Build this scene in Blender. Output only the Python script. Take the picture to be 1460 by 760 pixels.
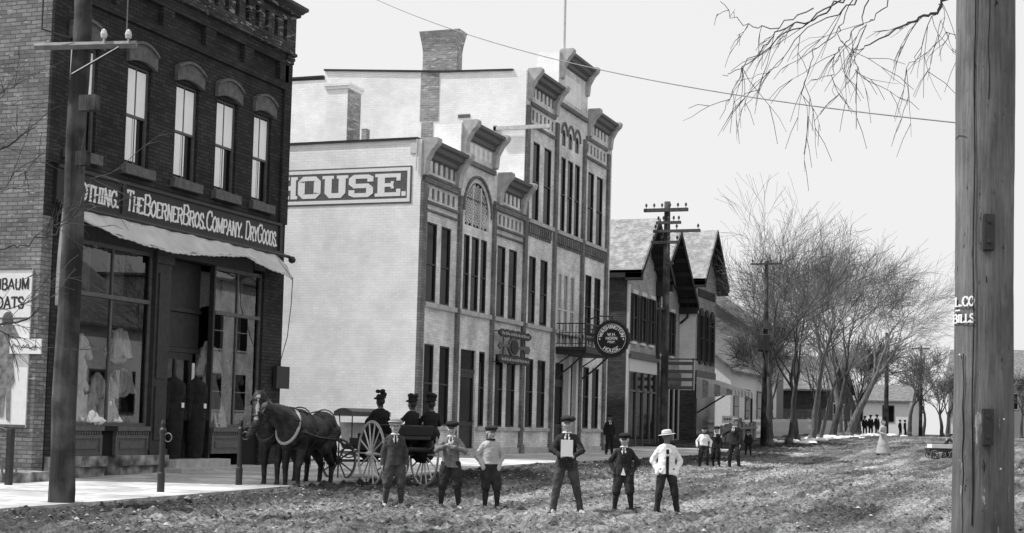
import bpy, bmesh, math, random
import numpy as np
from mathutils import Vector, Matrix, noise
R = math.radians
for o in list(bpy.data.objects): bpy.data.objects.remove(o)
sc = bpy.context.scene
col = sc.collection
# ------------------------------------------------------------------ camera
cam_d = bpy.data.cameras.new('camera'); cam = bpy.data.objects.new('camera', cam_d); col.objects.link(cam)
sc.camera = cam
YAW, PIT, ROLL, HC = R(20.7), R(3.65), .026, 1.42
FPX = 2124.
cam.matrix_world = Matrix.Translation((0, 0, HC)) @ (Matrix.Rotation(YAW, 4, 'Z') @ Matrix.Rotation(math.pi/2+PIT, 4, 'X') @ Matrix.Rotation(ROLL, 4, 'Z'))
cam_d.sensor_width = 36; cam_d.lens = FPX/1460*36
cam_d.shift_y = (604-FPX*math.tan(PIT)-380)/-1460*-1
cam_d.clip_start = .1; cam_d.clip_end = 6000
# ------------------------------------------------------------------ sky and sun (a black and white photograph: grey light)
SUN_EL = R(55); SUN_DIR = Vector((.935*math.cos(SUN_EL), .354*math.cos(SUN_EL), -math.sin(SUN_EL)))
w = bpy.data.worlds.new('World'); sc.world = w; w.use_nodes = True
nt = w.node_tree; nt.nodes.clear()
sky = nt.nodes.new('ShaderNodeTexSky'); sky.sky_type = 'NISHITA'; sky.sun_disc = False
sky.sun_elevation = SUN_EL; sky.sun_rotation = math.atan2(-.935, -.354) % (2*math.pi)
sky.air_density = 1.0; sky.dust_density = 4.0; sky.altitude = 0
bw = nt.nodes.new('ShaderNodeRGBToBW'); nt.links.new(sky.outputs[0], bw.inputs[0])
mix = nt.nodes.new('ShaderNodeMix'); mix.data_type = 'FLOAT'
mix.inputs[0].default_value = .78; nt.links.new(bw.outputs[0], mix.inputs[2]); mix.inputs[3].default_value = 8.6
bg = nt.nodes.new('ShaderNodeBackground'); bg.inputs[1].default_value = .12
nt.links.new(mix.outputs[0], bg.inputs[0])
wo = nt.nodes.new('ShaderNodeOutputWorld'); nt.links.new(bg.outputs[0], wo.inputs[0])
sd = bpy.data.lights.new('sun', 'SUN'); sd.energy = 4.6; sd.angle = R(.5); sd.color = (1, 1, 1)
so = bpy.data.objects.new('sun', sd); col.objects.link(so)
so.rotation_euler = SUN_DIR.to_track_quat('-Z', 'Y').to_euler()
sc.view_settings.view_transform = 'Standard'; sc.view_settings.look = 'None'
sc.view_settings.exposure = 0.0; sc.view_settings.gamma = 1
try: sc.view_settings.use_curve_mapping = False
except Exception: pass
sc.render.engine = 'CYCLES'
sc.render.resolution_x, sc.render.resolution_y = 1024, 533

# ------------------------------------------------------------------ materials
def mat(name, v, rough=.8, var=.15, scale=6., bump=.0, bscale=40., stretch=None, spec=.3, detail=6, blotch=0, bl_scale=1.2):
    m = bpy.data.materials.new(name); m.use_nodes = True
    n = m.node_tree.nodes; l = m.node_tree.links; b = n['Principled BSDF']
    b.inputs['Roughness'].default_value = rough
    b.inputs['Specular IOR Level'].default_value = spec
    tc = n.new('ShaderNodeTexCoord'); mp = n.new('ShaderNodeMapping')
    if stretch: mp.inputs['Scale'].default_value = stretch
    l.new(tc.outputs['Object'], mp.inputs[0])
    no = n.new('ShaderNodeTexNoise'); no.inputs['Scale'].default_value = scale; no.inputs['Detail'].default_value = detail
    l.new(mp.outputs[0], no.inputs['Vector'])
    mr = n.new('ShaderNodeMapRange'); mr.inputs['From Min'].default_value = .3; mr.inputs['From Max'].default_value = .7
    mr.inputs['To Min'].default_value = v*(1-var); mr.inputs['To Max'].default_value = v*(1+var)
    l.new(no.outputs[0], mr.inputs[0])
    out = mr.outputs[0]
    if blotch:
        n2 = n.new('ShaderNodeTexNoise'); n2.inputs['Scale'].default_value = bl_scale; n2.inputs['Detail'].default_value = 5
        l.new(tc.outputs['Object'], n2.inputs['Vector'])
        m2 = n.new('ShaderNodeMapRange'); m2.inputs['From Min'].default_value = .42; m2.inputs['From Max'].default_value = .62
        m2.inputs['To Min'].default_value = 1-blotch; m2.inputs['To Max'].default_value = 1+blotch
        l.new(n2.outputs[0], m2.inputs[0])
        mm = n.new('ShaderNodeMath'); mm.operation = 'MULTIPLY'; l.new(out, mm.inputs[0]); l.new(m2.outputs[0], mm.inputs[1]); out = mm.outputs[0]
    l.new(out, b.inputs['Base Color'])
    if bump:
        nb = n.new('ShaderNodeTexNoise'); nb.inputs['Scale'].default_value = bscale; nb.inputs['Detail'].default_value = 5
        l.new(mp.outputs[0], nb.inputs['Vector'])
        bu = n.new('ShaderNodeBump'); bu.inputs['Strength'].default_value = 1; bu.inputs['Distance'].default_value = bump
        l.new(nb.outputs[0], bu.inputs['Height']); l.new(bu.outputs[0], b.inputs['Normal'])
    return m

def brick(name, c1, c2, mort, bw_=.23, bh=.078, msize=.01, wear=0, wear_v=.5, bump=.004, blotch=.15, wear_scale=1.5, fade_off=(0,0,0)):
    m = bpy.data.materials.new(name); m.use_nodes = True
    n = m.node_tree.nodes; l = m.node_tree.links; b = n['Principled BSDF']
    b.inputs['Roughness'].default_value = .9; b.inputs['Specular IOR Level'].default_value = .15
    tc = n.new('ShaderNodeTexCoord'); sp = n.new('ShaderNodeSeparateXYZ'); l.new(tc.outputs['Object'], sp.inputs[0])
    ge = n.new('ShaderNodeNewGeometry'); sn = n.new('ShaderNodeSeparateXYZ'); l.new(ge.outputs['True Normal'], sn.inputs[0])
    ab = n.new('ShaderNodeMath'); ab.operation = 'ABSOLUTE'; l.new(sn.outputs[0], ab.inputs[0])
    gt = n.new('ShaderNodeMath'); gt.operation = 'GREATER_THAN'; gt.inputs[1].default_value = .6; l.new(ab.outputs[0], gt.inputs[0])
    mx = n.new('ShaderNodeMix'); mx.data_type = 'FLOAT'; l.new(gt.outputs[0], mx.inputs[0]); l.new(sp.outputs[0], mx.inputs[2]); l.new(sp.outputs[1], mx.inputs[3])
    cb = n.new('ShaderNodeCombineXYZ'); l.new(mx.outputs[0], cb.inputs[0]); l.new(sp.outputs[2], cb.inputs[1])
    br = n.new('ShaderNodeTexBrick'); l.new(cb.outputs[0], br.inputs['Vector'])
    br.inputs['Scale'].default_value = 1; br.inputs['Brick Width'].default_value = bw_; br.inputs['Row Height'].default_value = bh
    br.inputs['Mortar Size'].default_value = msize; br.inputs['Mortar Smooth'].default_value = .3; br.inputs['Bias'].default_value = 0
    br.inputs['Color1'].default_value = (c1,)*3+(1,); br.inputs['Color2'].default_value = (c2,)*3+(1,); br.inputs['Mortar'].default_value = (mort,)*3+(1,)
    n2 = n.new('ShaderNodeTexNoise'); n2.inputs['Scale'].default_value = .9; n2.inputs['Detail'].default_value = 8; n2.inputs['Roughness'].default_value = .65
    l.new(tc.outputs['Object'], n2.inputs['Vector'])
    m2 = n.new('ShaderNodeMapRange'); m2.inputs['From Min'].default_value = .35; m2.inputs['From Max'].default_value = .65
    m2.inputs['To Min'].default_value = 1-blotch; m2.inputs['To Max'].default_value = 1+blotch; l.new(n2.outputs[0], m2.inputs[0])
    mm = n.new('ShaderNodeVectorMath'); mm.operation = 'SCALE'; l.new(br.outputs['Color'], mm.inputs[0]); l.new(m2.outputs[0], mm.inputs['Scale'])
    out = mm.outputs[0]
    if wear:
        # paint worn or weathered brick by brick: noise sampled on stretched rows
        mp = n.new('ShaderNodeMapping'); mp.inputs['Scale'].default_value = (2.2, 2.2, 9); mp.inputs['Location'].default_value = fade_off; l.new(tc.outputs['Object'], mp.inputs[0])
        n3 = n.new('ShaderNodeTexNoise'); n3.inputs['Scale'].default_value = wear_scale; n3.inputs['Detail'].default_value = 7; n3.inputs['Roughness'].default_value = .7
        l.new(mp.outputs[0], n3.inputs['Vector'])
        m3 = n.new('ShaderNodeMapRange'); m3.inputs['From Min'].default_value = 1-wear; m3.inputs['From Max'].default_value = 1-wear+.07; l.new(n3.outputs[0], m3.inputs[0])
        mx3 = n.new('ShaderNodeMix'); mx3.data_type = 'RGBA'; l.new(m3.outputs[0], mx3.inputs[0]); l.new(out, mx3.inputs[6]); mx3.inputs[7].default_value = (wear_v,)*3+(1,)
        out = mx3.outputs[2]
    l.new(out, b.inputs['Base Color'])
    bu = n.new('ShaderNodeBump'); bu.inputs['Strength'].default_value = 1; bu.inputs['Distance'].default_value = bump; bu.invert = True
    l.new(br.outputs['Fac'], bu.inputs['Height']); l.new(bu.outputs[0], b.inputs['Normal'])
    return m

def glass(name, spec=.5, rough=.03, base=.02, alpha=.25):
    m = bpy.data.materials.new(name); m.use_nodes = True
    n = m.node_tree.nodes; l = m.node_tree.links; b = n['Principled BSDF']
    b.inputs['Base Color'].default_value = (base,)*3+(1,); b.inputs['Roughness'].default_value = rough
    b.inputs['Specular IOR Level'].default_value = spec
    if alpha < .9:
        n.remove(b); tr = n.new('ShaderNodeBsdfTransparent'); tr.inputs[0].default_value = (.93, .93, .93, 1)
        gl = n.new('ShaderNodeBsdfGlossy'); gl.inputs['Roughness'].default_value = 0.0; gl.inputs[0].default_value = (1, 1, 1, 1)
        lw = n.new('ShaderNodeFresnel'); lw.inputs[0].default_value = 1.75
        ms = n.new('ShaderNodeMixShader'); l.new(lw.outputs[0], ms.inputs[0]); l.new(tr.outputs[0], ms.inputs[1]); l.new(gl.outputs[0], ms.inputs[2])
        l.new(ms.outputs[0], n['Material Output'].inputs[0]); return m
    b.inputs['Alpha'].default_value = alpha
    no = n.new('ShaderNodeTexNoise'); no.inputs['Scale'].default_value = 1.3
    bu = n.new('ShaderNodeBump'); bu.inputs['Distance'].default_value = .01; bu.inputs['Strength'].default_value = .6
    tc = n.new('ShaderNodeTexCoord'); l.new(tc.outputs['Object'], no.inputs['Vector'])
    l.new(no.outputs[0], bu.inputs['Height'])
    if base > .011: l.new(bu.outputs[0], b.inputs['Normal'])
    return m

M = dict(
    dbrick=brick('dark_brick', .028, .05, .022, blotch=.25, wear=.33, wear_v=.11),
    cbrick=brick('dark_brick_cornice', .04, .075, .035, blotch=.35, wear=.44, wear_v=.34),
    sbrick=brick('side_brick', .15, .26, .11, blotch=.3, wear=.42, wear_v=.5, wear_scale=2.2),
    creambrick=brick('cream_brick', .58, .74, .56, blotch=.28, msize=.0082),
    pilbrick=brick('pilaster_brick', .14, .22, .12, blotch=.3),
    whitebrick=brick('whitewashed_brick', .84, .9, .76, blotch=.12, bump=.003, msize=.006, wear=.3, wear_v=.55, wear_scale=.8),
    chimbrick=brick('chimney_brick', .2, .33, .36, blotch=.25, wear=.45, wear_v=.6),
    hbrick=brick('house_brick', .28, .42, .3, blotch=.2),
    hdark=brick('house_dark_brick', .06, .1, .05, blotch=.2),
    stone=mat('stone_trim', .42, .85, .2, 5, .004, 30),
    hood=mat('hood_stone', .12, .85, .3, 8, .005, 30),
    rub=mat('rubble_stone', .22, .9, .5, 4, .03, 7, blotch=.35, bl_scale=4),
    trimd=mat('dark_trim_paint', .03, .5, .3, 9),
    trimm=mat('mid_trim_paint', .11, .55, .2, 9),
    trimw=mat('white_trim_paint', .6, .6, .1, 9),
    joint=mat('joint_dark', .1, .9, .4, 9),  # plain dark tone for the sidewalk joint lines
    signb=mat('sign_board_black', .02, .5, .3, 4),
    signw=mat('sign_letter_white', .8, .6, .06, 12),
    blind=mat('window_blind', .95, .8, .04, 3),
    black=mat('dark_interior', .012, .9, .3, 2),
    intw=mat('interior_wood', .05, .8, .3, 2),
    canvas=mat('awning_canvas', .8, .85, .12, 3, .012, 5, blotch=.07, bl_scale=2),
    stripe=mat('awning_stripe', .3, .85, .4, 9),
    concrete=mat('sidewalk_concrete', .5, .9, .22, 5, .006, 20, blotch=.25, bl_scale=.9),
    wood=mat('pole_wood', .06, .9, .55, 7, .012, 22, stretch=(1, 1, .07), blotch=.5, bl_scale=2.2),
    bark=mat('bark', .07, .95, .4, 9, .02, 14, stretch=(1, 1, .3)),
    twig=mat('twig_bark', .08, .95, .3, 9),
    barkl=mat('pale_bark', .15, .95, .4, 9, .02, 14, stretch=(1, 1, .3)),
    twigl=mat('pale_twig', .17, .95, .3, 9),
    iron=mat('cast_iron', .02, .5, .3, 20, spec=.5),
    steel=mat('wire_metal', .2, .6, .2, 9),
    shingle=mat('roof_shingle', .3, .9, .3, 7, .02, 12, stretch=(1, 1, 3), blotch=.2, bl_scale=3),
    shingled=mat('roof_shingle_dark', .16, .9, .4, 7, .02, 12, stretch=(1, 1, 3), blotch=.2, bl_scale=3),
    soffit=mat('dark_soffit', .03, .8, .2, 4),
    white=mat('white_clapboard', .72, .7, .1, 8),
    ggrey=mat('grey_shingle_wall', .2, .8, .2, 12, .01, 20),
    snow=mat('old_snow', .75, .9, .2, 6, .03, 9),
    glassd=glass('dark_window_glass', .1, .12, .008, 1.0),
    glassp=glass('shop_window_glass', .5, .02, .01, .22),
    gshade=mat('roller_shade', .4, .8, .1, 4),
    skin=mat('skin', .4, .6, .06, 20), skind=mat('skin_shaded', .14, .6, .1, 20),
    hair=mat('hair', .03, .6, .3, 60), eye=mat('eye', .02, .3, .1, 9), lip=mat('lip', .22, .6, .1, 9),
    c_dark=mat('dark_wool', .028, .95, .5, 9, .004, 90), c_mid=mat('grey_wool', .06, .95, .45, 9, .004, 90),
    c_grey=mat('light_grey_wool', .17, .95, .2, 14, .004, 90), c_light=mat('pale_knit', .42, .95, .12, 14, .006, 60),
    c_white=mat('white_cloth', .85, .9, .06, 9, .004, 60), c_black=mat('black_cloth', .014, .95, .3, 9),
    shoe=mat('dark_shoe', .05, .7, .3, 20), shoel=mat('pale_shoe', .45, .8, .2, 20), straw=mat('straw_hat', .62, .8, .12, 60, .003, 200),  # shoel is the lighter shoe tone
    paper=mat('paper', .85, .7, .03, 5),
    horse=mat('horse_coat', .017, .55, .7, 9, .012, 35, spec=.35, blotch=.6, bl_scale=5), mane=mat('horse_mane', .015, .7, .3, 30),
    blaze=mat('horse_blaze', .28, .7, .1, 20), hoof=mat('hoof', .16, .6, .3, 20), strap=mat('pale_strap', .38, .7, .15, 20), leather=mat('harness_leather', .02, .4, .2, 20, spec=.5),
    wheelw=mat('pale_wheel_paint', .6, .6, .12, 20), wheeld=mat('dark_wheel_paint', .045, .5, .2, 20), tyre=mat('iron_tyre', .3, .5, .2, 20),
    rock=mat('pale_stone_chip', .5, .9, .3, 20), planks=mat('grey_planks', .22, .9, .3, 6, .008, 20, stretch=(1, 1, .2)),
    figure=mat('painted_figure_grey', .2, .8, .5, 9), hay=mat('light_wood', .5, .7, .2, 9),
)

# sunlit canvas lets some light through
_n = M['canvas'].node_tree.nodes; _l = M['canvas'].node_tree.links; _t = _n.new('ShaderNodeBsdfTranslucent'); _t.inputs[0].default_value = (.8, .8, .8, 1)
_m = _n.new('ShaderNodeMixShader'); _m.inputs[0].default_value = .4; _l.new(_n['Principled BSDF'].outputs[0], _m.inputs[1]); _l.new(_t.outputs[0], _m.inputs[2]); _l.new(_m.outputs[0], _n['Material Output'].inputs[0])
# ------------------------------------------------------------------ mesh helper
class MB:
    def __init__(s): s.v = []; s.f = []; s.m = []; s.mi = 0
    def quad(s, a, b, c, d):
        n = len(s.v); s.v += [a, b, c, d]; s.f.append((n, n+1, n+2, n+3)); s.m.append(s.mi)
    def poly(s, pts):
        n = len(s.v); s.v += list(pts); s.f.append(tuple(range(n, n+len(pts)))); s.m.append(s.mi)
    def box(s, x0, x1, y0, y1, z0, z1):
        n = len(s.v)
        s.v += [(x0,y0,z0),(x1,y0,z0),(x1,y1,z0),(x0,y1,z0),(x0,y0,z1),(x1,y0,z1),(x1,y1,z1),(x0,y1,z1)]
        for q in ((0,3,2,1),(4,5,6,7),(0,1,5,4),(1,2,6,5),(2,3,7,6),(3,0,4,7)):
            s.f.append(tuple(n+i for i in q)); s.m.append(s.mi)
        return s
    def prism(s, pts, a, b, axis='x'):
        # pts: 2D list; extruded along axis from a to b.  axis x -> pts are (y,z); y -> (x,z); z -> (x,y)
        def mk(p, t): return (t, p[0], p[1]) if axis == 'x' else ((p[0], t, p[1]) if axis == 'y' else (p[0], p[1], t))
        n = len(s.v); k = len(pts)
        s.v += [mk(p, a) for p in pts]+[mk(p, b) for p in pts]
        s.f.append(tuple(range(n, n+k))[::-1]); s.f.append(tuple(range(n+k, n+2*k))); s.m += [s.mi]*2
        for i in range(k):
            j = (i+1) % k; s.f.append((n+i, n+j, n+k+j, n+k+i)); s.m.append(s.mi)
        return s
    def tube(s, pts, rad, n=8, caps=True, flat=1.0):
        pts = [Vector(p) for p in pts]
        if not hasattr(rad, '__len__'): rad = [rad]*len(pts)
        base = len(s.v); up = Vector((0, 0, 1)); prev = None
        for i, p in enumerate(pts):
            d = (pts[min(i+1, len(pts)-1)]-pts[max(i-1, 0)])
            if d.length < 1e-9: d = Vector((0, 0, 1))
            d.normalize()
            if prev is None:
                a = d.cross(up if abs(d.z) < .95 else Vector((0, 1, 0))).normalized()
            else:
                a = prev-d*prev.dot(d)
                a = a.normalized() if a.length > 1e-6 else d.cross(up).normalized()
            prev = a; b = d.cross(a)
            for k in range(n):
                t = 2*math.pi*k/n; q = p+(a*math.cos(t)+b*math.sin(t)*flat)*rad[i]; s.v.append((q.x, q.y, q.z))
        for i in range(len(pts)-1):
            for k in range(n):
                k2 = (k+1) % n
                s.f.append((base+i*n+k, base+i*n+k2, base+(i+1)*n+k2, base+(i+1)*n+k)); s.m.append(s.mi)
        if caps and n > 2:
            s.f.append(tuple(base+k for k in range(n))[::-1]); s.m.append(s.mi)
            e = base+(len(pts)-1)*n; s.f.append(tuple(e+k for k in range(n))); s.m.append(s.mi)
        return s
    def cap(s, p0, p1, r0, r1, n=12):
        # tapered capsule, closed
        p0 = Vector(p0); p1 = Vector(p1); d = p1-p0
        if d.length < 1e-6: d = Vector((0, 0, 1))*1e-4; p1 = p0+d
        u = d.normalized(); pts = []; rs = []
        for t in (-1, -.85, -.5): pts.append(p0+u*r0*t); rs.append(max(1e-4, r0*math.sqrt(max(0, 1-t*t))))
        for k in range(5): t = k/4; pts.append(p0+d*t); rs.append(r0+(r1-r0)*t)
        for t in (.5, .85, 1): pts.append(p1+u*r1*t); rs.append(max(1e-4, r1*math.sqrt(max(0, 1-t*t))))
        s.tube(pts, rs, n); return s
    def ell(s, c, r, rot=None, nu=16, nv=10):
        base = len(s.v); c = Vector(c)
        for j in range(nv+1):
            ph = math.pi*j/nv
            for i in range(nu):
                t = 2*math.pi*i/nu; rr = max(math.sin(ph), 1e-3)
                q = Vector((r[0]*rr*math.cos(t), r[1]*rr*math.sin(t), r[2]*math.cos(ph)))
                if rot is not None: q = rot @ q
                q += c; s.v.append((q.x, q.y, q.z))
        for j in range(nv):
            for i in range(nu):
                i2 = (i+1) % nu; s.f.append((base+j*nu+i, base+(j+1)*nu+i, base+(j+1)*nu+i2, base+j*nu+i2)); s.m.append(s.mi)
        s.f.append(tuple(base+i for i in range(nu))); s.f.append(tuple(base+nv*nu+i for i in range(nu))[::-1]); s.m += [s.mi]*2
        return s
    def lathe(s, prof, c=(0, 0, 0), n=20, sx=1, sy=1):
        base = len(s.v)
        for (r, z) in prof:
            for i in range(n):
                t = 2*math.pi*i/n; s.v.append((c[0]+max(r, 1e-4)*math.cos(t)*sx, c[1]+max(r, 1e-4)*math.sin(t)*sy, c[2]+z))
        for j in range(len(prof)-1):
            for i in range(n):
                i2 = (i+1) % n; s.f.append((base+j*n+i, base+j*n+i2, base+(j+1)*n+i2, base+(j+1)*n+i)); s.m.append(s.mi)
        s.f.append(tuple(base+i for i in range(n))[::-1]); e = base+(len(prof)-1)*n; s.f.append(tuple(e+i for i in range(n))); s.m += [s.mi]*2
        return s
    def xform(s, mtx, start=0):
        for i in range(start, len(s.v)):
            q = mtx @ Vector(s.v[i]); s.v[i] = (q.x, q.y, q.z)
        return s
    def build(s, name, mats, parent=None, smooth=False, bevel=0, origin=None, world=True):
        me = bpy.data.meshes.new(name)
        off = Vector((0, 0, 0))
        if parent is not None and world: off = Vector(abs_loc(parent))
        elif origin is not None: off = Vector(origin)
        me.from_pydata([(v[0]-off.x, v[1]-off.y, v[2]-off.z) for v in s.v], [], s.f)
        for m_ in (mats if isinstance(mats, (list, tuple)) else [mats]): me.materials.append(m_)
        if max(s.m, default=0) > 0: me.polygons.foreach_set('material_index', s.m)
        if smooth: me.polygons.foreach_set('use_smooth', [True]*len(me.polygons))
        ob = bpy.data.objects.new(name, me); col.objects.link(ob)
        if parent is not None: ob.parent = parent
        if origin is not None and parent is None: ob.location = origin
        if bevel:
            b = ob.modifiers.new('bevel', 'BEVEL'); b.width = bevel; b.segments = 2; b.limit_method = 'ANGLE'
        return ob
def build_split(mb, name, mats, parent, key, **kw):
    groups = {}
    for f, mi in zip(mb.f, mb.m):
        c = [sum(mb.v[i][k] for i in f)/len(f) for k in range(3)]; groups.setdefault(key(c), []).append((f, mi))
    out = []
    for k in sorted(groups):
        m2 = MB(); mp = {}
        for f, mi in groups[k]:
            for i in f:
                if i not in mp: mp[i] = len(m2.v); m2.v.append(mb.v[i])
            m2.f.append(tuple(mp[i] for i in f)); m2.m.append(mi)
        out.append(m2.build(name, mats, parent, **kw))
    return out
def abs_loc(o):
    l = Vector(o.location)
    while o.parent is not None: o = o.parent; l += Vector(o.location)
    return l
def tag(o, label=None, cat=None, group=None, kind=None):
    if label: o['label'] = label
    if cat: o['category'] = cat
    if group: o['group'] = group
    if kind: o['kind'] = kind
    return o
def empty(name, loc, label, cat, group=None, rz=0):
    o = bpy.data.objects.new(name, None); col.objects.link(o); o.location = loc; o.rotation_euler = (0, 0, rz); o.empty_display_size = .2
    return tag(o, label, cat, group)
def copy_tree(o, parent=None):
    c = o.copy(); col.objects.link(c); c.parent = parent
    for ch in o.children: copy_tree(ch, c)
    return c

# camera ray, used only to work out real places on known planes
Mc = np.array(cam.matrix_world.to_3x3()); CYP = 604-FPX*math.tan(PIT)
def ray(x, y): return Mc @ np.array([(x-730)/FPX, -(y-CYP)/FPX, -1.])
def onZd(x, y, Z): d = ray(x, y); return Vector((d*Z))+Vector((0, 0, HC))
def onX(x, y, X): d = ray(x, y); return Vector(d*(X/d[0]))+Vector((0, 0, HC))
def onY(x, y, Y): d = ray(x, y); return Vector(d*(Y/d[1]))+Vector((0, 0, HC))

# ------------------------------------------------------------------ stroke lettering
G = {
'A': (.9, [[(0,0),(.5,1),(1,0)], [(.2,.33),(.8,.33)]]), 'B': (.8, [[(.1,0),(.1,1)], [(.1,1),(.65,1),(.9,.88),(.9,.66),(.65,.53),(.1,.53)], [(.65,.53),(1,.4),(1,.13),(.7,0),(.1,0)]]),
'C': (.8, [[(1,.8),(.85,.96),(.5,1),(.15,.88),(0,.5),(.15,.12),(.5,0),(.85,.04),(1,.2)]]), 'D': (.85, [[(.1,0),(.1,1)], [(.1,1),(.6,1),(.95,.8),(1,.5),(.95,.2),(.6,0),(.1,0)]]),
'E': (.72, [[(.1,0),(.1,1)], [(.1,1),(1,1),(1,.85)], [(.1,.52),(.75,.52)], [(.1,0),(1,0),(1,.15)]]), 'G': (.85, [[(1,.8),(.85,.96),(.5,1),(.15,.88),(0,.5),(.15,.12),(.5,0),(.95,.1),(.95,.45),(.6,.45)]]),
'H': (.85, [[(.1,0),(.1,1)], [(.9,0),(.9,1)], [(.1,.5),(.9,.5)]]), 'I': (.3, [[(.5,0),(.5,1)]]), 'L': (.7, [[(.1,0),(.1,1)], [(.1,0),(1,0),(1,.2)]]),
'M': (1.05, [[(.08,0),(.08,1)], [(.08,1),(.5,.15),(.92,1)], [(.92,1),(.92,0)]]), 'N': (.85, [[(.1,0),(.1,1)], [(.1,1),(.9,0)], [(.9,0),(.9,1)]]),
'O': (.85, [[(.5,1),(.15,.88),(0,.5),(.15,.12),(.5,0),(.85,.12),(1,.5),(.85,.88),(.5,1)]]), 'P': (.75, [[(.1,0),(.1,1)], [(.1,1),(.7,1),(1,.87),(1,.63),(.7,.5),(.1,.5)]]),
'R': (.85, [[(.1,0),(.1,1)], [(.1,1),(.65,1),(.93,.87),(.93,.65),(.65,.52),(.1,.52)], [(.55,.52),(1,0)]]), 'S': (.7, [[(.95,.8),(.7,1),(.3,1),(.03,.85),(.05,.62),(.9,.4),(1,.18),(.75,0),(.25,0),(0,.2)]]),
'T': (.8, [[(.5,0),(.5,1)], [(0,.85),(0,1),(1,1),(1,.85)]]), 'U': (.85, [[(.1,1),(.1,.25),(.3,.03),(.7,.03),(.9,.25),(.9,1)]]), 'W': (1.15, [[(0,1),(.25,0),(.5,.9),(.75,0),(1,1)]]),
'Y': (.85, [[(0,1),(.5,.48),(1,1)], [(.5,.48),(.5,0)]]), '.': (.16, [[(.5,0),(.5,.12)]]), ' ': (.45, []), '-': (.5, [[(.1,.5),(.9,.5)]]), '*': (.4, [[(.3,.5),(.7,.5)]]),
}
def text_mb(s, wfun, height, thick=.17, thin=.07, serif=.0, wscale=1., gap=.16, total=None, small=None, slant=0, arc=None):
    """strokes laid out in (u,v) and mapped by wfun(u,v,layer) to 3D. caps/small caps: pass small=ratio, lower case in s = small cap"""
    mb = MB(); lay = [0]
    items = []; u = 0
    for ch in s:
        sm = ch.islower(); g = G[ch.upper()]; hh = height*(small if sm else 1); wd = g[0]*hh*wscale
        items.append((u, g, hh, wd)); u += wd+gap*height*wscale
    W_ = u-gap*height*wscale
    k = (total/W_) if total else 1
    for (u0, g, hh, wd) in items:
        for st in g[1]:
            pts = [((u0+p[0]*wd+slant*p[1]*hh)*k, p[1]*hh) for p in st]
            for i in range(len(pts)-1):
                (a, b), (c, d) = pts[i], pts[i+1]
                L = math.hypot(c-a, d-b)
                if L < 1e-6: continue
                f = abs(d-b)/L; tk = (thin+(thick-thin)*f**1.3)*height*.5; tx = tk*(k*wscale if k*wscale < 1 else 1)
                tx = max(tx, thin*height*.5*.6)
                nx, ny = -(d-b)/L*tx, (c-a)/L*tk; ex, ey = (c-a)/L*tx*.6, (d-b)/L*tk*.6*(0 if f > .95 else 1)
                lay[0] += 1; q = .0004*(lay[0] % 14)
                mb.quad(wfun(a-ex+nx, b-ey+ny, q), wfun(a-ex-nx, b-ey-ny, q), wfun(c+ex-nx, d+ey-ny, q), wfun(c+ex+nx, d+ey+ny, q))
                if serif and f > .9:
                    for (x_, y_) in ((a, b), (c, d)):
                        yy = y_/hh
                        if yy < .02 or yy > .98:
                            lay[0] += 1; q = .0004*(lay[0] % 14)
                            sw = (tx+serif*height*(k*wscale if k*wscale < 1 else 1)); sh = thin*height*.55
                            yc = y_+(sh if yy < .02 else -sh)*.6
                            mb.quad(wfun(x_-sw, yc-sh, q), wfun(x_+sw, yc-sh, q), wfun(x_+sw, yc+sh, q), wfun(x_-sw, yc+sh, q))
    return mb, W_*k

# ------------------------------------------------------------------ terrain
def pw(xs, ys, x): return np.interp(x, xs, ys)
YS = [-50, 10, 16, 20, 24, 28, 32, 36.5, 47, 57, 61.5, 70, 80, 90, 100, 150, 300]
ZS = [.1, .12, .14, .17, .21, .28, .36, .41, .42, .46, .6, .79, .97, 1.12, 1.22, 1.28, 1.33]
def zs(y): return float(np.interp(y, YS, ZS))
rng = np.random.RandomState(3)
_perm = rng.rand(512, 512)
def vnoise(x, y):
    xi = np.floor(x).astype(int); yi = np.floor(y).astype(int); fx = x-xi; fy = y-yi
    fx = fx*fx*(3-2*fx); fy = fy*fy*(3-2*fy); g = lambda a, b: _perm[a % 512, b % 512]
    return (g(xi, yi)*(1-fx)+g(xi+1, yi)*fx)*(1-fy)+(g(xi, yi+1)*(1-fx)+g(xi+1, yi+1)*fx)*fy
def road_z(x, y, rough=True):
    x = np.asarray(x, float); y = np.asarray(y, float)
    s = np.interp(y, YS, ZS)
    far = np.clip((y-60)/40, 0, 1)
    base = s-.17*(1-far)-.05*far
    k = np.clip((-10.2-x)/2.9, 0, 1); k = k*k*(3-2*k)
    z = base*(1-k)+(s-.06)*k
    side = x < -13.1
    z = np.where(side & (y < 62.5), s-.15, np.where(side, s-.02, z))
    if rough:
        a = np.where(side & (y < 62.5), 0, 1.)*np.clip((y-5)/8, 0, 1)*np.clip(1.4-y/150, .25, 1)
        n = (vnoise(x*1.1+9, y*.45)-.5)*.05+(vnoise(x*3.3, y*2.6)-.5)*.025+(vnoise(x*6, y*5)-.5)*.05+(vnoise(x*9, y*8)-.5)*.08+np.maximum(0, vnoise(x*13, y*11)-.45)*.16
        ru = np.abs(vnoise(x*2.2+50, y*.25+7)-.5)*.06
        lane = np.exp(-((x+6.2)/3.2)**2); rut = np.maximum(0, np.sin(x*4.1+1.2*np.sin(y*.11)))**4*.035*lane
        z = z+a*(n-ru-rut)
    return z
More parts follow.
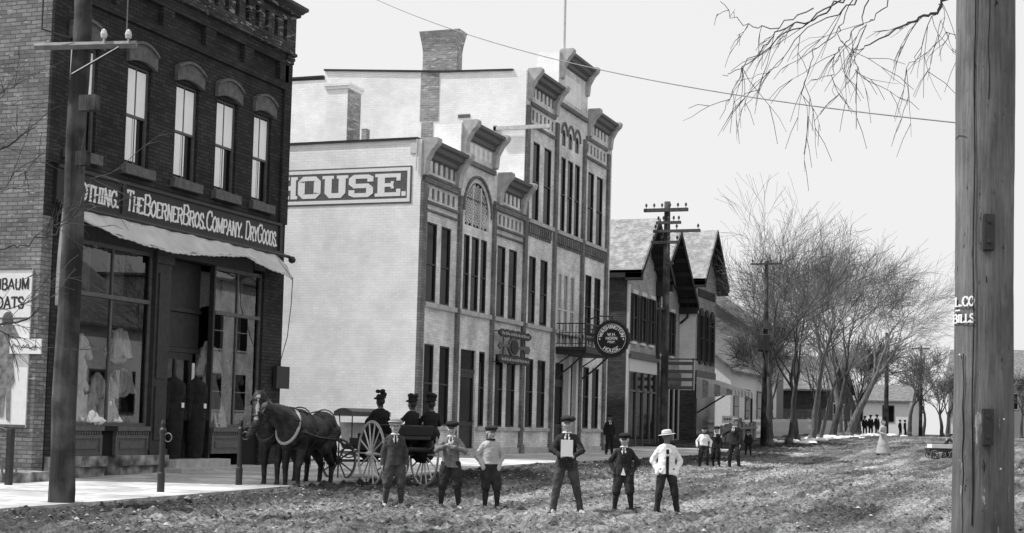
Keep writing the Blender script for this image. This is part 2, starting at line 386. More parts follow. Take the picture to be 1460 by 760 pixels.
# ================================================================== SETTING
def grid_mesh(name, xs, ys, zf, m, smooth=True):
    X, Y = np.meshgrid(xs, ys); Z = zf(X, Y)
    nv = X.size; co = np.stack([X.ravel(), Y.ravel(), Z.ravel()], 1).astype(np.float32)
    nx, ny = len(xs), len(ys)
    i = np.arange(ny-1)[:, None]*nx+np.arange(nx-1)[None, :]
    f = np.stack([i, i+1, i+nx+1, i+nx], -1).reshape(-1, 4)
    me = bpy.data.meshes.new(name); me.vertices.add(nv); me.vertices.foreach_set('co', co.ravel())
    me.loops.add(f.size); me.loops.foreach_set('vertex_index', f.ravel().astype(np.int32))
    me.polygons.add(len(f)); me.polygons.foreach_set('loop_start', np.arange(len(f), dtype=np.int32)*4)
    me.polygons.foreach_set('loop_total', np.full(len(f), 4, dtype=np.int32))
    me.update(calc_edges=True); me.polygons.foreach_set('use_smooth', [smooth]*len(f))
    me.materials.append(m); o = bpy.data.objects.new(name, me); col.objects.link(o); return o

def mud_mat():
    m = bpy.data.materials.new('mud_street'); m.use_nodes = True
    n = m.node_tree.nodes; l = m.node_tree.links; b = n['Principled BSDF']; b.inputs['Roughness'].default_value = .95; b.inputs['Specular IOR Level'].default_value = .1
    tc = n.new('ShaderNodeTexCoord')
    def noi(scale, loc=(0,0,0), st=(1,1,1), det=6, ro=.6):
        mp = n.new('ShaderNodeMapping'); mp.inputs['Scale'].default_value = st; mp.inputs['Location'].default_value = loc; l.new(tc.outputs['Object'], mp.inputs[0])
        k = n.new('ShaderNodeTexNoise'); k.inputs['Scale'].default_value = scale; k.inputs['Detail'].default_value = det; k.inputs['Roughness'].default_value = ro
        l.new(mp.outputs[0], k.inputs['Vector']); return k.outputs[0]
    def rng_(x, a, b_, c, d):
        k = n.new('ShaderNodeMapRange'); l.new(x, k.inputs[0])
        for i, v in zip((1, 2, 3, 4), (a, b_, c, d)): k.inputs[i].default_value = v
        return k.outputs[0]
    def mul(a, b_):
        k = n.new('ShaderNodeMath'); k.operation = 'MULTIPLY'; l.new(a, k.inputs[0])
        l.new(b_, k.inputs[1]); return k.outputs[0]
    a = rng_(noi(15, det=7, ro=.75), .35, .65, .035, .39)
    tr = rng_(noi(1.0, (3, 1, 0), (1.2, .14, 1)), .36, .64, .5, 1.5)          # wheel-worn streaks along the street
    bl = rng_(noi(.5, (7, 3, 0), (1, .5, 1), 5), .35, .65, .62, 1.35)
    # wet dark mud along the gutter side
    sx_ = n.new('ShaderNodeSeparateXYZ'); l.new(tc.outputs['Object'], sx_.inputs[0])
    wn = noi(.8, (2, 9, 0), (1.2, .35, 1), 5); ad_ = n.new('ShaderNodeMath'); ad_.operation = 'MULTIPLY_ADD'; l.new(wn, ad_.inputs[0]); ad_.inputs[1].default_value = 3.2; l.new(sx_.outputs[0], ad_.inputs[2])
    wet = rng_(ad_.outputs[0], -10.6, -9.0, .36, 1.0)
    ru_ = rng_(noi(1.0, (5, 2, 0), (3.4, .05, 1), 3), .4, .6, .6, 1.15)
    l.new(mul(mul(mul(mul(a, tr), bl), wet), ru_), b.inputs['Base Color'])
    bu = n.new('ShaderNodeBump'); bu.inputs['Distance'].default_value = .07; bu.inputs['Strength'].default_value = 1
    l.new(noi(14, det=7, ro=.7), bu.inputs['Height']); l.new(bu.outputs[0], b.inputs['Normal'])
    return m
MUD = mud_mat()
fx = np.arange(-13.08, 0.5, .06); xs = np.concatenate([[-3000, -1200, -500, -200, -100, -60, -40, -30, -25, -21, -18, -17, -16, -15, -14.2, -13.6, -13.3, -13.12], fx, [1, 2, 3, 5, 8, 12, 20, 40, 100, 300, 1000, 3000]])
ys = np.concatenate([[-200, -60, -20, -5, 0, 5, 9, 11, 13], np.arange(14, 38, .06), np.arange(38, 60, .12), np.arange(60, 110, .35), np.arange(110, 180, 2.), [190, 220, 300, 500, 1000, 2000, 4000]])
g = grid_mesh('ground', xs, ys, road_z, MUD); tag(g, kind='structure')

def sidewalk():
    mb = MB(); y = 6.0
    pts = [6, 10, 14, 17, 20, 24, 28, 32, 36.5, 42, 47, 52, 57, 61.5]
    L = [(p, zs(p)) for p in pts]
    base = [(p, z) for p, z in L]+[(p, z-.2) for p, z in L[::-1]]
    mb.prism(base, -17.52, -13.1, 'x')
    return mb.build('sidewalk', M['concrete'])
tag(sidewalk(), kind='structure')
# side yard / alley ground is the same sheet; joints cut into the walk
mb = MB()
for p in np.arange(8, 61, 1.9):
    z = zs(p)+.004; z2 = zs(p+.02)+.004
    mb.quad((-17.5, p, z), (-13.12, p, z), (-13.12, p+.03, z2), (-17.5, p+.03, z2))
tag(mb.build('sidewalk_joints', M['joint']), kind='structure')

# ------------------------------------------------------------------ facade helpers (facades face +X)
def rect_wall(mb, X, y0, y1, z0, z1, holes, depth=.18, back=False):
    ysx = sorted(set([y0, y1]+[v for h in holes for v in h[:2]])); zsx = sorted(set([z0, z1]+[v for h in holes for v in h[2:4]]))
    ysx = [v for v in ysx if y0-1e-6 <= v <= y1+1e-6]; zsx = [v for v in zsx if z0-1e-6 <= v <= z1+1e-6]
    for i in range(len(ysx)-1):
        for j in range(len(zsx)-1):
            cy, cz = (ysx[i]+ysx[i+1])/2, (zsx[j]+zsx[j+1])/2
            if any(h[0] < cy < h[1] and h[2] < cz < h[3] for h in holes): continue
            mb.quad((X, ysx[i], zsx[j]), (X, ysx[i+1], zsx[j]), (X, ysx[i+1], zsx[j+1]), (X, ysx[i], zsx[j+1]))
    for h in holes:
        a, b, c, d = h[:4]; D = h[4] if len(h) > 4 else depth
        mb.quad((X, a, c), (X, a, d), (X-D, a, d), (X-D, a, c)); mb.quad((X, b, c), (X-D, b, c), (X-D, b, d), (X, b, d))
        mb.quad((X, a, c), (X-D, a, c), (X-D, b, c), (X, b, c)); mb.quad((X, a, d), (X, b, d), (X-D, b, d), (X-D, a, d))
        if len(h) > 5: mb.quad((X-D, a, c), (X-D, b, c), (X-D, b, d), (X-D, a, d))
def sash_window(root, X, a, b, c, d, glassm, frame, mid=.5, vbar=False, fw=.045, depth=.03, shade=None, label=None):
    f = MB(); x0, x1 = X-depth-.05, X-depth+.02
    f.box(x0, x1, a, a+fw, c, d); f.box(x0, x1, b-fw, b, c, d); f.box(x0, x1, a+fw, b-fw, d-fw, d); f.box(x0, x1, a+fw, b-fw, c, c+fw*1.3)
    zm = c+(d-c)*mid
    f.box(x0-.01, x1-.008, a+fw, b-fw, zm-.025, zm+.025)
    if vbar:
        ym = (a+b)/2; f.box(x0+.012, x1-.012, ym-.016, ym+.016, c+fw*1.3, zm-.025); f.box(x0+.012, x1-.012, ym-.016, ym+.016, zm+.025, d-fw)
    wdw = f.build('window', frame, root)
    if label: wdw['label'] = label
    p = MB(); p.box(x0+.012, x0+.02, a+fw, b-fw, c+fw, d-fw); p.build('pane', glassm, wdw)
    if shade:
        s_ = MB(); s_.box(x0-.06, x0-.045, a+fw, b-fw, d-fw-(d-c)*shade, d-fw); s_.build('roller_shade', M['gshade'], wdw)
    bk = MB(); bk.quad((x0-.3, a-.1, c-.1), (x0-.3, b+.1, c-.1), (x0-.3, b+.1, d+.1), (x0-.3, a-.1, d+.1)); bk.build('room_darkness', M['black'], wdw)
    return wdw
def cornice(mb, X, y0, y1, prof, ret=.0):
    # profile: list of (out, z); closed block y0..y1, with stepping ends
    pts = [(X-.02, prof[0][1])]+[(X+o, z) for o, z in prof]+[(X-.02, prof[-1][1])]
    mb.prism(pts, y0, y1, 'y')

# ================================================================== DRY GOODS STORE
SX = -17.5
store = empty('brick_store', (SX, 22.1, .17), 'dark brick two-storey corner store with white lettered sign and slack white awning', 'store')
Y0, Y1 = 22.1, 30.92
wins = [(22.68, 23.52), (24.48, 25.27), (26.18, 27.03), (27.75, 28.6), (29.33, 30.11)]
mb = MB()
holes = [(a, b, 6.32, 8.36) for a, b in wins]
slots = [(y, y+.17, 10.3, 10.78) for y in np.arange(22.6, 30.7, .43)]
panels = [(y, y+1.15, 9.36, 9.74, .05, 1) for y in np.arange(22.75, 30, 1.6)]
rect_wall(mb, SX, Y0, Y1, 4.98, 10.0, holes+panels, .26)
# piers and border strips proud of the field
mb.box(SX, SX+.06, Y0+.0, Y0+.32, 5.98, 9.99); mb.box(SX, SX+.06, Y1-.34, Y1-.01, 5.98, 9.99)
mb.box(SX, SX+.06, Y0+.33, Y1-.35, 9.16, 9.99-.66); mb.box(SX, SX+.06, Y0+.33, Y1-.35, 9.76, 9.99)
for y in np.arange(22.75, 30, 1.6): mb.box(SX, SX+.06, y+1.17, y+1.58, 9.34, 9.75)
# remaining shell: side (near), far side, back, roof
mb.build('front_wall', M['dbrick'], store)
mb = MB()
mb.box(SX-14, SX-.002, Y0, Y0+.3, -.2, 10.6); mb.box(SX-14, SX-1.0, Y0, Y0+.3, 10.6, 10.9)
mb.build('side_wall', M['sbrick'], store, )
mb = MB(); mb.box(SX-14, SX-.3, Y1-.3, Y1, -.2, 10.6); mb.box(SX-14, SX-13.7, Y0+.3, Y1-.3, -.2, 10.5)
mb.build('rear_wall', M['dbrick'], store)
mb = MB(); mb.box(SX-13.7, SX-.3, Y0+.3, Y1-.3, 10.2, 10.35); mb.build('roof', M['shingled'], store)
# cornice with corbelled arcade
mb = MB()
rect_wall(mb, SX+.1, Y0-.02, Y1+.02, 10.08, 10.95, [(a, b, c, d, .22, 1) for a, b, c, d in slots], .2)
mb.quad((SX+.1, Y0-.02, 10.08), (SX-.4, Y0-.02, 10.08), (SX-.4, Y0-.02, 10.95), (SX+.1, Y0-.02, 10.95))
mb.quad((SX+.1, Y1+.02, 10.08), (SX+.1, Y1+.02, 10.95), (SX-.4, Y1+.02, 10.95), (SX-.4, Y1+.02, 10.08))
for a, b, c, d in slots:   # little semicircular heads
    mb.prism([(a, d), (a, d+.001), (a+.03, d+.06), ((a+b)/2, d+.1), (b-.03, d+.06), (b, d+.001), (b, d)], SX+.101, SX+.104, 'x')
cornice(mb, SX, Y0-.05, Y1+.05, [(.02, 9.99), (.14, 10.02), (.14, 10.08)])
cornice(mb, SX, Y0-.06, Y1+.06, [(.1, 10.95), (.2, 10.97), (.2, 11.05)])
for z, o in ((9.7, .05), (9.82, .08), (9.9, .11)): mb.box(SX, SX+o, Y1-.33, Y1+.01, z, z+.075)
mb.build('corbel_frieze', M['cbrick'], store)
mb = MB(); cornice(mb, SX-.3, Y0-.12, Y1+.14, [(.5, 11.052), (.56, 11.09), (.66, 11.12), (.66, 11.19), (.5, 11.22)])
mb.build('cornice', M['trimd'], store)
# window hoods and sills, sashes
for i, (a, b) in enumerate(wins):
    c = (a+b)/2; hw = (b-a)/2+.09
    mb = MB()
    top = [(c-hw+2*hw*t/8, 8.62+.17*(1-(2*t/8-1)**2)) for t in range(9)]; bot = [(c-hw+2*hw*t/8, 8.36+.1*(1-(2*t/8-1)**2)) for t in range(9)]
    mb.prism(bot+top[::-1], SX-.1, SX+.085, 'x')
    mb.prism([(p[0], p[1]+.002) for p in top]+[(p[0]+.0, p[1]+.06) for p in top[::-1]], SX-.1, SX+.13, 'x')
    mb.build('window_hood', M['hood'], store)
    mb = MB(); mb.box(SX-.1, SX+.12, a-.1, b+.12, 6.13, 6.32); mb.build('window_sill', M['hood'], store)
    w_ = sash_window(store, SX, a, b, 6.32, 8.37, M['glassd'], M['trimm'], .5, True, .055, .09)
    # lowered white blinds behind the panes, lower sash half open on the dark room
    s_ = MB(); x = SX-.09-.055
    ym = (a+b)/2
    s_.box(x-.015, x+.058, a+.065, ym-.025, 7.36, 8.28); s_.box(x-.015, x+.058, ym+.022, b-.065, 7.36, 8.28)
    s_.box(x-.015, x+.058, a+.065, ym-.08, 6.44, 7.30); s_.box(x-.015, x+.058, ym-.045, ym+.07, 6.44, 7.30) if i else None
    s_.build('blind', M['blind'], w_)
# sign band with lettering
mb = MB(); mb.box(SX, SX+.08, 22.35, 30.6, 5.27, 5.93); mb.build('sign_band', M['signb'], store)
sb = store.children[-1]
mb = MB()
mb.box(SX+.08, SX+.12, 22.35, 30.6, 5.90, 5.96); mb.box(SX+.08, SX+.12, 22.35, 30.6, 5.24, 5.30); mb.box(SX+.08, SX+.11, 24.33, 24.38, 5.3, 5.9); mb.box(SX+.08, SX+.12, 30.5, 30.6, 5.3, 5.9)
mb.build('sign_frame', M['trimd'], sb)
for s_, ya, yb in (('Clothing.', 22.62, 24.22), ('The', 24.5, 25.02), ('BoernerBros.', 25.08, 27.33), ('Company.', 27.38, 28.86), ('DryGoods.', 29.0, 30.4)):
    t, W_ = text_mb(s_, lambda u, v, q, ya=ya: (SX+.0835+q, ya+u, 5.41+v), .4, thick=.23, thin=.085, serif=.05, gap=.14, total=yb-ya, small=.76, slant=.1)
    t.build('sign_lettering', M['signw'], sb)
# shopfront
zb = .17
mb = MB()
mb.box(SX-.35, SX+.02, 22.1+.31, 23.05, -.2, 4.97); mb.box(SX-.35, SX+.02, 30.02, 30.92, -.2, 4.97); build_split(mb, 'brick_pier', M['dbrick'], store, lambda c: c[1] > 26)
for a, b in ((25.66, 26.2), (27.96, 28.02)):
    mb = MB(); mb.box(SX-.3 if b-a > .3 else SX-.14, SX+.05 if b-a > .3 else SX-.02, a, b, zb, 4.97)
    if b-a > .3:
        mb.box(SX+.05, SX+.09, a-.04, b+.04, .55, .72); mb.box(SX+.05, SX+.09, a-.04, b+.04, 4.5, 4.66); mb.box(SX+.05, SX+.075, a+.1, b-.1, .9, 2.0); mb.box(SX+.05, SX+.075, a+.1, b-.1, 2.15, 4.3)
    mb.build('iron_column', M['trimd'], store)
mb = MB(); mb.box(SX-.3, SX+.03, 29.55, 30.02, 4.97-.2, 4.97); mb.box(SX-.3, SX-.0, 23.05, 25.66, 4.7, 4.97); mb.box(SX-.3, SX-.0, 26.2, 29.55, 4.7, 4.97); build_split(mb, 'lintel', M['trimd'], store, lambda c: 0 if c[1] < 26 else 1)
def bulkhead(a, b):
    mb = MB(); mb.box(SX-.3, SX+.0, a, b, .6, 1.08); mb.box(SX-.3, SX+.07, a, b, 1.08, 1.17)
    n = max(1, round((b-a)/1.0)); wdt = (b-a)/n
    for k in range(n):
        y = a+k*wdt; mb.box(SX, SX+.03, y, y+.07, .6, 1.0); mb.box(SX, SX+.03, y+wdt-.07, y+wdt-.001, .6, 1.0); mb.box(SX, SX+.028, y+.07, y+wdt-.07, .6, .67); mb.box(SX, SX+.028, y+.07, y+wdt-.07, .93, 1.0); mb.box(SX, SX+.02, y+.16, y+wdt-.16, .73, .87)
    y = a
    while y < b-.05: mb.box(SX, SX+.045, y, y+.04, 1.01, 1.078); y += .08
    mb.build('bulkhead', M['trimm'], store)
bulkhead(23.05, 24.12); bulkhead(24.55, 25.66); bulkhead(28.02, 29.3)
mb = MB(); mb.box(SX-.3, SX-.05, 24.12, 24.55, .6, 1.08); mb.box(SX-.3, SX+.07, 24.12, 24.55, 1.08, 1.17); mb.box(SX-.3, SX-.05, 29.3, 30.02, .17, 1.08); mb.box(SX-.3, SX+.05, 29.3, 30.02, 1.08, 1.17); build_split(mb, 'cellar_opening', M['black'], store, lambda c: c[1] > 26)
mb = MB()
for a, b in ((22.42, 24.1), (24.6, 26.15)):
    mb.box(SX-.3, SX+.2, a, b, .4, .6); mb.box(SX-.3, SX+.12, a, b, -.1, .4)
mb.box(SX-.3, SX+.05, 24.1, 24.6, -.1, .22)
mb.build('stone_base', M['rub'], store, bevel=.01)
mb = MB(); mb.box(SX-1.3, SX+.35, 26.2, 28.3, .1, .5); mb.box(SX-.3, SX+.62, 26.0, 29.6, -.05, .34); mb.build('door_step', M['stone'], store, bevel=.012)
# glazing: left and right display windows, recessed entry
def shopwin(a, b, lab):
    f = MB(); x0, x1 = SX-.12, SX-.05
    f.box(x0, x1, a, b, 1.171, 1.24); f.box(x0, x1, a, b, 4.62, 4.7); f.box(x0, x1, a, a+.05, 1.24, 4.62); f.box(x0, x1, b-.05, b, 1.24, 4.62)
    f.box(x0-.005, x1+.02, a+.05, b-.05, 3.64, 3.72)
    n = max(2, round((b-a)/1.05))
    for k in range(1, n): y = a+(b-a)*k/n; f.box(x0+.01, x1-.01, y-.022, y+.022, 1.24, 3.64); f.box(x0+.01, x1-.01, y-.02, y+.02, 3.72, 4.62)
    w_ = f.build('display_window', M['trimm'], store); w_['label'] = lab
    p = MB(); p.quad((x0+.03, a+.05, 1.24), (x0+.03, b-.05, 1.24), (x0+.03, b-.05, 4.62), (x0+.03, a+.05, 4.62)); p.build('pane', M['glassp'], w_)
    return w_
shopwin(23.05, 25.66, 'wide display window filled with white garments'); shopwin(28.02, 30.02, 'display window right of the recessed entry')
it = MB(); it.box(SX-1.15, SX-.13, 23.05, 25.66, .9, 1.16); it.box(SX-1.15, SX-.13, 28.02, 30.02, .9, 1.16)
it.box(SX-3.6, SX-3.5, 22.4, 30.6, .1, 4.97); it.box(SX-3.5, SX-1.3, 22.4, 30.6, .1, .16); it.box(SX-3.5, SX-.3, 22.4, 30.6, 4.971, 5.05)
it.box(SX-3.5, SX-.36, 22.4, 22.45, .16, 4.97); it.box(SX-3.5, SX-.36, 30.55, 30.6, .16, 4.97)
it.box(SX-1.25, SX-1.16, 23.05, 25.3, .9, 2.5); it.box(SX-1.25, SX-1.16, 28.6, 30.02, .9, 2.5)
it.build('shop_interior', M['intw'], store)
d = MB(); x = SX-.34
d.box(x-.06, x, 26.45, 26.55, .5, 2.75); d.box(x-.06, x, 27.6, 27.7, .5, 2.75); d.box(x-.06, x, 26.55, 27.6, 2.6, 2.75); d.box(x-.05, x-.01, 26.55, 27.03, .5, 1.25); d.box(x-.05, x-.01, 27.1, 27.6, .5, 1.25); d.box(x-.06, x, 27.03, 27.1, .5, 2.6)
dr = d.build('entry_door', M['trimd'], store); d = MB(); d.box(x-.035, x-.03, 26.55, 27.6, 1.25, 2.6); d.build('pane', M['glassp'], dr)
d = MB(); d.box(x-.02, x, 26.2, 26.45, .5, .95); d.box(x-.02, x, 27.7, 27.96, .5, .95); d.box(x-.03, x+.02, 26.2, 27.96, 2.755, 2.85); d.box(x-.04, x-.035, 26.2, 27.96, 2.86, 3.61); d.box(x-.03, x+.02, 26.2, 27.96, 3.62, 3.7); d.box(x-.04, x-.035, 26.2, 27.96, 3.7, 4.7)
build_split(d, 'entry_panelling', M['trimd'], store, lambda c: (c[2] > 2)*10+(c[2] > 3.65)+(c[2] > 3.5)+(c[1] > 27.2 if c[2] < 2 else 0))
d = MB(); x2 = SX-.4
for a_, b_ in ((26.28, 26.42), (26.62, 26.98), (27.2, 27.5), (27.74, 27.9)):
    n_ = 8
    for i in range(n_):
        u0, u1 = a_+(b_-a_)*i/n_, a_+(b_-a_)*(i+1)/n_; d.quad((x2+.015*math.sin(i*2), u0, 1.3), (x2+.015*math.sin((i+1)*2), u1, 1.3), (x2+.015*math.sin((i+1)*2), u1, 2.55), (x2+.015*math.sin(i*2), u0, 2.55))
build_split(d, 'entry_curtain', M['c_white'], store, lambda c: int(c[1]*2.2))
# dark sign plate over the entry and small ad on the transom reproduced as plain plates
# awning
aw_y = np.linspace(22.6, 30.25, 60)
tz = lambda y: 5.22
def fz(y): return float(np.interp(y, [22.5, 22.8, 23.6, 24.6, 25.6, 26.7, 27.6, 28.3, 28.7, 29.3, 30.2], [5.08, 4.97, 4.79, 4.72, 4.69, 4.78, 4.87, 4.94, 4.83, 4.76, 4.68]))
def outp(y): return float(np.interp(y, [22.45, 23.5, 26, 31.0], [.25, .42, .48, .48]))
V = []; F = []
NT = 9
for i, y in enumerate(aw_y):
    for j in range(NT):
        t = j/(NT-1); o = outp(y); zz = 5.22+(fz(y)-5.22)*t-.07*math.sin(math.pi*t)+.02*math.sin(y*5+t*3)+.014*math.sin(y*13-t*5)
        V.append((SX+.13+o*t, y, zz))
mb = MB(); mb.v = V
for i in range(len(aw_y)-1):
    for j in range(NT-1): k = i*NT+j; mb.f.append((k, k+1, k+NT+1, k+NT)); mb.m.append(0)
# valance with scallops
n0 = len(mb.v); NV = 160
for i in range(NV+1):
    y = 22.6+(30.25-22.6)*i/NV; z = fz(y)+.0; dz = .02+.018*abs(math.sin(i*math.pi/4))+.008*math.sin(i*.37)
    x = SX+.13+outp(y)
    mb.v += [(x, y, z), (x+.01+.01*math.sin(y*7), y, z-dz)]
for i in range(NV): k = n0+i*2; mb.f.append((k, k+1, k+3, k+2)); mb.m.append(0)
# right end: loose flap
mb.quad((SX+.13, 30.25, 5.22), (SX+.61, 30.25, 4.68), (SX+.6, 30.28, 4.6), (SX+.13, 30.85, 5.0))
aw = mb.build('awning', M['canvas'], store, smooth=True); so_ = aw.modifiers.new('thick', 'SOLIDIFY'); so_.thickness = .012
mb = MB(); mb.v = []; # left hanging end of the awning
pts_t = [(SX+.3, 22.3, 5.15), (SX+.42, 22.28, 5.05)]
NE = 12
for i in range(NE+1):
    t = i/NE; z = 5.15-1.8*t; wd = .06+.17*t
    for j in range(4): s_ = j/3; mb.v.append((SX+.28-.08*t+wd*s_*1.5, 22.3-.05*math.sin(6*s_+3*t), z))
for i in range(NE):
    for j in range(3): k = i*4+j; mb.f.append((k, k+1, k+5, k+4)); mb.m.append(0)
e_ = mb.build('awning_flap', M['canvas'], aw, smooth=True); e_.modifiers.new('thick', 'SOLIDIFY').thickness = .01
mb = MB(); mb.tube([(SX+.13, 22.4, 5.22), (SX+.13, 30.95, 5.22)], .04, 8); mb.tube([(SX+.6, 30.3, 4.66), (SX+.58, 30.3, 4.0), (SX+.4, 30.5, 3.3), (SX+.12, 30.6, 2.5)], .01, 5)
mb.tube([(SX+.35, 22.38, 5.0), (SX+.1, 22.38, 3.4)], .018, 6)
mb.lathe([(.0, -.09), (.07, -.06), (.09, 0), (.07, .06), (0, .09)], (SX+.2, 30.95, 5.15), 10)
mb.build('awning_bracket', M['iron'], aw)
mb = MB(); mb.box(SX+.06, SX+.16, 30.5, 31.1, 2.1, 2.62); mb.build('wall_box', M['trimd'], store)
# painted advertisement on the side wall
mb = MB(); mb.box(-20.6, -17.66, Y0-.03, Y0-.001, 1.12, 4.0); ad = mb.build('painted_sign', M['signw'], store); ad['label'] = 'white painted wall advertisement with grey coat figure'
mb = MB()
for z in (4.0, 3.1): mb.box(-20.6, -17.66, Y0-.045, Y0-.031, z-.02, z+.01)
mb.box(-20.6, -17.66, Y0-.045, Y0-.031, 1.12, 1.17)
build_split(mb, 'sign_border', M['trimm'], ad, lambda c: round(c[2]*2))
for s_, xe, zt, hh in (('HBAUM', -17.72, 3.62, .2), ('COATS', -17.82, 3.28, .2)):
    t, W_ = text_mb(s_, lambda u, v, q, xe=xe, zt=zt: (xe-.74+u, Y0-.0315-q, zt+v), hh, thick=.26, thin=.14, total=.74, gap=.2)
    t.build('sign_lettering', M['trimd'], ad)
mb = MB(); yf = Y0-.036
def fig(pts): mb.prism(pts, yf-.006, yf, 'y')
cx = -18.13
fig([(cx-.32, 1.95), (cx-.38, 2.35), (cx-.3, 2.75), (cx-.2, 2.95), (cx+.12, 2.98), (cx+.26, 2.75), (cx+.22, 2.5), (cx+.14, 2.3), (cx+.2, 1.95), (cx+.12, 1.82), (cx-.2, 1.82)])
fig([(cx-.15, 1.815), (cx-.12, 1.3), (cx-.02, 1.3), (cx+.02, 1.815)]); fig([(cx+.03, 1.815), (cx+.05, 1.26), (cx+.13, 1.22), (cx+.12, 1.815)])
mb.build('painted_figure', M['figure'], ad)
mb = MB(); mb.ell((cx-.02, Y0-.0285, 3.06), (.13, .012, .16)); mb.build('painted_head', M['trimm'], ad)
mb = MB(); mb.box(-18.03, -17.35, Y0-.09, Y0-.06, 2.45, 2.72); wl = mb.build('wall_plaque', M['signw'], None, origin=(-17.6, Y0-.07, 2.45))
tag(wl, 'small white script signboard across the corner of the dark store behind the tall pole', 'sign')
mb = MB(); px = [(-17.97+i*.035, Y0-.094, 2.58+.035*math.sin(i*2.1)+.03*math.sin(i*.9)) for i in range(16)]; mb.tube(px, .007, 5); mb.build('script_stroke', M['trimd'], wl)
# railing and stone wall at the corner
rl = empty('iron_railing', (-17.0, 20.6, .17), 'dark railing post with thin rails beside the store side wall, left edge', 'railing')
p = onZ0 = None
mb = MB(); mb.box(-16.75, -16.65, 20.47, 20.57, .1, 1.12); mb.build('post', M['trimd'], rl, bevel=.01)
mb = MB(); mb.tube([(-20, 20.55, .95), (-16.78, 20.52, .95)], .022, 8); mb.tube([(-20, 20.9, 1.12), (-17.2, 20.9, 1.12), (-17.05, 20.9, 1.08), (-17.03, 20.9, .6)], .012, 6)
for i in range(30): mb.box(-19.8+i*.1, -19.77+i*.1, 20.92, 20.94, .35, .62)
mb.build('rails', M['trimm'], rl)
mb = MB(); mb.box(-21, -17.0, 21.0, 22.08, -.1, .36); lw = mb.build('stone_cellar_wall', M['rub'], None, origin=(-19, 21.5, 0), bevel=.02); tag(lw, 'low rubble stone wall at the foot of the store side wall', 'wall')

# ================================================================== HOTEL
HX = -17.5
hotel = empty('brick_hotel', (HX, 38.6, .4), 'pale brick hotel with white side wall painted HOUSE, stepped cornices and tall windows', 'hotel')
A0, A1, B1 = 38.62, 47.1, 57.25
FB = [(38.62, 41.35), (41.62, 44.22), (44.51, 47.2), (47.53, 50.13), (50.54, 53.38), (53.76, 56.5)]
W2 = [(39.16, 39.89), (40.2, 40.93), (41.95, 42.43), (42.58, 43.2), (43.35, 43.87), (44.8, 45.54), (45.85, 46.62), (47.8, 48.51), (48.97, 49.75), (54.14, 54.92), (55.28, 56.1)]
W2b = [(50.95, 51.38), (51.62, 52.1), (52.38, 52.88)]
W3 = [(47.95, 48.63), (49.1, 49.86), (50.95, 51.48), (51.72, 52.33), (52.56, 53.16), (54.18, 54.93), (55.3, 56.1)]
W1 = [(39.2, 39.9), (40.32, 41.07), (43.45, 43.95), (44.86, 45.58), (45.9, 46.72), (47.75, 48.5), (48.92, 49.76), (54.12, 54.85), (55.25, 56.12)]
D1 = [(41.95, 43.2)]; D2 = [(50.82, 51.9), (52.2, 52.82)]
holes = [(a, b, 4.88, 7.2) for a, b in W2]+[(a, b, 4.3, 6.95) for a, b in W2b]+[(a, b, 8.46, 11.2) for a, b in W3]+[(a, b, 1.3, 3.66) for a, b in W1]+[(a, b, .45, 3.66) for a, b in D1+D2]
def slotrow(a, b, n, z0, z1, dep=.12):
    wd = (b-a)/n; return [(a+i*wd+wd*.25, a+i*wd+wd*.75, z0, z1, dep, 1) for i in range(n)]
sl = slotrow(38.95, 41.25, 6, 8.66, 9.0)+slotrow(38.95, 41.25, 6, 7.88, 8.2)+slotrow(44.75, 47.05, 6, 8.66, 9.0)+slotrow(44.75, 47.05, 6, 7.88, 8.2)
slc = slotrow(41.75, 44.15, 6, 9.72, 10.08)
slt = slotrow(47.65, 50.1, 6, 12.72, 13.05)+slotrow(47.65, 50.1, 6, 11.9, 12.25)+slotrow(53.85, 56.45, 6, 12.72, 13.05)+slotrow(53.85, 56.45, 6, 11.9, 12.25)
# big lunette in bay 1, three arched lights in bay 4
lun = (41.98, 43.98, 7.5, 8.92); arcs = [(50.98, 51.42), (51.72, 52.2), (52.5, 52.98)]
mb = MB()
rect_wall(mb, HX, A0, A1, 0, 8.36, [h for h in holes if h[1] < 47.15 and h[3] < 8.3]+[h for h in sl if h[3] < 8.3]+[(lun[0], lun[1], lun[2], 8.36)])
rect_wall(mb, HX, A0, A1, 8.36, 9.12, [h for h in sl if h[3] > 8.3]+[(lun[0], lun[1], 8.36, lun[3])])
rect_wall(mb, HX, 41.5, 44.4, 9.12, 10.2, slc)
rect_wall(mb, HX, A1, B1, 0, 12.36, [h for h in holes if h[0] > 47.15]+[h for h in slt if h[3] < 12.3]+[(a, b, 11.62, 12.22) for a, b in arcs])
rect_wall(mb, HX, A1, B1, 12.36, 13.15, [h for h in slt if h[3] > 12.3])
rect_wall(mb, HX, 50.45, 53.9, 13.15, 14.6, [(51.2, 53.1, 13.35, 14.3, .05, 1)])
# spandrels that make arch heads
def spandrel(a, b, z0, r_y, r_z, X=HX):
    c = (a+b)/2; n = 10
    for sgn in (-1, 1):
        arc_ = [(c+sgn*r_y*math.cos(math.pi/2*k/n), z0+r_z*math.sin(math.pi/2*k/n)) for k in range(n+1)]
        mb.prism([(c+sgn*r_y, z0+r_z)]+arc_, X-.035, X-.002, 'x')
spandrel(lun[0], lun[1], 7.92, 1.0, 1.0)
for a, b in arcs: spandrel(a, b, 12.0, (b-a)/2, .22)
mb.build('front_wall', M['creambrick'], hotel)
for rows, D in ((sl+slc+slt, .118),):
    for h in rows: mb = MB(); mb.box(HX-.06, HX-.035, h[0]+.002, h[1]-.002, h[2]+.002, h[3]-.002); mb.build('frieze_shade', M['trimm'], hotel)  # darker panels paint the shade of the slots into the frieze
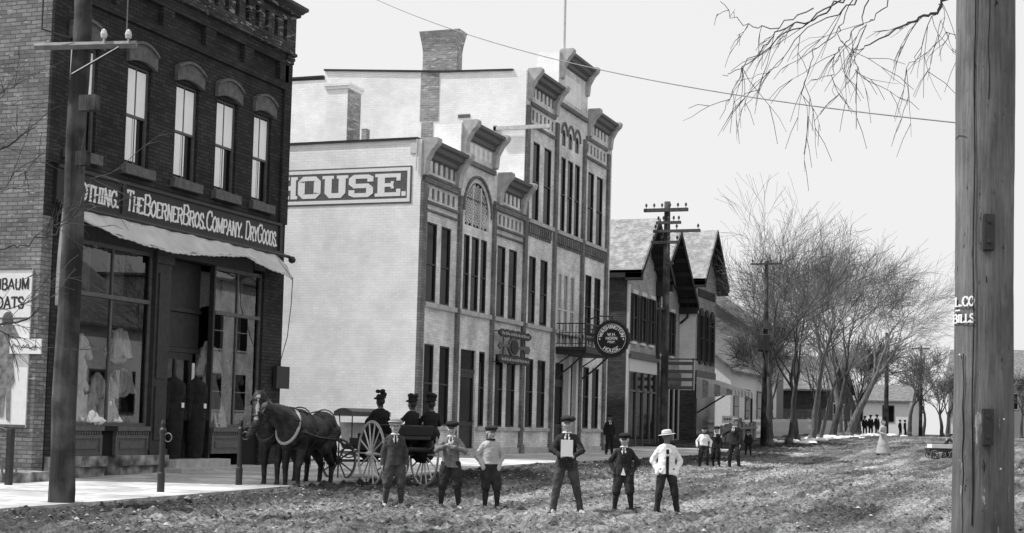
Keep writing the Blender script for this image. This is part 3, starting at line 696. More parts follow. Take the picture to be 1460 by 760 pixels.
# lit glaze + lattice of the lunette
mb = MB(); x = HX-.07
mb.box(x-.02, x-.01, lun[0], lun[1], lun[2], lun[3]); lw_ = mb.build('arched_window', M['glassd'], hotel); lw_['label'] = 'large arched window with diamond lattice'
mb = MB()
c = (lun[0]+lun[1])/2
for k in np.arange(-3, 3, .16):
    for s_ in (-1, 1):
        pts_ = []
        for u in np.linspace(lun[0], lun[1], 24):
            z = 8.2+k+s_*(u-c)*1.35
            if lun[2] < z < 7.92+math.sqrt(max(0, 1-((u-c))**2)): pts_.append((x+.012+(.004 if s_ > 0 else 0), u, z))
        if len(pts_) > 1: mb.tube([pts_[0], pts_[-1]], .013, 4)
mb.build('lattice', M['creambrick'], lw_)
mb = MB(); mb.box(x, x+.06, c-.37, c-.3, lun[2], 8.8); mb.box(x, x+.06, c+.3, c+.37, lun[2], 8.8); mb.build('mullion', M['trimw'], lw_)
mb = MB()
for k in range(16):
    t0, t1 = math.pi*k/16, math.pi*(k+1)/16
    mb.prism([(c+1.14*math.cos(t0), 7.92+1.14*math.sin(t0)), (c+1.14*math.cos(t1), 7.92+1.14*math.sin(t1)), (c+1.22*math.cos(t1), 7.92+1.22*math.sin(t1)), (c+1.22*math.cos(t0), 7.92+1.22*math.sin(t0))], HX, HX+.06, 'x')
for a, b in arcs:
    cc = (a+b)/2
    for k in range(8):
        t0, t1 = math.pi*k/8, math.pi*(k+1)/8; r0, r1 = (b-a)/2+.06, (b-a)/2+.13
        mb.prism([(cc+r0*math.cos(t0), 12.05+r0*math.sin(t0)*1.3), (cc+r0*math.cos(t1), 12.05+r0*math.sin(t1)*1.3), (cc+r1*math.cos(t1), 12.05+r1*math.sin(t1)*1.3), (cc+r1*math.cos(t0), 12.05+r1*math.sin(t0)*1.3)], HX, HX+.05, 'x')
build_split(mb, 'arch_moulding', M['pilbrick'], hotel, lambda c: 0 if c[1] < 46 else (1+sum(c[1] > e for e in (51.55, 52.35))))
for a, b in arcs:
    mb = MB(); mb.box(HX-.05, HX-.04, a, b, 11.62, 12.22); aw_ = mb.build('arched_light', M['glassd'], hotel)
# pilasters
for a, b, z1 in ((38.62, 38.95, 8.3), (41.4, 41.6, 8.3), (44.28, 44.48, 8.3), (47.15, 47.42, 12.3), (50.2, 50.46, 12.3), (53.45, 53.72, 12.3), (56.55, 56.82, 12.3)):
    mb = MB(); mb.box(HX, HX+.09, a, b, .72, z1); mb.box(HX, HX+.13, a-.04, b+.04, .4, .72); mb.build('pilaster', M['pilbrick'], hotel)
mb = MB()
# stone strings, sills, water table, lintel strips
mb.box(HX, HX+.06, A0, B1, .3, .62)
for i, (a, b) in enumerate(FB):
    a2 = a+.02 if i else a+.4; b2 = b-.02 if i != 0 else 41.33
    if i == 2: b2 = 47.1
    if i not in (1, 4): mb.box(HX, HX+.09, a2, b2, 1.18, 1.29)
    if i == 1: mb.box(HX, HX+.09, 43.3, b2, 1.18, 1.29)
    mb.box(HX, HX+.11, a2, b2, 4.72, 4.86)
    if i >= 3: mb.box(HX, HX+.11, a2, b2, 8.32, 8.45)
build_split(mb, 'stone_sill_course', M['stone'], hotel, lambda c: (0 if c[2] < .8 else (1 if c[2] < 2 else (2 if c[2] < 6 else 3)))*10+(sum(c[1] > e for e in (41.5, 44.4, 47.15, 50.3, 53.6)) if c[2] > .8 else 0))
mb = MB()
for i, (a, b) in enumerate(FB):     # dentil rows under the third floor sills and small band courses
    a2 = a+.02 if i else a+.4; b2 = b-.02
    if i == 2: b2 = 47.1
    if i >= 3:
        y = a2+.05
        while y < b2-.1: mb.box(HX, HX+.08, y, y+.11, 7.98, 8.3); mb.box(HX, HX+.05, y+.02, y+.09, 7.86, 7.98); y += .22
        mb.box(HX, HX+.09, a2, b2, 11.66, 11.74) if i != 4 else None
        if i != 4: mb.box(HX, HX+.07, a2, b2, 12.37, 12.5)
    elif i != 1:
        mb.box(HX, HX+.07, a2, b2, 7.72, 7.8); mb.box(HX, HX+.12, a2-.3, b2, 8.3, 8.44); mb.box(HX, HX+.06, a2-.2, b2, 8.48, 8.56)
        mb.box(HX, HX+.05, a2, b2, 7.5, 7.56)
mb.box(HX, HX+.1, 41.6, 44.3, 9.38, 9.52); mb.box(HX, HX+.1, 50.5, 53.8, 13.0, 13.14)
build_split(mb, 'brick_band_course', M['pilbrick'], hotel, lambda c: sum(c[1] > e for e in (41.5, 44.4, 47.15, 50.3, 53.6))*10+(c[2] > 10)+(c[2] > 12.1))
# cornices, with side brackets
def hcornice(y0, y1, zt, h=.5):
    mb = MB()
    cornice(mb, HX, y0, y1, [(.03, zt-h), (.1, zt-h+.04), (.12, zt-h+.16), (.26, zt-h+.22), (.3, zt-.16), (.4, zt-.12), (.42, zt-.03), (.3, zt)])
    c_ = mb.build('cornice', M['trimm'], hotel)
    for y in (y0-.02, y1-.28):
        b_ = MB(); b_.prism([(HX, zt-h-.55), (HX+.1, zt-h-.5), (HX+.14, zt-h-.1), (HX+.3, zt-h+.2), (HX+.46, zt-.14), (HX+.5, zt-.02), (HX+.48, zt+.04), (HX, zt+.04)], y, y+.3, 'y')
        b_.build('end_bracket', M['stone'], c_)
hcornice(38.66, 41.45, 9.5); hcornice(41.62, 44.45, 10.62); hcornice(44.66, 47.12, 9.5)
hcornice(47.25, 50.3, 13.55); hcornice(50.6, 53.85, 15.05); hcornice(54.0, 57.0, 13.55)
# body: white side walls, parapets, roof
mb = MB()
mb.box(HX-14.5, HX-.0021, A0, A0+.35, -.2, 9.5)
mb.box(HX-1.2, HX-.002, A0+.35, A1-.02, 9.12, 9.45)
mb.box(HX-.9, HX-.002, 41.5, 44.4, 9.45, 10.55)
mb.build('side_wall', M['whitebrick'], hotel)
mb = MB()
mb.prism([(HX-.002, 0), (HX-.002, 13.5), (HX-3, 13.58), (HX-7.75, 13.92), (HX-7.75, 13.6), (HX-14.5, 13.7), (HX-14.5, 0)], A1, A1+.35, 'y')
mb.box(HX-1.5, HX-.003, A1+.35, B1, 13.1, 13.5); mb.box(HX-.85, HX-.003, 50.45, 53.9, 13.5, 15.0)
mb.box(HX-14.5, HX-.003, B1-.35, B1-.001, 0, 13.1)
mb.build('tall_side_wall', M['whitebrick'], hotel)
mb = MB(); mb.box(HX-14.5, HX-14.2, A0+.35, A1-.01, 0, 9); mb.box(HX-14.5, HX-14.2, A1+.36, B1-.36, 0, 9); mb.build('rear_wall', M['whitebrick'], hotel)
mb = MB(); mb.box(HX-14.2, HX-.3, A0+.35, A1, 8.95, 9.05); mb.box(HX-14.2, HX-.3, A1+.35, B1-.35, 12.8, 12.95); mb.build('roof', M['shingled'], hotel)
mb = MB()
mb.box(HX-14.5, HX-.12, A0-.05, A0+.4, 9.5, 9.56)
mb.prism([(HX-.5, 13.5), (HX-3, 13.585), (HX-7.78, 13.925), (HX-7.78, 13.985), (HX-3, 13.645), (HX-.5, 13.56)], A1-.06, A1+.4, 'y')
mb.box(HX-14.5, HX-7.8, A1-.05, A1+.4, 13.7, 13.76)
mb.box(HX-.95, HX-.88, 49.9, 50.2, 13.5, 14.2)
build_split(mb, 'coping', M['trimd'], hotel, lambda c: 0 if c[2] < 11 else (1 if c[1] > 49 else 2))
mb = MB(); mb.box(HX-.35, HX-.12, A0-.025, A0-.003, 9.1, 9.5); mb.tube([(HX-.14, A0-.04, 9.5), (HX-.14, A0-.04, 8.6)], .02, 6); mb.build('downspout', M['trimw'], hotel)
# HOUSE sign painted on the side wall: dark band, white frame, big slab letters
ys_ = A0-.004
mb = MB(); mb.box(-25.2, -17.78, ys_-.012, ys_, 7.66, 8.74); hs = mb.build('painted_sign', M['trimm'], hotel); hs['label'] = 'dark painted band reading HOUSE in white slab letters'
mb = MB()
for z0, z1 in ((8.6, 8.7), (7.7, 7.8)): mb.box(-25.15, -17.83, ys_-.018, ys_-.0125, z0, z1)
mb.box(-17.92, -17.83, ys_-.018, ys_-.0125, 7.8, 8.6); mb.build('sign_border', M['signw'], hs)
def slab(letter, x0, x1, z0, z1):
    b_ = MB(); y0, y1 = ys_-.0185, ys_-.0125; w_ = x1-x0; h_ = z1-z0
    def r(a, b, c, d): b_.box(x0+a*w_, x0+b*w_, y0-.0003*len(b_.f)/6, y1, z0+c*h_, z0+d*h_)
    def p(pts): b_.prism([(x0+u*w_, z0+v*h_) for u, v in pts], y0-.0003*len(b_.f)/6, y1, 'y')
    if letter == 'H':
        r(.06, .32, .0, 1); r(.7, .94, 0, 1); r(.32, .7, .4, .6); r(-.02, .08, 0, .14); r(.36, .44, 0, .14); r(.56, .64, 0, .14); r(.92, 1.02, 0, .14); r(-.02, .08, .86, 1); r(.36, .44, .86, 1); r(.56, .64, .86, 1); r(.92, 1.02, .86, 1)
    if letter == 'O':
        r(0, .3, .22, .78); r(.7, 1, .22, .78); r(.22, .78, 0, .2); r(.22, .78, .8, 1)
        p([(0, .22), (.22, 0), (.22, .2), (.3, .28), (.3, .221)]); p([(0, .78), (.3, .779), (.3, .72), (.22, .8), (.22, 1)]); p([(1, .22), (.7, .221), (.7, .28), (.78, .2), (.78, 0)]); p([(1, .78), (.78, 1), (.78, .8), (.7, .72), (.7, .779)])
    if letter == 'U':
        r(.08, .36, .22, 1); r(.64, .92, .22, 1); r(.26, .74, 0, .22); p([(.08, .22), (.26, 0), (.26, .2199), (.26, .22)]); p([(.92, .22), (.74, .2199), (.74, 0)])
        r(-.02, .08, .86, 1); r(.36, .44, .86, 1); r(.56, .64, .86, 1); r(.92, 1.02, .86, 1)
    if letter == 'S':
        r(.2, .8, .82, 1); r(.2, .8, 0, .18); r(.18, .82, .4, .6); r(0, .28, .58, .84); r(.72, 1, .16, .42); r(0, .24, .1, .32); r(.76, 1, .68, .9)
        p([(0, .84), (.2, .8399), (.2, 1)]); p([(.8, 0), (1, .16), (.8, .1599)]); p([(0, .1), (.2, 0), (.2, .0999)]); p([(.8, 1), (.8, .901), (1, .9)])
        p([(0, .58), (.18, .42), (.18, .579)]); p([(1, .42), (.82, .58), (.82, .421)])
    if letter == 'E':
        r(.1, .38, 0, 1); r(0, .1, 0, .14); r(0, .1, .86, 1); r(.38, 1, .83, 1); r(.38, 1, 0, .17); r(.38, .72, .42, .58); r(.84, 1, .68, .83); r(.84, 1, .17, .32); r(.62, .74, .34, .42); r(.62, .74, .58, .66)
    if letter == '.': r(0, 1, 0, .2)
    b_.build('sign_letter', M['signw'], hs)
for L_, a, b in (('H', -22.2, -21.49), ('O', -21.46, -20.71), ('U', -20.64, -19.83), ('S', -19.79, -19.0), ('E', -18.94, -18.13), ('.', -18.09, -17.96)): slab(L_, a, b, 7.87, 8.53)
# windows
for a, b in W2: sash_window(hotel, HX, a, b, 4.88, 7.2, M['glassd'], M['trimd'], .48, False, .045, .03, random.Random(a).choice([None, None, .3]))
for a, b in W2b: sash_window(hotel, HX, a, b, 4.3, 6.95, M['glassd'], M['trimw'], .5, True, .05, .03)
for a, b in W3: sash_window(hotel, HX, a, b, 8.46, 11.2, M['glassd'], M['trimd'], .5, False, .045, .03, random.Random(a+3).choice([None, .35, .25]))
for a, b in W1: sash_window(hotel, HX, a, b, 1.3, 3.66, M['glassd'], M['trimd'], .52, False, .045, .03)
def door(root, X, a, b, c, d, n=2):
    m_ = MB(); x0, x1 = X-.12, X-.06
    wd = (b-a)/n
    for k in range(n):
        y = a+k*wd; m_.box(x0, x1, y, y+.1, c, d-.7); m_.box(x0, x1, y+wd-.1, y+wd-.002, c, d-.7); m_.box(x0, x1, y+.1, y+wd-.1, c, c+.2); m_.box(x0, x1, y+.1, y+wd-.1, c+.85, c+1.0); m_.box(x0, x1, y+.1, y+wd-.1, d-.85, d-.7); m_.box(x0, x1-.03, y+.1, y+wd-.1, c+.2, c+.85)
    m_.box(x0-.02, x1+.02, a, b, d-.7, d-.6); m_.box(x0-.02, x1, a, a+.05, d-.6, d); m_.box(x0-.02, x1, b-.05, b, d-.6, d)
    o_ = m_.build('door', M['trimd'], root); g_ = MB(); g_.box(x0+.02, x0+.026, a+.02, b-.02, c+1.0, d-.01); g_.build('pane', M['glassd'], o_)
    k_ = MB(); k_.ell((x1+.04, a+wd-.06, c+1.02), (.035, .035, .035)); k_.build('handle', M['steel'], o_)
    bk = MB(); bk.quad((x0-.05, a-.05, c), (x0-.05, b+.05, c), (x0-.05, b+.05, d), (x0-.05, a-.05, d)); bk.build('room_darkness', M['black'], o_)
door(hotel, HX, 41.95, 43.2, .45, 3.66, 1); door(hotel, HX, 50.82, 51.9, .45, 3.66, 1); sash_window(hotel, HX, 52.2, 52.82, .9, 3.66, M['glassd'], M['trimd'], .5)
mb = MB(); mb.box(HX, HX+.16, 51.92, 52.16, .45, 3.9); mb.box(HX, HX+.14, 52.86, 53.1, .45, 3.9); build_split(mb, 'porch_post', M['trimw'], hotel, lambda c: c[1] > 52.5)
mb = MB(); mb.box(HX, HX+.7, 50.6, 53.2, .3, .52); mb.box(HX, HX+.5, 41.7, 43.3, .3, .5); build_split(mb, 'door_step', M['stone'], hotel, lambda c: c[1] > 46, bevel=.01)
# balcony
bal = MB(); bal.box(HX, HX+1.15, 50.8, 54.0, 4.12, 4.24); bal.box(HX, HX+1.05, 50.85, 53.95, 3.98, 4.12); bal.box(HX+1.1, HX+1.18, 50.78, 54.02, 4.02, 4.26)
bo = bal.build('balcony', M['trimd'], hotel)
r_ = MB()
for x in (HX+1.12,): r_.tube([(x, 50.82, 5.08), (x, 53.98, 5.08)], .022, 6); r_.tube([(x, 50.82, 4.36), (x, 53.98, 4.36)], .016, 6)
for y in (50.84, 53.96): r_.tube([(HX, y, 5.08), (HX+1.12, y, 5.08)], .022, 6); r_.tube([(HX, y, 4.36), (HX+1.12, y, 4.36)], .016, 6); r_.tube([(HX, y, 4.75), (HX+1.12, y, 4.75)], .012, 6)
for i in range(23):
    y = 50.84+i*3.12/22; r_.tube([(HX+1.12, y, 4.24), (HX+1.12, y, 5.08)], .012, 5); r_.ell((HX+1.12, y, 4.72), (.03, .03, .07), None, 6, 5)
    for k in range(8):
        t = 2*math.pi*k/8
    r_.tube([(HX+1.12, y+.05*math.cos(t_), 4.52+.07*math.sin(t_)) for t_ in np.linspace(0, 2*math.pi, 9)], .007, 4)
for i in range(1, 9):
    for y in (50.84, 53.96): r_.tube([(HX+i*.125, y, 4.24), (HX+i*.125, y, 5.08)], .011, 5); r_.ell((HX+i*.125, y, 4.6), (.03, .02, .1), None, 6, 5)
for x, y in ((HX+1.12, 50.84), (HX+1.12, 53.96), (HX+1.12, 52.4)): r_.tube([(x, y, 4.24), (x, y, 5.2)], .03, 8); r_.ell((x, y, 5.26), (.05, .05, .06), None, 8, 6)
r_.build('iron_railing', M['iron'], bo)
for y in (50.95, 53.8):
    s_ = MB(); s_.tube([(HX, y, 3.15), (HX+.5, y, 3.5), (HX+1.05, y, 4.0)], .035, 6); s_.tube([(HX, y, 3.6), (HX+.6, y, 3.98)], .025, 6); s_.build('strut', M['iron'], bo)
# chimneys
mb = MB(); x0, x1 = -21.42, -20.12; yc0, yc1 = 47.12, 47.6
def ring(f, z): return [(x0-f, yc0-f, z), (x1+f, yc0-f, z), (x1+f, yc1+f, z), (x0-f, yc1+f, z)]
lv = [ring(0, 13.4), ring(0, 14.35), ring(.03, 14.6), ring(.1, 14.98), ring(.12, 15.08)]
for a_, b_ in zip(lv[:-1], lv[1:]):
    for k in range(4): mb.quad(a_[k], a_[(k+1) % 4], b_[(k+1) % 4], b_[k])
mb.quad(*lv[-1])
mb.build('chimney', M['chimbrick'], hotel)
mb = MB(); mb.box(-21.45, -20.75, 47.08, 47.097, 11.9, 13.62); mb.box(-21.38, -20.95, 47.08, 47.097, 11.3, 11.85); mb.build('exposed_brick_patch', M['chimbrick'], hotel)
mb = MB(); mb.box(-22.05, -21.5, 47.07, 47.09, 11.2, 11.3); mb.box(-20.0, -19.55, 47.08, 47.096, 11.95, 12.07); build_split(mb, 'wall_vent', M['trimm'], hotel, lambda c: c[0] > -21)
mb = MB(); mb.box(-23.3, -22.5, 43.6, 44.55, 8.9, 12.36); mb.box(-23.34, -22.44, 43.56, 44.6, 12.36, 12.46); mb.box(-23.37, -22.41, 43.53, 44.63, 12.46, 12.55); ch = mb.build('chimney', M['whitebrick'], hotel); ch['label'] = 'small square whitewashed chimney on the lower roof'
mb = MB(); mb.box(-22.499, -22.485, 43.6, 44.55, 9.0, 12.34); mb.build('brick_face', M['chimbrick'], ch)
mb = MB(); mb.box(-22.0, -21.82, 43.7, 43.95, 9.0, 11.0); mb.tube([(-22.48, 43.8, 10.5), (-22.3, 43.8, 10.6), (-22.05, 43.8, 10.45)], .05, 6); mb.build('roof_vent', M['chimbrick'], hotel)
mb = MB(); mb.box(-18.6, -16.55, 46.9, 47.02, 11.42, 11.55); mb.box(-18.6, -18.5, 46.9, 47.1, 11.42, 11.6); mb.build('gutter_board', M['hay'], hotel)
mb = MB(); mb.tube([(-17.9, 52.1, 14.9), (-17.9, 52.1, 21.5)], [.07, .04], 8); fp = mb.build('flagpole', M['trimw'], hotel)
# ================================================================== HOTEL SIGNS
rs = empty('round_sign', (-15.42, 50.9, 3.9), 'round black sign lettered WASHINGTON HOUSE hanging out beyond the iron balcony', 'sign')
cx, cz, Rr = -15.42, 4.54, .62
mb = MB()
pts = [(cx+Rr*math.cos(t), cz+Rr*math.sin(t)) for t in np.linspace(0, 2*math.pi, 49)[:-1]]
mb.prism(pts, 50.87, 50.95, 'y'); mb.build('disc', M['signb'], rs)
mb = MB()
mb.tube([(cx+(Rr+.01)*math.cos(t), 50.91, cz+(Rr+.01)*math.sin(t)) for t in np.linspace(0, 2*math.pi, 49)], .045, 8)
for k in range(24): t = 2*math.pi*k/24; mb.ell((cx+(Rr+.055)*math.cos(t), 50.91, cz+(Rr+.055)*math.sin(t)), (.03, .03, .03), None, 6, 4)
mb.build('rim', M['iron'], rs)
mb = MB(); mb.tube([(cx+(Rr-.1)*math.cos(t), 50.868, cz+(Rr-.1)*math.sin(t)) for t in np.linspace(0, 2*math.pi, 49)], .008, 4); mb.build('ring_line', M['signw'], rs)
def arcf(rad, top, L):
    def fn(u, v, q):
        a = (u-L/2)/rad
        if top: r_ = rad+v; return (cx+r_*math.sin(a), 50.868-q, cz+r_*math.cos(a))
        r_ = rad-v; return (cx+r_*math.sin(a), 50.868-q, cz-r_*math.cos(a))
    return fn
L_ = 1.02; t, W_ = text_mb('WASHINGTON', arcf(.36, True, L_), .13, thick=.3, thin=.16, total=L_, gap=.2); t.build('lettering', M['signw'], rs)
L_ = .68; t, W_ = text_mb('HOUSE', arcf(.485, False, L_), .13, thick=.3, thin=.16, total=L_, gap=.25); t.build('lettering', M['signw'], rs)
for s_, z, h, tot in (('W.H.', cz+.1, .1, .3), ('HORN', cz-.04, .1, .42), ('PROP.', cz-.16, .075, .28)):
    t, W_ = text_mb(s_, lambda u, v, q, z=z, tot=tot: (cx-tot/2+u, 50.868-q, z+v), h, thick=.28, thin=.16, total=tot, gap=.22); t.build('lettering', M['signw'], rs)
mb = MB()
for sg in (-1, 1): mb.prism([(cx+sg*.44-.035, cz-.02), (cx+sg*.44, cz-.06), (cx+sg*.44+.035, cz-.02), (cx+sg*.44, cz+.03)], 50.862, 50.868, 'y')
build_split(mb, 'ornament', M['signw'], rs, lambda c: c[0] > cx)
mb = MB(); mb.tube([(-16.36, 50.91, 5.2), (-15.9, 50.91, 5.35), (-15.4, 50.91, 5.32)], .025, 6); mb.tube([(-15.42, 50.91, 5.33), (-15.42, 50.91, 5.15)], .02, 6); mb.build('arm', M['iron'], rs)
# ornamental bar sign between the pilasters
bs = empty('ornamental_sign', (-17.2, 45.8, 3.3), 'carved double-bar sign with dark round medallion and arrow on the hotel front', 'sign')
def wavy(y0, y1, z, h):
    n = 24; top = []; bot = []
    for i in range(n+1):
        u = i/n; y = y0+(y1-y0)*u; k = .6+.4*abs(math.sin(u*math.pi*6))
        e = min(1, min(u, 1-u)*10)
        top.append((y, z+h*k*(.5+.5*e))); bot.append((y, z-h*k*(.5+.5*e)))
    return bot+top[::-1]
mb = MB(); mb.prism(wavy(44.25, 47.25, 4.33, .14), -17.2, -17.14, 'x'); mb.build('upper_bar', M['trimd'], bs)
mb = MB(); mb.prism(wavy(44.25, 47.2, 3.5, .16), -17.2, -17.14, 'x'); mb.build('lower_bar', M['trimd'], bs)
for z in (4.33, 3.5):
    rr = random.Random(int(z*10))
    for i in range(17): mb = MB(); y = 44.5+i*.152; mb.box(-17.138, -17.13, y, y+.07, z-.05, z+.05*rr.choice([1, .4, .8])); mb.build('worn_letter', M['stone'], bs)
mb = MB(); c_ = (45.55, 3.92)
mb.prism([(c_[0]+.44*math.cos(t), c_[1]+.3*math.sin(t)) for t in np.linspace(0, 2*math.pi, 33)[:-1]], -17.2, -17.12, 'x'); mb.build('medallion_rim', M['trimm'], bs)
mb = MB(); mb.prism([(c_[0]+.33*math.cos(t), c_[1]+.225*math.sin(t)) for t in np.linspace(0, 2*math.pi, 33)[:-1]], -17.12, -17.09, 'x'); mb.build('medallion', M['signb'], bs)
mb = MB(); mb.prism([(44.2, 3.9), (44.35, 4.02), (44.5, 3.97), (45.1, 3.97), (45.1, 3.88), (44.5, 3.88), (44.35, 3.8)], -17.19, -17.13, 'x')
mb.prism([(46.0, 3.87), (46.5, 3.87), (46.6, 3.78), (47.0, 3.75), (47.15, 3.9), (47.0, 4.02), (46.6, 4.0), (46.5, 3.96), (46.0, 3.96)], -17.19, -17.13, 'x'); build_split(mb, 'arrow', M['trimm'], bs, lambda c: c[1] > 45.5)
mb = MB(); mb.tube([(-17.5, 44.7, 4.4), (-17.18, 44.7, 4.4), (-17.18, 44.7, 3.4), (-17.5, 44.7, 3.4)], .02, 6); mb.tube([(-17.5, 46.7, 4.4), (-17.18, 46.7, 4.4), (-17.18, 46.7, 3.4), (-17.5, 46.7, 3.4)], .02, 6); build_split(mb, 'hanger', M['iron'], bs, lambda c: c[1] > 45.7)

# ================================================================== GABLED SHOPS
def gable_house(name, label, Xf, Xb, y0, y1, ze, zr, of, os_, wallm, roofm, base, yr=None, sidem=None):
    g_ = empty(name, (Xf, y0, zs(y0)), label, 'building')
    yr = yr or (y0+y1)/2
    mb = MB()
    kl = (zr-ze)/(yr-y0+os_); zl = zr-kl*(yr-y0)-.12; kr = (zr-ze)/(y1+os_-yr); zrr = zr-kr*(y1-yr)-.12
    mb.poly([(Xf, y0, base), (Xf, y1, base), (Xf, y1, zrr), (Xf, yr, zr-.12), (Xf, y0, zl)])
    mb.build('front_wall', wallm, g_)
    mb = MB(); mb.box(Xb, Xf-.003, y0, y0+.25, base-.3, zl); mb.build('side_wall', sidem or wallm, g_)
    mb = MB(); mb.box(Xb, Xf-.003, y1-.25, y1-.002, base-.3, zrr); mb.poly([(Xb, y0, base), (Xb, y0, zl), (Xb, yr, zr-.12), (Xb, y1, zrr), (Xb, y1, base)]); mb.build('rear_wall', wallm, g_)
    for (ya, yb) in ((y0-os_, yr), (y1+os_, yr)):
        mb = MB(); th = .12; sg = 1 if ya < yb else -1
        mb.mi = 0
        a_, b_ = (Xf+of, ya, ze), (Xf+of, yb, zr); c_, d_ = (Xb, yb, zr), (Xb, ya, ze)
        mb.quad(a_, b_, c_, d_)
        mb.mi = 1
        lo = lambda p: (p[0], p[1], p[2]-th)
        mb.quad(lo(a_), lo(d_), lo(c_), lo(b_)); mb.quad(a_, lo(a_), lo(b_), b_); mb.quad(a_, d_, lo(d_), lo(a_))
        r_ = mb.build('roof', [roofm, M['soffit']], g_)
        # bargeboard and brackets
        b2 = MB(); b2.quad((Xf+of+.01, ya, ze+.03), (Xf+of+.01, yb, zr+.03), (Xf+of+.01, yb, zr-.28), (Xf+of+.01, ya, ze-.26))
        b2.quad((Xf+of-.04, ya, ze+.03), (Xf+of-.04, ya, ze-.26), (Xf+of-.04, yb, zr-.28), (Xf+of-.04, yb, zr+.03))
        b2.quad((Xf+of+.01, ya, ze-.26), (Xf+of+.01, yb, zr-.28), (Xf+of-.04, yb, zr-.28), (Xf+of-.04, ya, ze-.26))
        b2.box(Xf-.0, Xf+of-.05, min(ya, ya+sg*.3), max(ya, ya+sg*.3), ze-.42, ze-.125)
        b2.box(Xb, Xf+of-.06, min(ya, ya+sg*.06), max(ya, ya+sg*.06), ze-.32, ze-.0)
        for k in range(5):
            t = (k+.7)/5.5; y = ya+(yb-ya)*t; z = ze+(zr-ze)*t; b2.box(Xf, Xf+of-.06, y-.05, y+.05, z-.33, z-.13)
        b2.build('bargeboard', M['soffit'], r_)
    return g_
def shuttered(root, X, a, b, c, d, arch=False):
    sash_window(root, X+.1, a, b, c, d, M['glassd'], M['trimd'], .5)
    mb = MB()
    for y0_, y1_ in ((a-.42, a-.02), (b+.02, b+.42)):
        mb.box(X+.01, X+.05, y0_, y0_+.06, c, d); mb.box(X+.01, X+.05, y1_-.06, y1_, c, d); mb.box(X+.01, X+.05, y0_+.06, y1_-.06, c, c+.08); mb.box(X+.01, X+.05, y0_+.06, y1_-.06, d-.08, d)
        z = c+.1
        while z < d-.1: mb.box(X+.012, X+.04, y0_+.06, y1_-.06, z, z+.04); z += .075
    build_split(mb, 'shutter', M['trimd'], root, lambda q: q[1] > (a+b)/2)
    mb = MB(); mb.box(X, X+.09, a-.06, b+.06, c-.12, c-.01); 
    if arch: mb.prism([(a-.1, d), (b+.1, d), (b+.06, d+.22), ((a+b)/2, d+.34), (a-.06, d+.22)], X, X+.1, 'x')
    else: mb.box(X, X+.1, a-.1, b+.1, d+.01, d+.17)
    build_split(mb, 'window_trim', M['trimd'] if arch else M['trimw'], root, lambda q: q[2] > (c+d)/2)
zA = zs(60)
hA = gable_house('gabled_shop', 'brick gabled shop with white fascia and three shuttered windows beside the hotel', -17.5, -30, 59.85, 64.6, 7.95, 10.45, .75, .35, M['hbrick'], M['shingle'], zA-.1, 62.1, M['hdark'])  # dark side wall brick puts the hotel's shadow into its colour
for a in (60.55, 61.95, 63.35): shuttered(hA, -17.5, a, a+.6, 5.05, 7.05)
mb = MB(); mb.box(-17.5, -17.42, 59.86, 60.1, zA, 7.4); mb.build('corner_board', M['trimw'], hA)
mb = MB(); mb.box(-17.5, -17.4, 60.12, 64.5, 3.75, 4.3); mb.build('shop_fascia', M['trimw'], hA)
mb = MB(); mb.box(-17.5, -17.3, 60.0, 64.58, 4.302, 4.46); mb.box(-17.5, -17.44, 60.12, 64.5, 4.462, 4.62); mb.build('shop_cornice', M['trimm'], hA)
mb = MB(); mb.box(-17.5, -17.47, 60.15, 64.45, .9, 3.7); sf = mb.build('shop_window', M['glassd'], hA)
mb = MB()
for y in (60.12, 61.2, 62.3, 63.4, 64.4): mb.box(-17.5, -17.4, y, y+.12, zA, 3.75)
mb.box(-17.47, -17.4, 60.24, 64.4, 2.9, 2.98); mb.build('mullion', M['trimm'], sf)
mb = MB(); mb.box(-17.5, -17.43, 60.15, 64.45, zA-.05, .9); mb.build('bulkhead', M['trimd'], hA)
mb = MB(); mb.box(-17.51, -17.46, 61.85, 62.25, 8.3, 9.0); mb.build('attic_vent', M['black'], hA)
mb = MB(); mb.tube([(-17.4, 64.62, 7.8), (-17.4, 64.62, zA)], .09, 8); mb.box(-17.5, -17.1, 64.4, 64.9, 7.3, 7.95); mb.build('downspout', M['trimd'], hA)
hB = gable_house('gabled_shop', 'middle gabled brick shop set back behind the telegraph pole', -18.3, -30, 64.65, 71.95, 7.5, 10.75, .95, .1, M['hbrick'], M['shingle'], zs(66)-.1, 68.3)
for a in (66.0, 68.0, 70.0): shuttered(hB, -18.3, a, a+.6, 4.9, 7.0)
mb = MB(); mb.box(-18.3, -18.25, 64.9, 71.7, .9, 3.4); sf = mb.build('shop_window', M['glassd'], hB)
mb = MB()
for y in np.arange(64.9, 71.7, .97): mb.box(-18.3, -18.2, y, y+.12, .5, 3.5)
mb.build('mullion', M['trimw'], sf)
mb = MB(); mb.box(-18.3, -18.15, 64.8, 71.9, 3.5, 4.1); mb.build('shop_fascia', M['trimm'], hB)
hC = gable_house('gabled_shop', 'gabled shop with tall pale end wall, arched shutters and a striped awning', -17.5, -30, 72.0, 76.4, 8.8, 11.5, .6, .45, M['hbrick'], M['shingle'], zs(74)-.1, 74.0, M['whitebrick'])
for a in (72.75, 73.95, 75.15): shuttered(hC, -17.5, a, a+.5, 4.75, 7.1, True)
mb = MB(); mb.box(-18.4, -17.501, 71.96, 71.99, .5, 3.3); mb.box(-17.5, -17.46, 72.0, 72.25, .5, 3.6); mb.build('brick_base', M['hdark'], hC)
mb = MB(); mb.box(-17.5, -17.45, 72.3, 76.2, .9, 3.4); mb.build('shop_window', M['glassd'], hC)
mb = MB(); mb.box(-17.5, -17.42, 72.1, 76.3, 3.7, 4.3); mb.build('shop_fascia', M['trimm'], hC)
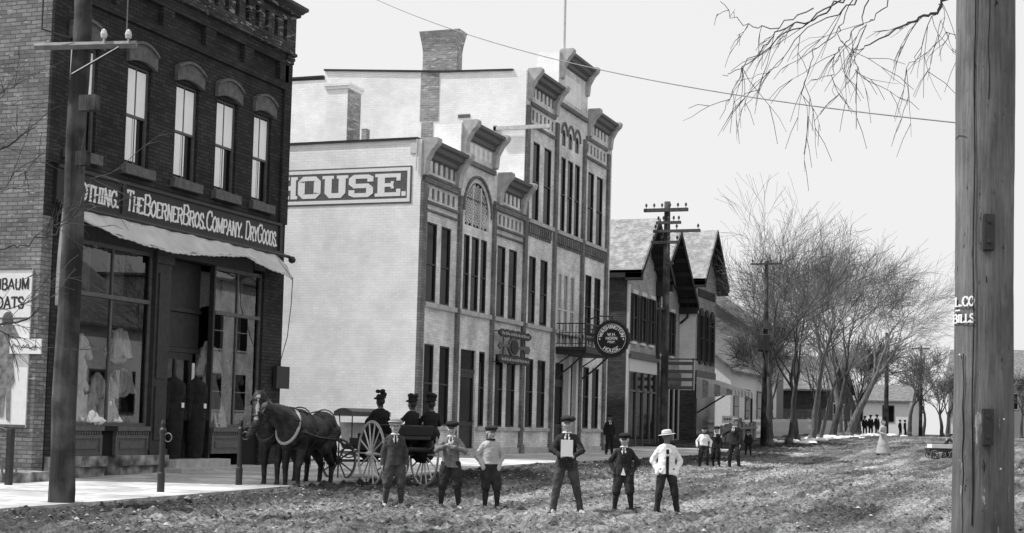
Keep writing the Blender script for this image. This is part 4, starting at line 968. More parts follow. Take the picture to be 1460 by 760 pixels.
mb = MB(); mb.box(-17.5, -17.46, 72.4, 76, 8.0, 8.4); mb.build('brick_panel', M['hdark'], hC)
mb = MB(); mb.tube([(-17.42, 71.9, 8.5), (-17.9, 71.9, 7.9), (-17.9, 71.9, 6.9), (-18.25, 71.9, 6.6)], .06, 6); mb.build('downspout', M['trimd'], hC)
n = 13; mb = MB()
for i in range(n):
    y0_, y1_ = 72.0+i*5.2/n, 72.0+(i+1)*5.2/n; mb.mi = i % 2
    sag = .05*math.sin(i)
    mb.quad((-17.4, y0_, 3.95), (-17.4, y1_, 3.95), (-15.6, y1_, 3.35), (-15.6, y0_, 3.35)); mb.quad((-15.6, y0_, 3.35), (-15.6, y1_, 3.35), (-15.58, y1_, 3.08+sag), (-15.58, y0_, 3.08+sag))
for i in range(6):
    x0, x1 = -17.4+i*.3, -17.1+i*.3; mb.mi = i % 2; f_ = lambda x: 3.95-(x+17.4)/1.8*.6
    mb.quad((x0, 71.98, f_(x0)), (x1, 71.98, f_(x1)), (x1, 71.97, f_(x1)-.25-.9*(1-(x1+17.4)/1.8)*.9), (x0, 71.97, f_(x0)-.25-.9*(1-(x0+17.4)/1.8)*.9))
mb.build('awning', [M['canvas'], M['stripe']], hC)
mb = MB(); mb.tube([(-15.65, 76.9, 3.3), (-15.65, 76.9, .9)], .06, 8); mb.tube([(-15.65, 72.2, 3.3), (-17.4, 72.2, 2.2)], .04, 6); build_split(mb, 'awning_post', M['trimd'], hC, lambda q: q[1] > 74)
sg_ = empty('board_sign', (-16.9, 65.5, 3.0), 'stack of four dark horizontal sign boards hung before the setback shop', 'sign')
for z in (4.35, 3.98, 3.62, 3.25):
    mb = MB(); mb.box(-17.6, -16.1, 66.0, 66.06, z-.075, z+.075); mb.build('board', M['trimm'], sg_)
mb = MB(); mb.tube([(-16.15, 66.1, 3.0), (-16.15, 66.1, 4.6)], .03, 6); mb.tube([(-17.55, 66.1, 3.0), (-17.55, 66.1, 4.6)], .03, 6); mb.tube([(-18.3, 66.1, 4.55), (-15.9, 66.1, 4.55)], .03, 6); mb.build('bracket', M['iron'], sg_)

# ================================================================== BACKGROUND HOUSES
def plain_house(name, label, x0, x1, y0, y1, zb, ze, zr, wallm, roofm, ridge='y', wins=(), winx=(), face=1):
    h = empty(name, ((x0+x1)/2, y0, zb), label, 'house')
    mb = MB(); o = .35
    if ridge == 'y':
        xm = (x0+x1)/2
        mb.prism([(x0, zb-1), (x1, zb-1), (x1, ze), (xm, zr-.1), (x0, ze)], y0, y1, 'y'); mb.build('wall', wallm, h)
        for a, b in ((x0-o, xm), (x1+o, xm)):
            r_ = MB(); k = (zr-ze)/((x1-x0)/2)*o
            r_.prism([(a, ze-k), (b, zr), (b, zr+.14), (a, ze-k+.14)], y0-o, y1+o, 'y'); r_.build('roof', roofm, h)
    else:
        ym = (y0+y1)/2
        mb.prism([(y0, zb-1), (y1, zb-1), (y1, ze), (ym, zr-.1), (y0, ze)], x0, x1, 'x'); mb.build('wall', wallm, h)
        for a, b in ((y0-o, ym), (y1+o, ym)):
            r_ = MB(); k = (zr-ze)/((y1-y0)/2)*o
            r_.prism([(a, ze-k), (b, zr), (b, zr+.14), (a, ze-k+.14)], x0-o, x1+o, 'x'); r_.build('roof', roofm, h)
    for (xa, za, w_, h_) in wins:
        f = MB(); f.box(xa-.08, xa+w_+.08, y0-.05, y0-.003, za-.08, za+h_+.08); fo = f.build('window', M['trimw'] if wallm is not M['white'] else M['trimm'], h)
        f = MB(); f.box(xa, xa+w_, y0-.07, y0-.052, za, za+h_); f.build('pane', M['glassd'], fo)
    for (ya, za, w_, h_) in winx:
        X = x1 if face > 0 else x0; s1 = face
        lo_, hi_ = sorted((X+s1*.003, X+s1*.05)); f = MB(); f.box(lo_, hi_, ya-.1, ya+w_+.1, za-.1, za+h_+.12); fo = f.build('window', M['trimm'] if wallm is M['white'] else M['trimw'], h)
        lo_, hi_ = sorted((X+s1*.052, X+s1*.06)); f = MB(); f.box(lo_, hi_, ya, ya+w_, za, za+h_/2-.03); f.box(lo_, hi_, ya, ya+w_, za+h_/2+.03, za+h_); f.build('pane', M['glassd'], fo)
    return h
plain_house('frame_house', 'white lower-storey frame house with grey shingled gable behind the second pole', -27, -18.3, 84, 98, 1.0, 4.9, 8.2, M['white'], M['shingled'], 'y', [(-18.3-1.9, 1.6, .8, 1.9)], [(84.8, 1.8, 1.2, 1.9), (88.0, 1.4, 1.2, 2.3), (91.5, 1.8, 1.2, 1.9), (95, 1.8, 1.2, 1.9)])
gh = plain_house('shingled_house', 'large grey shingled house with two upstairs windows and steep gable roof', -32, -20.4, 99, 112, 1.1, 8.3, 12.2, M['ggrey'], M['shingled'], 'y', [(-22.6, 5.6, 1, 2), (-25.2, 5.6, 1, 2), (-24, 8.4, .9, 1.3)], [(101, 5.4, 1.2, 2), (105, 5.4, 1.2, 2), (109, 5.4, 1.2, 2), (103, 2, 1.2, 2)])
plain_house('dark_barn', 'dark board barn showing between the street tree trunks', -27, -17.6, 116, 128, 1.2, 4.7, 7.4, M['hdark'], M['shingled'], 'x', [], [(118, 2, 1, 1.6), (123, 2, 1, 1.6)])
plain_house('white_house', 'low white house with one small window at the far end of the street', -22.6, -15.0, 150, 160, 1.25, 4.6, 6.2, M['white'], M['shingled'], 'x', [(-17.5, 2.6, 1.0, 1.5), (-20.5, 2.6, 1, 1.5)])
plain_house('far_house', 'distant grey-roofed house rising above the white house', -15.5, -4, 205, 220, 1.3, 9, 13, M['ggrey'], M['shingled'], 'x', [(-12, 5, 1.2, 2), (-8, 5, 1.2, 2)])
plain_house('far_barn', 'small pale shed near the big pole at the street end', -12.2, -9.4, 165, 172, 1.3, 3.6, 4.8, M['white'], M['shingled'], 'y')
# picket fence along the terrace
fe = empty('picket_fence', (-16.4, 63, zs(63)), 'pale picket fence with dark posts running behind the street trees', 'fence')
mb = MB(); y = 78.4
while y < 118:
    z = zs(y); mb.box(-16.4, -16.37, y, y+.09, z-.05, z+1.0); y += .2
mb.build('pickets', M['trimw'], fe)
mb = MB()
for y in np.arange(78.4, 117, 2.4):
    z, z2 = zs(y), zs(y+2.4)
    for dz in (.3, .8): mb.prism([(y, z+dz), (y+2.398, z2+dz), (y+2.398, z2+dz+.1), (y, z+dz+.1)], -16.47, -16.41, 'x')
mb.build('rail', M['trimw'], fe)
for y in np.arange(78.4, 118, 2.4):
    mb = MB(); mb.box(-16.6, -16.48, y, y+.12, zs(y)-.1, zs(y)+1.1); mb.build('post', M['planks'], fe)
bf = empty('board_fence', (-15.5, 70, .8), 'short grey board fence with wide gaps below a small white notice', 'fence')
for i in range(9):
    y = 69.4+i*.95; mb = MB(); mb.box(-15.6, -15.5, y, y+.5, zs(y)-.1, zs(y)+.82+.06*(i % 3)); mb.build('board', M['planks'], bf)
mb = MB(); mb.prism([(69.3, 1.35), (77.6, 1.5), (77.6, 1.62), (69.3, 1.47)], -15.5, -15.46, 'x'); mb.build('rail', M['planks'], bf)
nb = empty('notice_board', (-14.9, 70.2, 1.6), 'small white notice board with one dark line of letters on the board fence', 'sign')
pb = onX(1079, 604, -15.4); 
mb = MB(); mb.box(-15.75, -15.0, 70.4, 70.44, 1.72, 2.06); mb.build('board', M['signw'], nb)
mb = MB()
for i in range(5): mb.box(-15.64+i*.12, -15.56+i*.12, 70.39, 70.399, 1.86, 1.95)
mb.build('letter_marks', M['trimd'], nb)
mb = MB(); mb.box(-15.4, -15.34, 70.45, 70.5, .6, 1.72); mb.build('stake', M['planks'], nb)
# old snow heaps on the terrace edge
mb = MB(); rr = random.Random(5)
for i in range(150):
    y = rr.uniform(72, 112); x = -12.9+rr.gauss(0, .5); z = zs(y)
    s_ = rr.uniform(.1, .36); mb.ell((x, y, z+.02), (s_*.8, s_*1.4, s_*rr.uniform(.25, .55)), Matrix.Rotation(rr.uniform(0, 3), 3, 'Z'), 9, 6)
sn = mb.build('snow_heaps', M['snow'], None, smooth=True, origin=(-12.9, 90, 1)); tag(sn, 'patches of old snow heaped along the street edge under the trees', 'snow', kind='stuff')
dm = bpy.data.textures.new('lump', 'CLOUDS'); dm.noise_scale = .3; dmod = sn.modifiers.new('lump', 'DISPLACE'); dmod.texture = dm; dmod.strength = .15
# stone chips and clods on the street
mb = MB(); rr = random.Random(8)
for i in range(8000):
    y = 15+rr.random()**1.3*45; x = rr.uniform(-13.0, -.5) if rr.random() < .7 else rr.uniform(-13.0, -9.5)
    s_ = rr.uniform(.008, .03)*(1.8 if rr.random() < .05 else 1); z = float(road_z(x, y)); n0 = len(mb.v); kk = 0 if rr.random() < .12 else (1 if rr.random() < .5 else 2)
    pts = [(1,0,0),(-1,0,0),(0,1,0),(0,-1,0),(0,0,1),(0,0,-1)]
    for p in pts: mb.v.append((x+p[0]*s_*rr.uniform(.7, 1.3), y+p[1]*s_*rr.uniform(.7, 1.3), z+.4*s_+p[2]*s_*rr.uniform(.5, .9)))
    for f in ((0,2,4),(2,1,4),(1,3,4),(3,0,4),(2,0,5),(1,2,5),(3,1,5),(0,3,5)): mb.f.append(tuple(n0+k for k in f)); mb.m.append(kk)
gr = mb.build('street_gravel', [M['rock'], mat('clod', .08, .95, .5, 30), mat('dry_clod', .26, .95, .4, 30)], None, origin=(-7, 25, 0)); tag(gr, 'loose stone chips and mud clods scattered over the unpaved street', 'gravel', kind='stuff')

# ================================================================== POLES AND WIRES
def insul(mb, x, y, z, s=1): mb.lathe([(.012*s, 0), (.012*s, .07*s), (.035*s, .07*s), (.045*s, .12*s), (.03*s, .17*s), (.008*s, .19*s)], (x, y, z), 8)
# near left pole
pl = empty('tall_pole', (-13.36, 17.53, .15), 'tall rough wooden pole with short crossarm on the sidewalk before the store', 'pole')
mb = MB(); rr = random.Random(2); pts = []; rad = []
for i in range(28):
    z = -.1+i*.42; pts.append((-13.36+.018*math.sin(i*.9)+.0*z, 17.53+.015*math.cos(i*1.1), z+.0)); rad.append(.185-.0085*z+rr.uniform(-.006, .006))
mb.tube(pts, rad, 14); mb.build('shaft', M['wood'], pl, smooth=True)
mb = MB(); mb.tube([(-13.9, 17.2, 6.62), (-12.52, 17.68, 6.68)], .055, 4); mb.build('crossarm', M['planks'], pl)
mb = MB(); mb.tube([(-13.3, 17.28, 6.2), (-12.72, 17.55, 6.62)], .018, 4); mb.tube([(-13.75, 17.15, 7.4), (-13.75, 17.15, 6.85), (-13.4, 17.35, 6.75)], .015, 5); mb.build('brace', M['iron'], pl)
for x, y in ((-12.62, 17.62), (-12.95, 17.5)):
    mb = MB(); insul(mb, x, y, 6.68, 1.1); mb.build('insulator', M['trimw'], pl)
mb = MB(); mb.box(-13.2, -13.02, 17.3, 17.42, 4.9, 5.1); mb.box(-13.18, -12.9, 17.3, 17.42, 5.68, 5.9); build_split(mb, 'junction_box', M['wood'], pl, lambda c: c[2] > 5.3)
mb = MB(); mb.tube([(-12.65, 17.62, 6.85), (-12.64, 17.6, 7.5), (-12.7, 17.58, 9)], .01, 4); mb.build('drop_wire', M['steel'], pl)
# hitching posts
for (x, y, lab) in ((-13.75, 20.58, 'iron hitching post on the kerb opposite the store entry'), (-13.94, 23.3, 'iron hitching post with ring beside the nearer horse head')):
    h_ = empty('hitching_post', (x, y, zs(y)), lab, 'post', 'hitching posts on the kerb')
    z = zs(y); mb = MB(); mb.lathe([(.06, -.05), (.06, .3), (.048, .32), (.046, .92), (.058, .94), (.058, 1.0), (.03, 1.04), (.042, 1.1), (.025, 1.15), (.005, 1.16)], (x, y, z), 12); mb.build('shaft', M['iron'], h_, smooth=False)
    mb = MB(); mb.tube([(x+.07*math.cos(t)+.1, y, z+.88+.07*math.sin(t)) for t in np.linspace(0, 6.28, 13)], .01, 5); mb.build('ring', M['steel'], h_)

def tele_pole(X, Y, zb, top, r0, r1, arms, label):
    p_ = empty('telegraph_pole', (X, Y, zb), label, 'pole')
    mb = MB(); mb.tube([(X, Y, zb-.2), (X+.02, Y, (zb+top)/2), (X, Y, top)], [r0, (r0+r1)/2, r1], 10); mb.build('shaft', M['wood'], p_, smooth=True)
    for (z, x0, x1, th, n_) in arms:
        mb = MB(); mb.box(X+x0, X+x1, Y-.12-th, Y-.12, z-th/2, z+th/2); a_ = mb.build('crossarm', M['twig'], p_)
        mb = MB()
        for i in range(n_):
            x = X+x0+.08+(x1-x0-.16)*i/max(1, n_-1)
            insul(mb, x, Y-.12-th/2, z+th/2, 1.0)
        mb.build('insulators', M['twig'], a_)
    return p_
tele_pole(-13.5, 51, .42, 9.42, .15, .11, [(9.1, -.8, .8, .12, 6), (8.65, -.35, .55, .1, 5), (8.35, -.45, 1.25, .1, 3), (7.95, -.5, .5, .1, 4), (7.2, .02, .3, .08, 1), (5.6, -.25, .0, .08, 1)], 'dark telegraph pole with stacked crossarms in front of the gabled shops')
p3 = tele_pole(-13.25, 68, .78, 9.2, .17, .09, [(9.05, -.7, .75, .08, 4), (6.1, -.75, .75, .1, 0), (5.35, -.6, .55, .1, 0)], 'thinner telegraph pole with dark transformer box before the frame house')
mb = MB(); mb.lathe([(.22, 0), (.3, .05), (.3, .75), (.22, .8)], (-13.25, 67.7, 5.0), 14); mb.build('transformer', M['iron'], p3)
tele_pole(-13.2, 115, 1.25, 9.0, .2, .12, [], 'bare pale pole far down the street beside the white house'); tele_pole(-13.0, 140, 1.25, 9.5, .18, .11, [(9.2, -.8, .8, .15, 0)], 'farthest slim pole with a small crossarm down the street')
# big pole close to the camera
PX, PY = -.5, 9.27
bp = empty('big_pole', (PX, PY, 0), 'massive weathered wooden pole with white stencilled letters close on the right', 'pole')
mb = MB(); pts = []; rad = []; rr = random.Random(4); NS = 40
for k in range(61):
    z = -.2+k*.1
    pts.append((PX, PY, z)); rad.append(.1735+.0025*(1.4-z)+.004*math.sin(z*2.1)+rr.uniform(-.001, .001))
base = 0
mb.tube(pts, rad, NS)
for i, v in enumerate(mb.v):
    a = math.atan2(v[1]-PY, v[0]-PX); d = Vector((v[0]-PX, v[1]-PY)); z = v[2]
    k = 1+.02*noise.noise(Vector((a*3, z*.5, 1)))+.014*noise.noise(Vector((a*9, z*.8, 5)))
    mb.v[i] = (PX+d.x*k, PY+d.y*k, z)
bpm = bpy.data.materials.new('weathered_pole'); bpm.use_nodes = True
n = bpm.node_tree.nodes; l = bpm.node_tree.links; b = n['Principled BSDF']; b.inputs['Roughness'].default_value = .9; b.inputs['Specular IOR Level'].default_value = .15
tc = n.new('ShaderNodeTexCoord')
def nz(st, sc_, det=6, ro=.6):
    mp = n.new('ShaderNodeMapping'); mp.inputs['Scale'].default_value = st; l.new(tc.outputs['Object'], mp.inputs[0]); k = n.new('ShaderNodeTexNoise'); k.inputs['Scale'].default_value = sc_; k.inputs['Detail'].default_value = det; k.inputs['Roughness'].default_value = ro; l.new(mp.outputs[0], k.inputs['Vector']); return k.outputs[0]
def mrg(x, a, b_, c, d):
    k = n.new('ShaderNodeMapRange'); l.new(x, k.inputs[0])
    for i, v in zip((1, 2, 3, 4), (a, b_, c, d)): k.inputs[i].default_value = v
    return k.outputs[0]
def mth(op, a, b_):
    k = n.new('ShaderNodeMath'); k.operation = op
    for i, q in enumerate((a, b_)):
        if isinstance(q, float): k.inputs[i].default_value = q
        else: l.new(q, k.inputs[i])
    return k.outputs[0]
grain = nz((1, 1, .05), 60, 8, .7); blot = nz((1, 1, .4), 5, 7, .65); chip = nz((1, 1, .25), 34, 4, .6); scar = nz((1, 1, .2), 14, 6, .7)
sp = n.new('ShaderNodeSeparateXYZ'); l.new(tc.outputs['Object'], sp.inputs[0])
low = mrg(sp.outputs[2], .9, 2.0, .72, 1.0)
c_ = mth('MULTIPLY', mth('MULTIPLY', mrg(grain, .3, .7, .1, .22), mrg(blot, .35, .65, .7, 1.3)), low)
spots = mrg(chip, .3, .34, .25, 1.0); c_ = mth('MULTIPLY', c_, spots)
pale = mth('MULTIPLY', mrg(scar, .62, .66, 0., .3), mrg(sp.outputs[2], 1.3, 2.4, 1., .0)); c_ = mth('ADD', c_, pale)
l.new(c_, b.inputs['Base Color'])
bu = n.new('ShaderNodeBump'); bu.inputs['Distance'].default_value = .012; l.new(mth('ADD', grain, mth('MULTIPLY', spots, .5)), bu.inputs['Height']); l.new(bu.outputs[0], b.inputs['Normal'])
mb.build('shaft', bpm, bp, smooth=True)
# directions on the pole surface as seen from the street: unit vectors
toc = Vector((-PX, -PY, 0)).normalized(); rgt = Vector((-toc.y, toc.x, 0))      # towards camera, and to its right
def psurf(u, z, out=0.):
    """u = offset to the right across the visible face, metres"""
    r = .176+out; a = u/.176; d = toc*math.cos(a)+rgt*math.sin(a); return (PX+d.x*r, PY+d.y*r, z)
def pz(py): p = onZd(1405, py, 8.65); return p.z
mb = MB()
for (u, z0, z1, w_) in ((-.06, .9, 5.6, .0035), (.02, 3.4, 5.6, .003), (-.12, .6, 1.9, .003)):
    pts = [psurf(u+.004*math.sin(k*1.3), z0+(z1-z0)*k/24, .0035) for k in range(25)]; mb.tube(pts, w_, 4)
mb.build('check_crack', M['black'], bp)
for zc in ((pz(303)+pz(355))/2, (pz(583)+pz(634))/2):
    b_ = MB(); h_ = .105; c0 = toc*math.cos(.12)+rgt*math.sin(.12); r2 = Vector((-c0.y, c0.x, 0))
    for sgn in (1,):
        P = lambda a, o, z: (PX+c0.x*o+r2.x*a, PY+c0.y*o+r2.y*a, z)
        w_, o0, o1 = .03, .165, .235
        vs = [P(-w_, o0, zc-h_), P(w_, o0, zc-h_), P(w_, o1, zc-h_), P(-w_, o1, zc-h_), P(-w_, o0, zc+h_), P(w_, o0, zc+h_), P(w_, o1, zc+h_), P(-w_, o1, zc+h_)]
        n0 = len(b_.v); b_.v += vs
        for q in ((0,3,2,1),(4,5,6,7),(0,1,5,4),(1,2,6,5),(2,3,7,6),(3,0,4,7)): b_.f.append(tuple(n0+i for i in q)); b_.m.append(0)
        # plate on the near side with two bolts
        b_.tube([P(0, .23, zc+.06), P(0, .247, zc+.06)], .012, 8); b_.tube([P(0, .23, zc-.06), P(0, .247, zc-.06)], .012, 8)
    b_.build('iron_bracket', M['iron'], bp, bevel=.002)
for s_, py, h_, ut in (('L.CO', 434, .053, .105), ('BILLS', 458, .048, .117)):
    zt = pz(py); w0 = -.055-ut
    t, W_ = text_mb(s_, lambda u, v, q, zt=zt, w0=w0: psurf(.176*math.asin(max(-.985, (w0+u)/.176)), zt+v, .003+q*.3), h_, thick=.3, thin=.12, serif=.04, total=ut, gap=.18)
    t.build('stencil_letters', M['signw'], bp)
t = MB(); t.box(0, 0, 0, 0, 0, 0); t = MB(); zt = pz(441)
t.quad(psurf(-.2, zt, .004), psurf(-.15, zt, .004), psurf(-.15, zt+.008, .004), psurf(-.2, zt+.008, .004)); t.build('stencil_dash', M['signw'], bp)
mb = MB()
for u, py in ((.12, 597), (.1, 668), (.02, 612), (-.15, 505)): c_ = psurf(u, pz(py), .004); mb.ell(c_, (.006, .006, .006), None, 8, 6)
mb.build('nail_heads', M['signw'], bp)
# wires
def wire(name, a, b, sag, r, label):
    a = Vector(a); b = Vector(b); pts = [a.lerp(b, t)-Vector((0, 0, sag*4*t*(1-t))) for t in np.linspace(0, 1, 30)]
    mb = MB(); mb.tube(pts, r, 4); o_ = mb.build(name, M['steel'], None, origin=tuple(a)); tag(o_, label, 'wire', 'overhead wires')
wire('overhead_wire', onZd(1364, 175, 8.85), onZd(500, -18, 20), .25, .0042, 'taut overhead wire running up from the big pole past the hotel flagpole')



# ================================================================== TREES
def grow(mb, mbt, p, d, L, r, lev, maxlev, rnd, bias, droop, split=3, nseg=4, wig=.18, tmin=.0075, thick_levels=1):
    if lev == 1: wig *= 1.25; nseg = 6
    pts = [p.copy()]; rad = [r]; q = p.copy(); dd = d.copy()
    for i in range(nseg):
        dd = (dd+Vector((rnd.gauss(0, wig), rnd.gauss(0, wig), rnd.gauss(0, wig*.6)))+bias*(.10 if lev else .04)+Vector((0, 0, -droop*lev*.05))).normalized()
        q = q+dd*L/nseg; pts.append(q.copy()); rad.append(max(tmin, r*(1-.5*(i+1)/nseg)))
    (mb if lev <= thick_levels else mbt).tube(pts, rad, 7 if lev == 0 else (5 if lev < 3 else 3), caps=False)
    if lev >= maxlev: return
    nc = split+(1 if rnd.random() < .5 else 0)+(1 if lev > 1 else 0)
    for k in range(nc):
        t = (.35+.65*(k+1)/nc) if lev else (.72+.28*(k+1)/nc)
        idx = min(nseg-1, int(t*nseg)); f = t*nseg-idx; pp = pts[idx].lerp(pts[min(nseg, idx+1)], min(1, f))
        ang = rnd.uniform(.3, .85) if lev else rnd.uniform(.2, .6)
        ax = dd.cross(Vector((rnd.gauss(0, 1), rnd.gauss(0, 1), rnd.gauss(0, 1)))).normalized()
        nd = (Matrix.Rotation(ang, 3, ax) @ dd)
        if lev < 3 and nd.z < .15: nd.z = .2+rnd.random()*.3; nd.normalize()
        rr_ = rad[min(nseg, idx+1)]*rnd.uniform(.55, .8)
        grow(mb, mbt, pp, nd, L*(rnd.uniform(.6, .85) if lev else rnd.uniform(.66, .9)), rr_, lev+1, maxlev, rnd, bias, droop, split, 3 if lev > 1 else 4, wig, tmin, thick_levels)
def tree(label, x, y, z, H, r, lean, seed, maxlev=5, bark='bark', tw='twig', trunk_frac=.3, tmin=.0075, group='bare trees lining the street', split=3, cat='tree'):
    rnd = random.Random(seed)
    t_ = empty('bare_tree', (x, y, z), label, cat, group)
    a, b = MB(), MB()
    d = Vector(lean)*.55+Vector((0, 0, 1)); d.normalize()
    # trunk with a little root flare
    grow(a, b, Vector((x, y, z-.1)), d, H*trunk_frac, r, 0, maxlev, rnd, Vector(lean)*.9+Vector((0, 0, .75)), .25, split, 5, .09, tmin, 1)
    a.tube([(x, y, z-.15), (x+d.x*.25, y+d.y*.25, z+.3)], [r*1.45, r*1.0], 9)
    a.build('trunk', M[bark], t_, smooth=True); b.build('crown', M[tw], t_)
    return t_
lean = (.28, -.03, 0)
specs = [(1097, 633, 10.5, .2, (.2, 0, 0), 'bark', 'dark leaning street tree nearest the transformer pole'),
 (1124, 631, 10.8, .2, (.18, -.05, 0), 'bark', 'thick dark street tree second from the transformer pole'),
 (1137, 630, 10.5, .16, (.1, .1, 0), 'bark', 'slender dark street tree just left of the pale trunk'),
 (1157, 627, 11.5, .24, (.2, 0, 0), 'barkl', 'pale grey trunked street tree with a clean straight stem'),
 (1168, 626, 11, .16, (.2, -.1, 0), 'barkl', 'thin pale street tree immediately right of the clean straight stem'),
 (1187, 624, 11.5, .26, (.24, 0, 0), 'bark', 'mid-row street tree with broad crown arching over the roadway'),
 (1197, 623, 12, .24, (.16, .1, 0), 'barkl', 'street tree standing by the second patch of old snow'),
 (1210, 622, 13, .32, (.34, -.05, 0), 'barkl', 'stout far tree whose limbs reach farthest over the street'),
 (1222, 621, 13, .28, (.2, 0, 0), 'bark', 'last large tree of the row beside the dark far figures')]
for i, (px, py, H, r, ln, bk, lab) in enumerate(specs):
    p = onX(px, py, -12.9); 
    tree(lab, p.x, p.y, zs(p.y)-.03, H*1.13, r*.85, ln, 11+i*3, 5, bk, 'twig' if i % 3 == 0 else 'twigl', .3 if i else .33, .006)
# yard trees on the left of the row and trees beyond
tree('small yard tree in front of the pale end wall awning', -15.2, 79, .95, 8.5, .13, (.05, 0, 0), 71, 5, 'bark', 'twig', .3, .010, 'yard trees')
tree('yard tree before the grey shingled house', -18.6, 96, 1.2, 10, .17, (-.1, 0, 0), 74, 5, 'bark', 'twigl', .28, .011, 'yard trees')
tree('tall yard tree spreading above the frame house roof', -20.5, 104, 1.2, 12, .2, (.05, 0, 0), 78, 5, 'bark', 'twigl', .3, .012, 'yard trees')
far = [(-16.5, 125, 12), (-13.5, 135, 12), (-19, 140, 13), (-12.5, 158, 9.5), (-11.2, 148, 9), (-8.5, 170, 10.5), (-16, 175, 12), (-11, 190, 12), (-6, 195, 12), (-22, 180, 14), (-3, 215, 13)]
labs = ['behind the row on the far sidewalk', 'at the end of the tree row', 'behind the dark board barn', 'with low forked trunk right of the white house', 'beside the slim far pole', 'nearest the big pole at the street end', 'behind the white house roof', 'beyond the small pale shed', 'far off against the grey-roofed house', 'far back above the barn roof', 'farthest right in the distance']
for i, (x, y, H) in enumerate(far):
    tree('distant bare tree '+labs[i], x, y, 1.28, H, .22, (.06*(-1)**i, 0, 0), 101+i*7, 4, 'bark', 'twigl' if i % 2 else 'twig', .27, .018, 'distant bare trees', 4)
for i, (x, y, H) in enumerate(((-15.6, 82, 9), (-17.2, 91, 9.5), (-16.2, 100, 10.5), (-17, 109, 11), (-15.2, 114, 11), (-14.6, 104, 10.5), (-14.8, 93, 10), (-17.5, 120, 11.5))):
    lab2 = ['just behind the picket fence start', 'midway along the picket fence near the frame house', 'in front of the grey shingled house corner', 'between the shingled house and the dark barn', 'before the dark board barn front', 'just behind the middle snow patch', 'just behind the stems at mid row', 'at the far corner of the dark barn']
    tree('dark second-row tree '+lab2[i], x, y, zs(y)-.03, H*.85, .14, (.08*(-1)**i, 0, 0), 301+i*5, 4, 'bark', 'twigl', .3, .009, 'second row of bare trees behind the fence')
# overhanging tree at the right: trunk out of the picture, limbs reaching in
def overhang(label, base, paths, seed, r0, bark='bark', cat='tree', sub=7, tl=(.35, .9), dz=-.35):
    rnd = random.Random(seed)
    t_ = empty('bare_tree', tuple(base), label, cat)
    a, b = MB(), MB()
    for path, r_a, r_b in paths:
        P = [Vector(q) for q in path]
        # densify with slight jitter
        D = []
        for i in range(len(P)-1):
            for k in range(4): D.append(P[i].lerp(P[i+1], k/4)+Vector((rnd.gauss(0, .012), rnd.gauss(0, .012), rnd.gauss(0, .012))))
        if r_a < .02: r_a, r_b = r_a*.58, r_b*.58
        D.append(P[-1]); rad = [r_a+(r_b-r_a)*i/(len(D)-1) for i in range(len(D))]
        (a if r_a > .05 else b).tube(D, rad, 6 if r_a > .05 else 4, caps=False)
        if r_a > .05: continue
        for k in range(sub):
            i = rnd.randint(len(D)//4, len(D)-2); d = (D[i+1]-D[i]).normalized()
            ax = Vector((rnd.gauss(0, 1), rnd.gauss(0, 1), rnd.gauss(0, 1))).normalized()
            nd = (Matrix.Rotation(rnd.uniform(.4, .9), 3, ax) @ d+Vector((0, 0, dz))).normalized(); q = D[i].copy(); T = [q.copy()]; L = rnd.uniform(*tl)
            for _ in range(5): nd = (nd+Vector((rnd.gauss(0, .13), rnd.gauss(0, .13), rnd.gauss(0, .13)-.03))).normalized(); q = q+nd*L/5; T.append(q.copy())
            b.tube(T, [.0032, .0028, .0025, .0022, .0018, .0014], 3, caps=False)
            for _k in range(2):
                if rnd.random() < .8:
                    j = rnd.randint(1, 4); n2 = (Matrix.Rotation(rnd.uniform(-.8, .8), 3, ax) @ nd); b.tube([T[j], T[j]+n2*L*.25, T[j]+n2*L*.45+Vector((0, 0, -.04))], [.003, .0025, .002], 3, caps=False)
    a.build('trunk', M[bark], t_, smooth=True); b.build('crown', M['twig'], t_)
    return t_
Z_ = 11.5
q = lambda x, y, Z=Z_: onZd(x, y, Z)
tb = q(1640, 900, 12); tb.z = 0
limb0 = [tb, tb+Vector((0, 0, 2.5)), q(1600, 60, 12), q(1560, -120, 12)]
crot = q(1560, -120, 12)
paths = [(limb0, .24, .16),
 ([crot, q(1440, -150, 11.8), q(1330, -80), q(1250, -35)], .09, .045),
 ([q(1250, -35), q(1200, 0), q(1170, 25), q(1128, 35), q(1100, 50), q(1085, 70), q(1050, 100), q(1030, 107)], .014, .004),
 ([q(1200, 0), q(1155, 30), q(1110, 55), q(1060, 100), q(1040, 140), q(1026, 170)], .011, .003),
 ([q(1250, -35), q(1215, 5), q(1190, 22), q(1150, 40), q(1120, 82), q(1095, 105), q(1048, 116)], .013, .003),
 ([q(1160, 12), q(1120, 32), q(1080, 42), q(1050, 30), q(1027, 2)], .009, .004),
 ([q(1230, -20), q(1212, 10), q(1190, 50), q(1160, 70), q(1150, 110), q(1144, 140), q(1165, 195)], .01, .0025),
 ([q(1260, -30), q(1240, 0), q(1225, 35), q(1205, 60), q(1190, 80), q(1187, 110), q(1192, 138)], .01, .0025),
 ([q(1275, -30), q(1262, 8), q(1245, 28), q(1235, 35), q(1205, 72), q(1186, 90)], .009, .003),
 ([crot, q(1450, -60, 11.8), q(1390, -30), q(1350, 0), q(1335, 18), q(1310, 25), q(1290, 35), q(1240, 65), q(1220, 70)], .02, .003),
 ([q(1346, 3), q(1328, 25), q(1305, 80), q(1290, 105), q(1294, 150)], .008, .0025),
 ([q(1195, 40), q(1200, 60), q(1220, 95), q(1232, 112)], .006, .002),
 ([q(1340, 5), q(1350, 40), q(1352, 55)], .004, .002)]
overhang('bare tree out of view at right whose thin drooping branches hang over the street', tb, paths, 5, .2, sub=6, tl=(.2, .65))
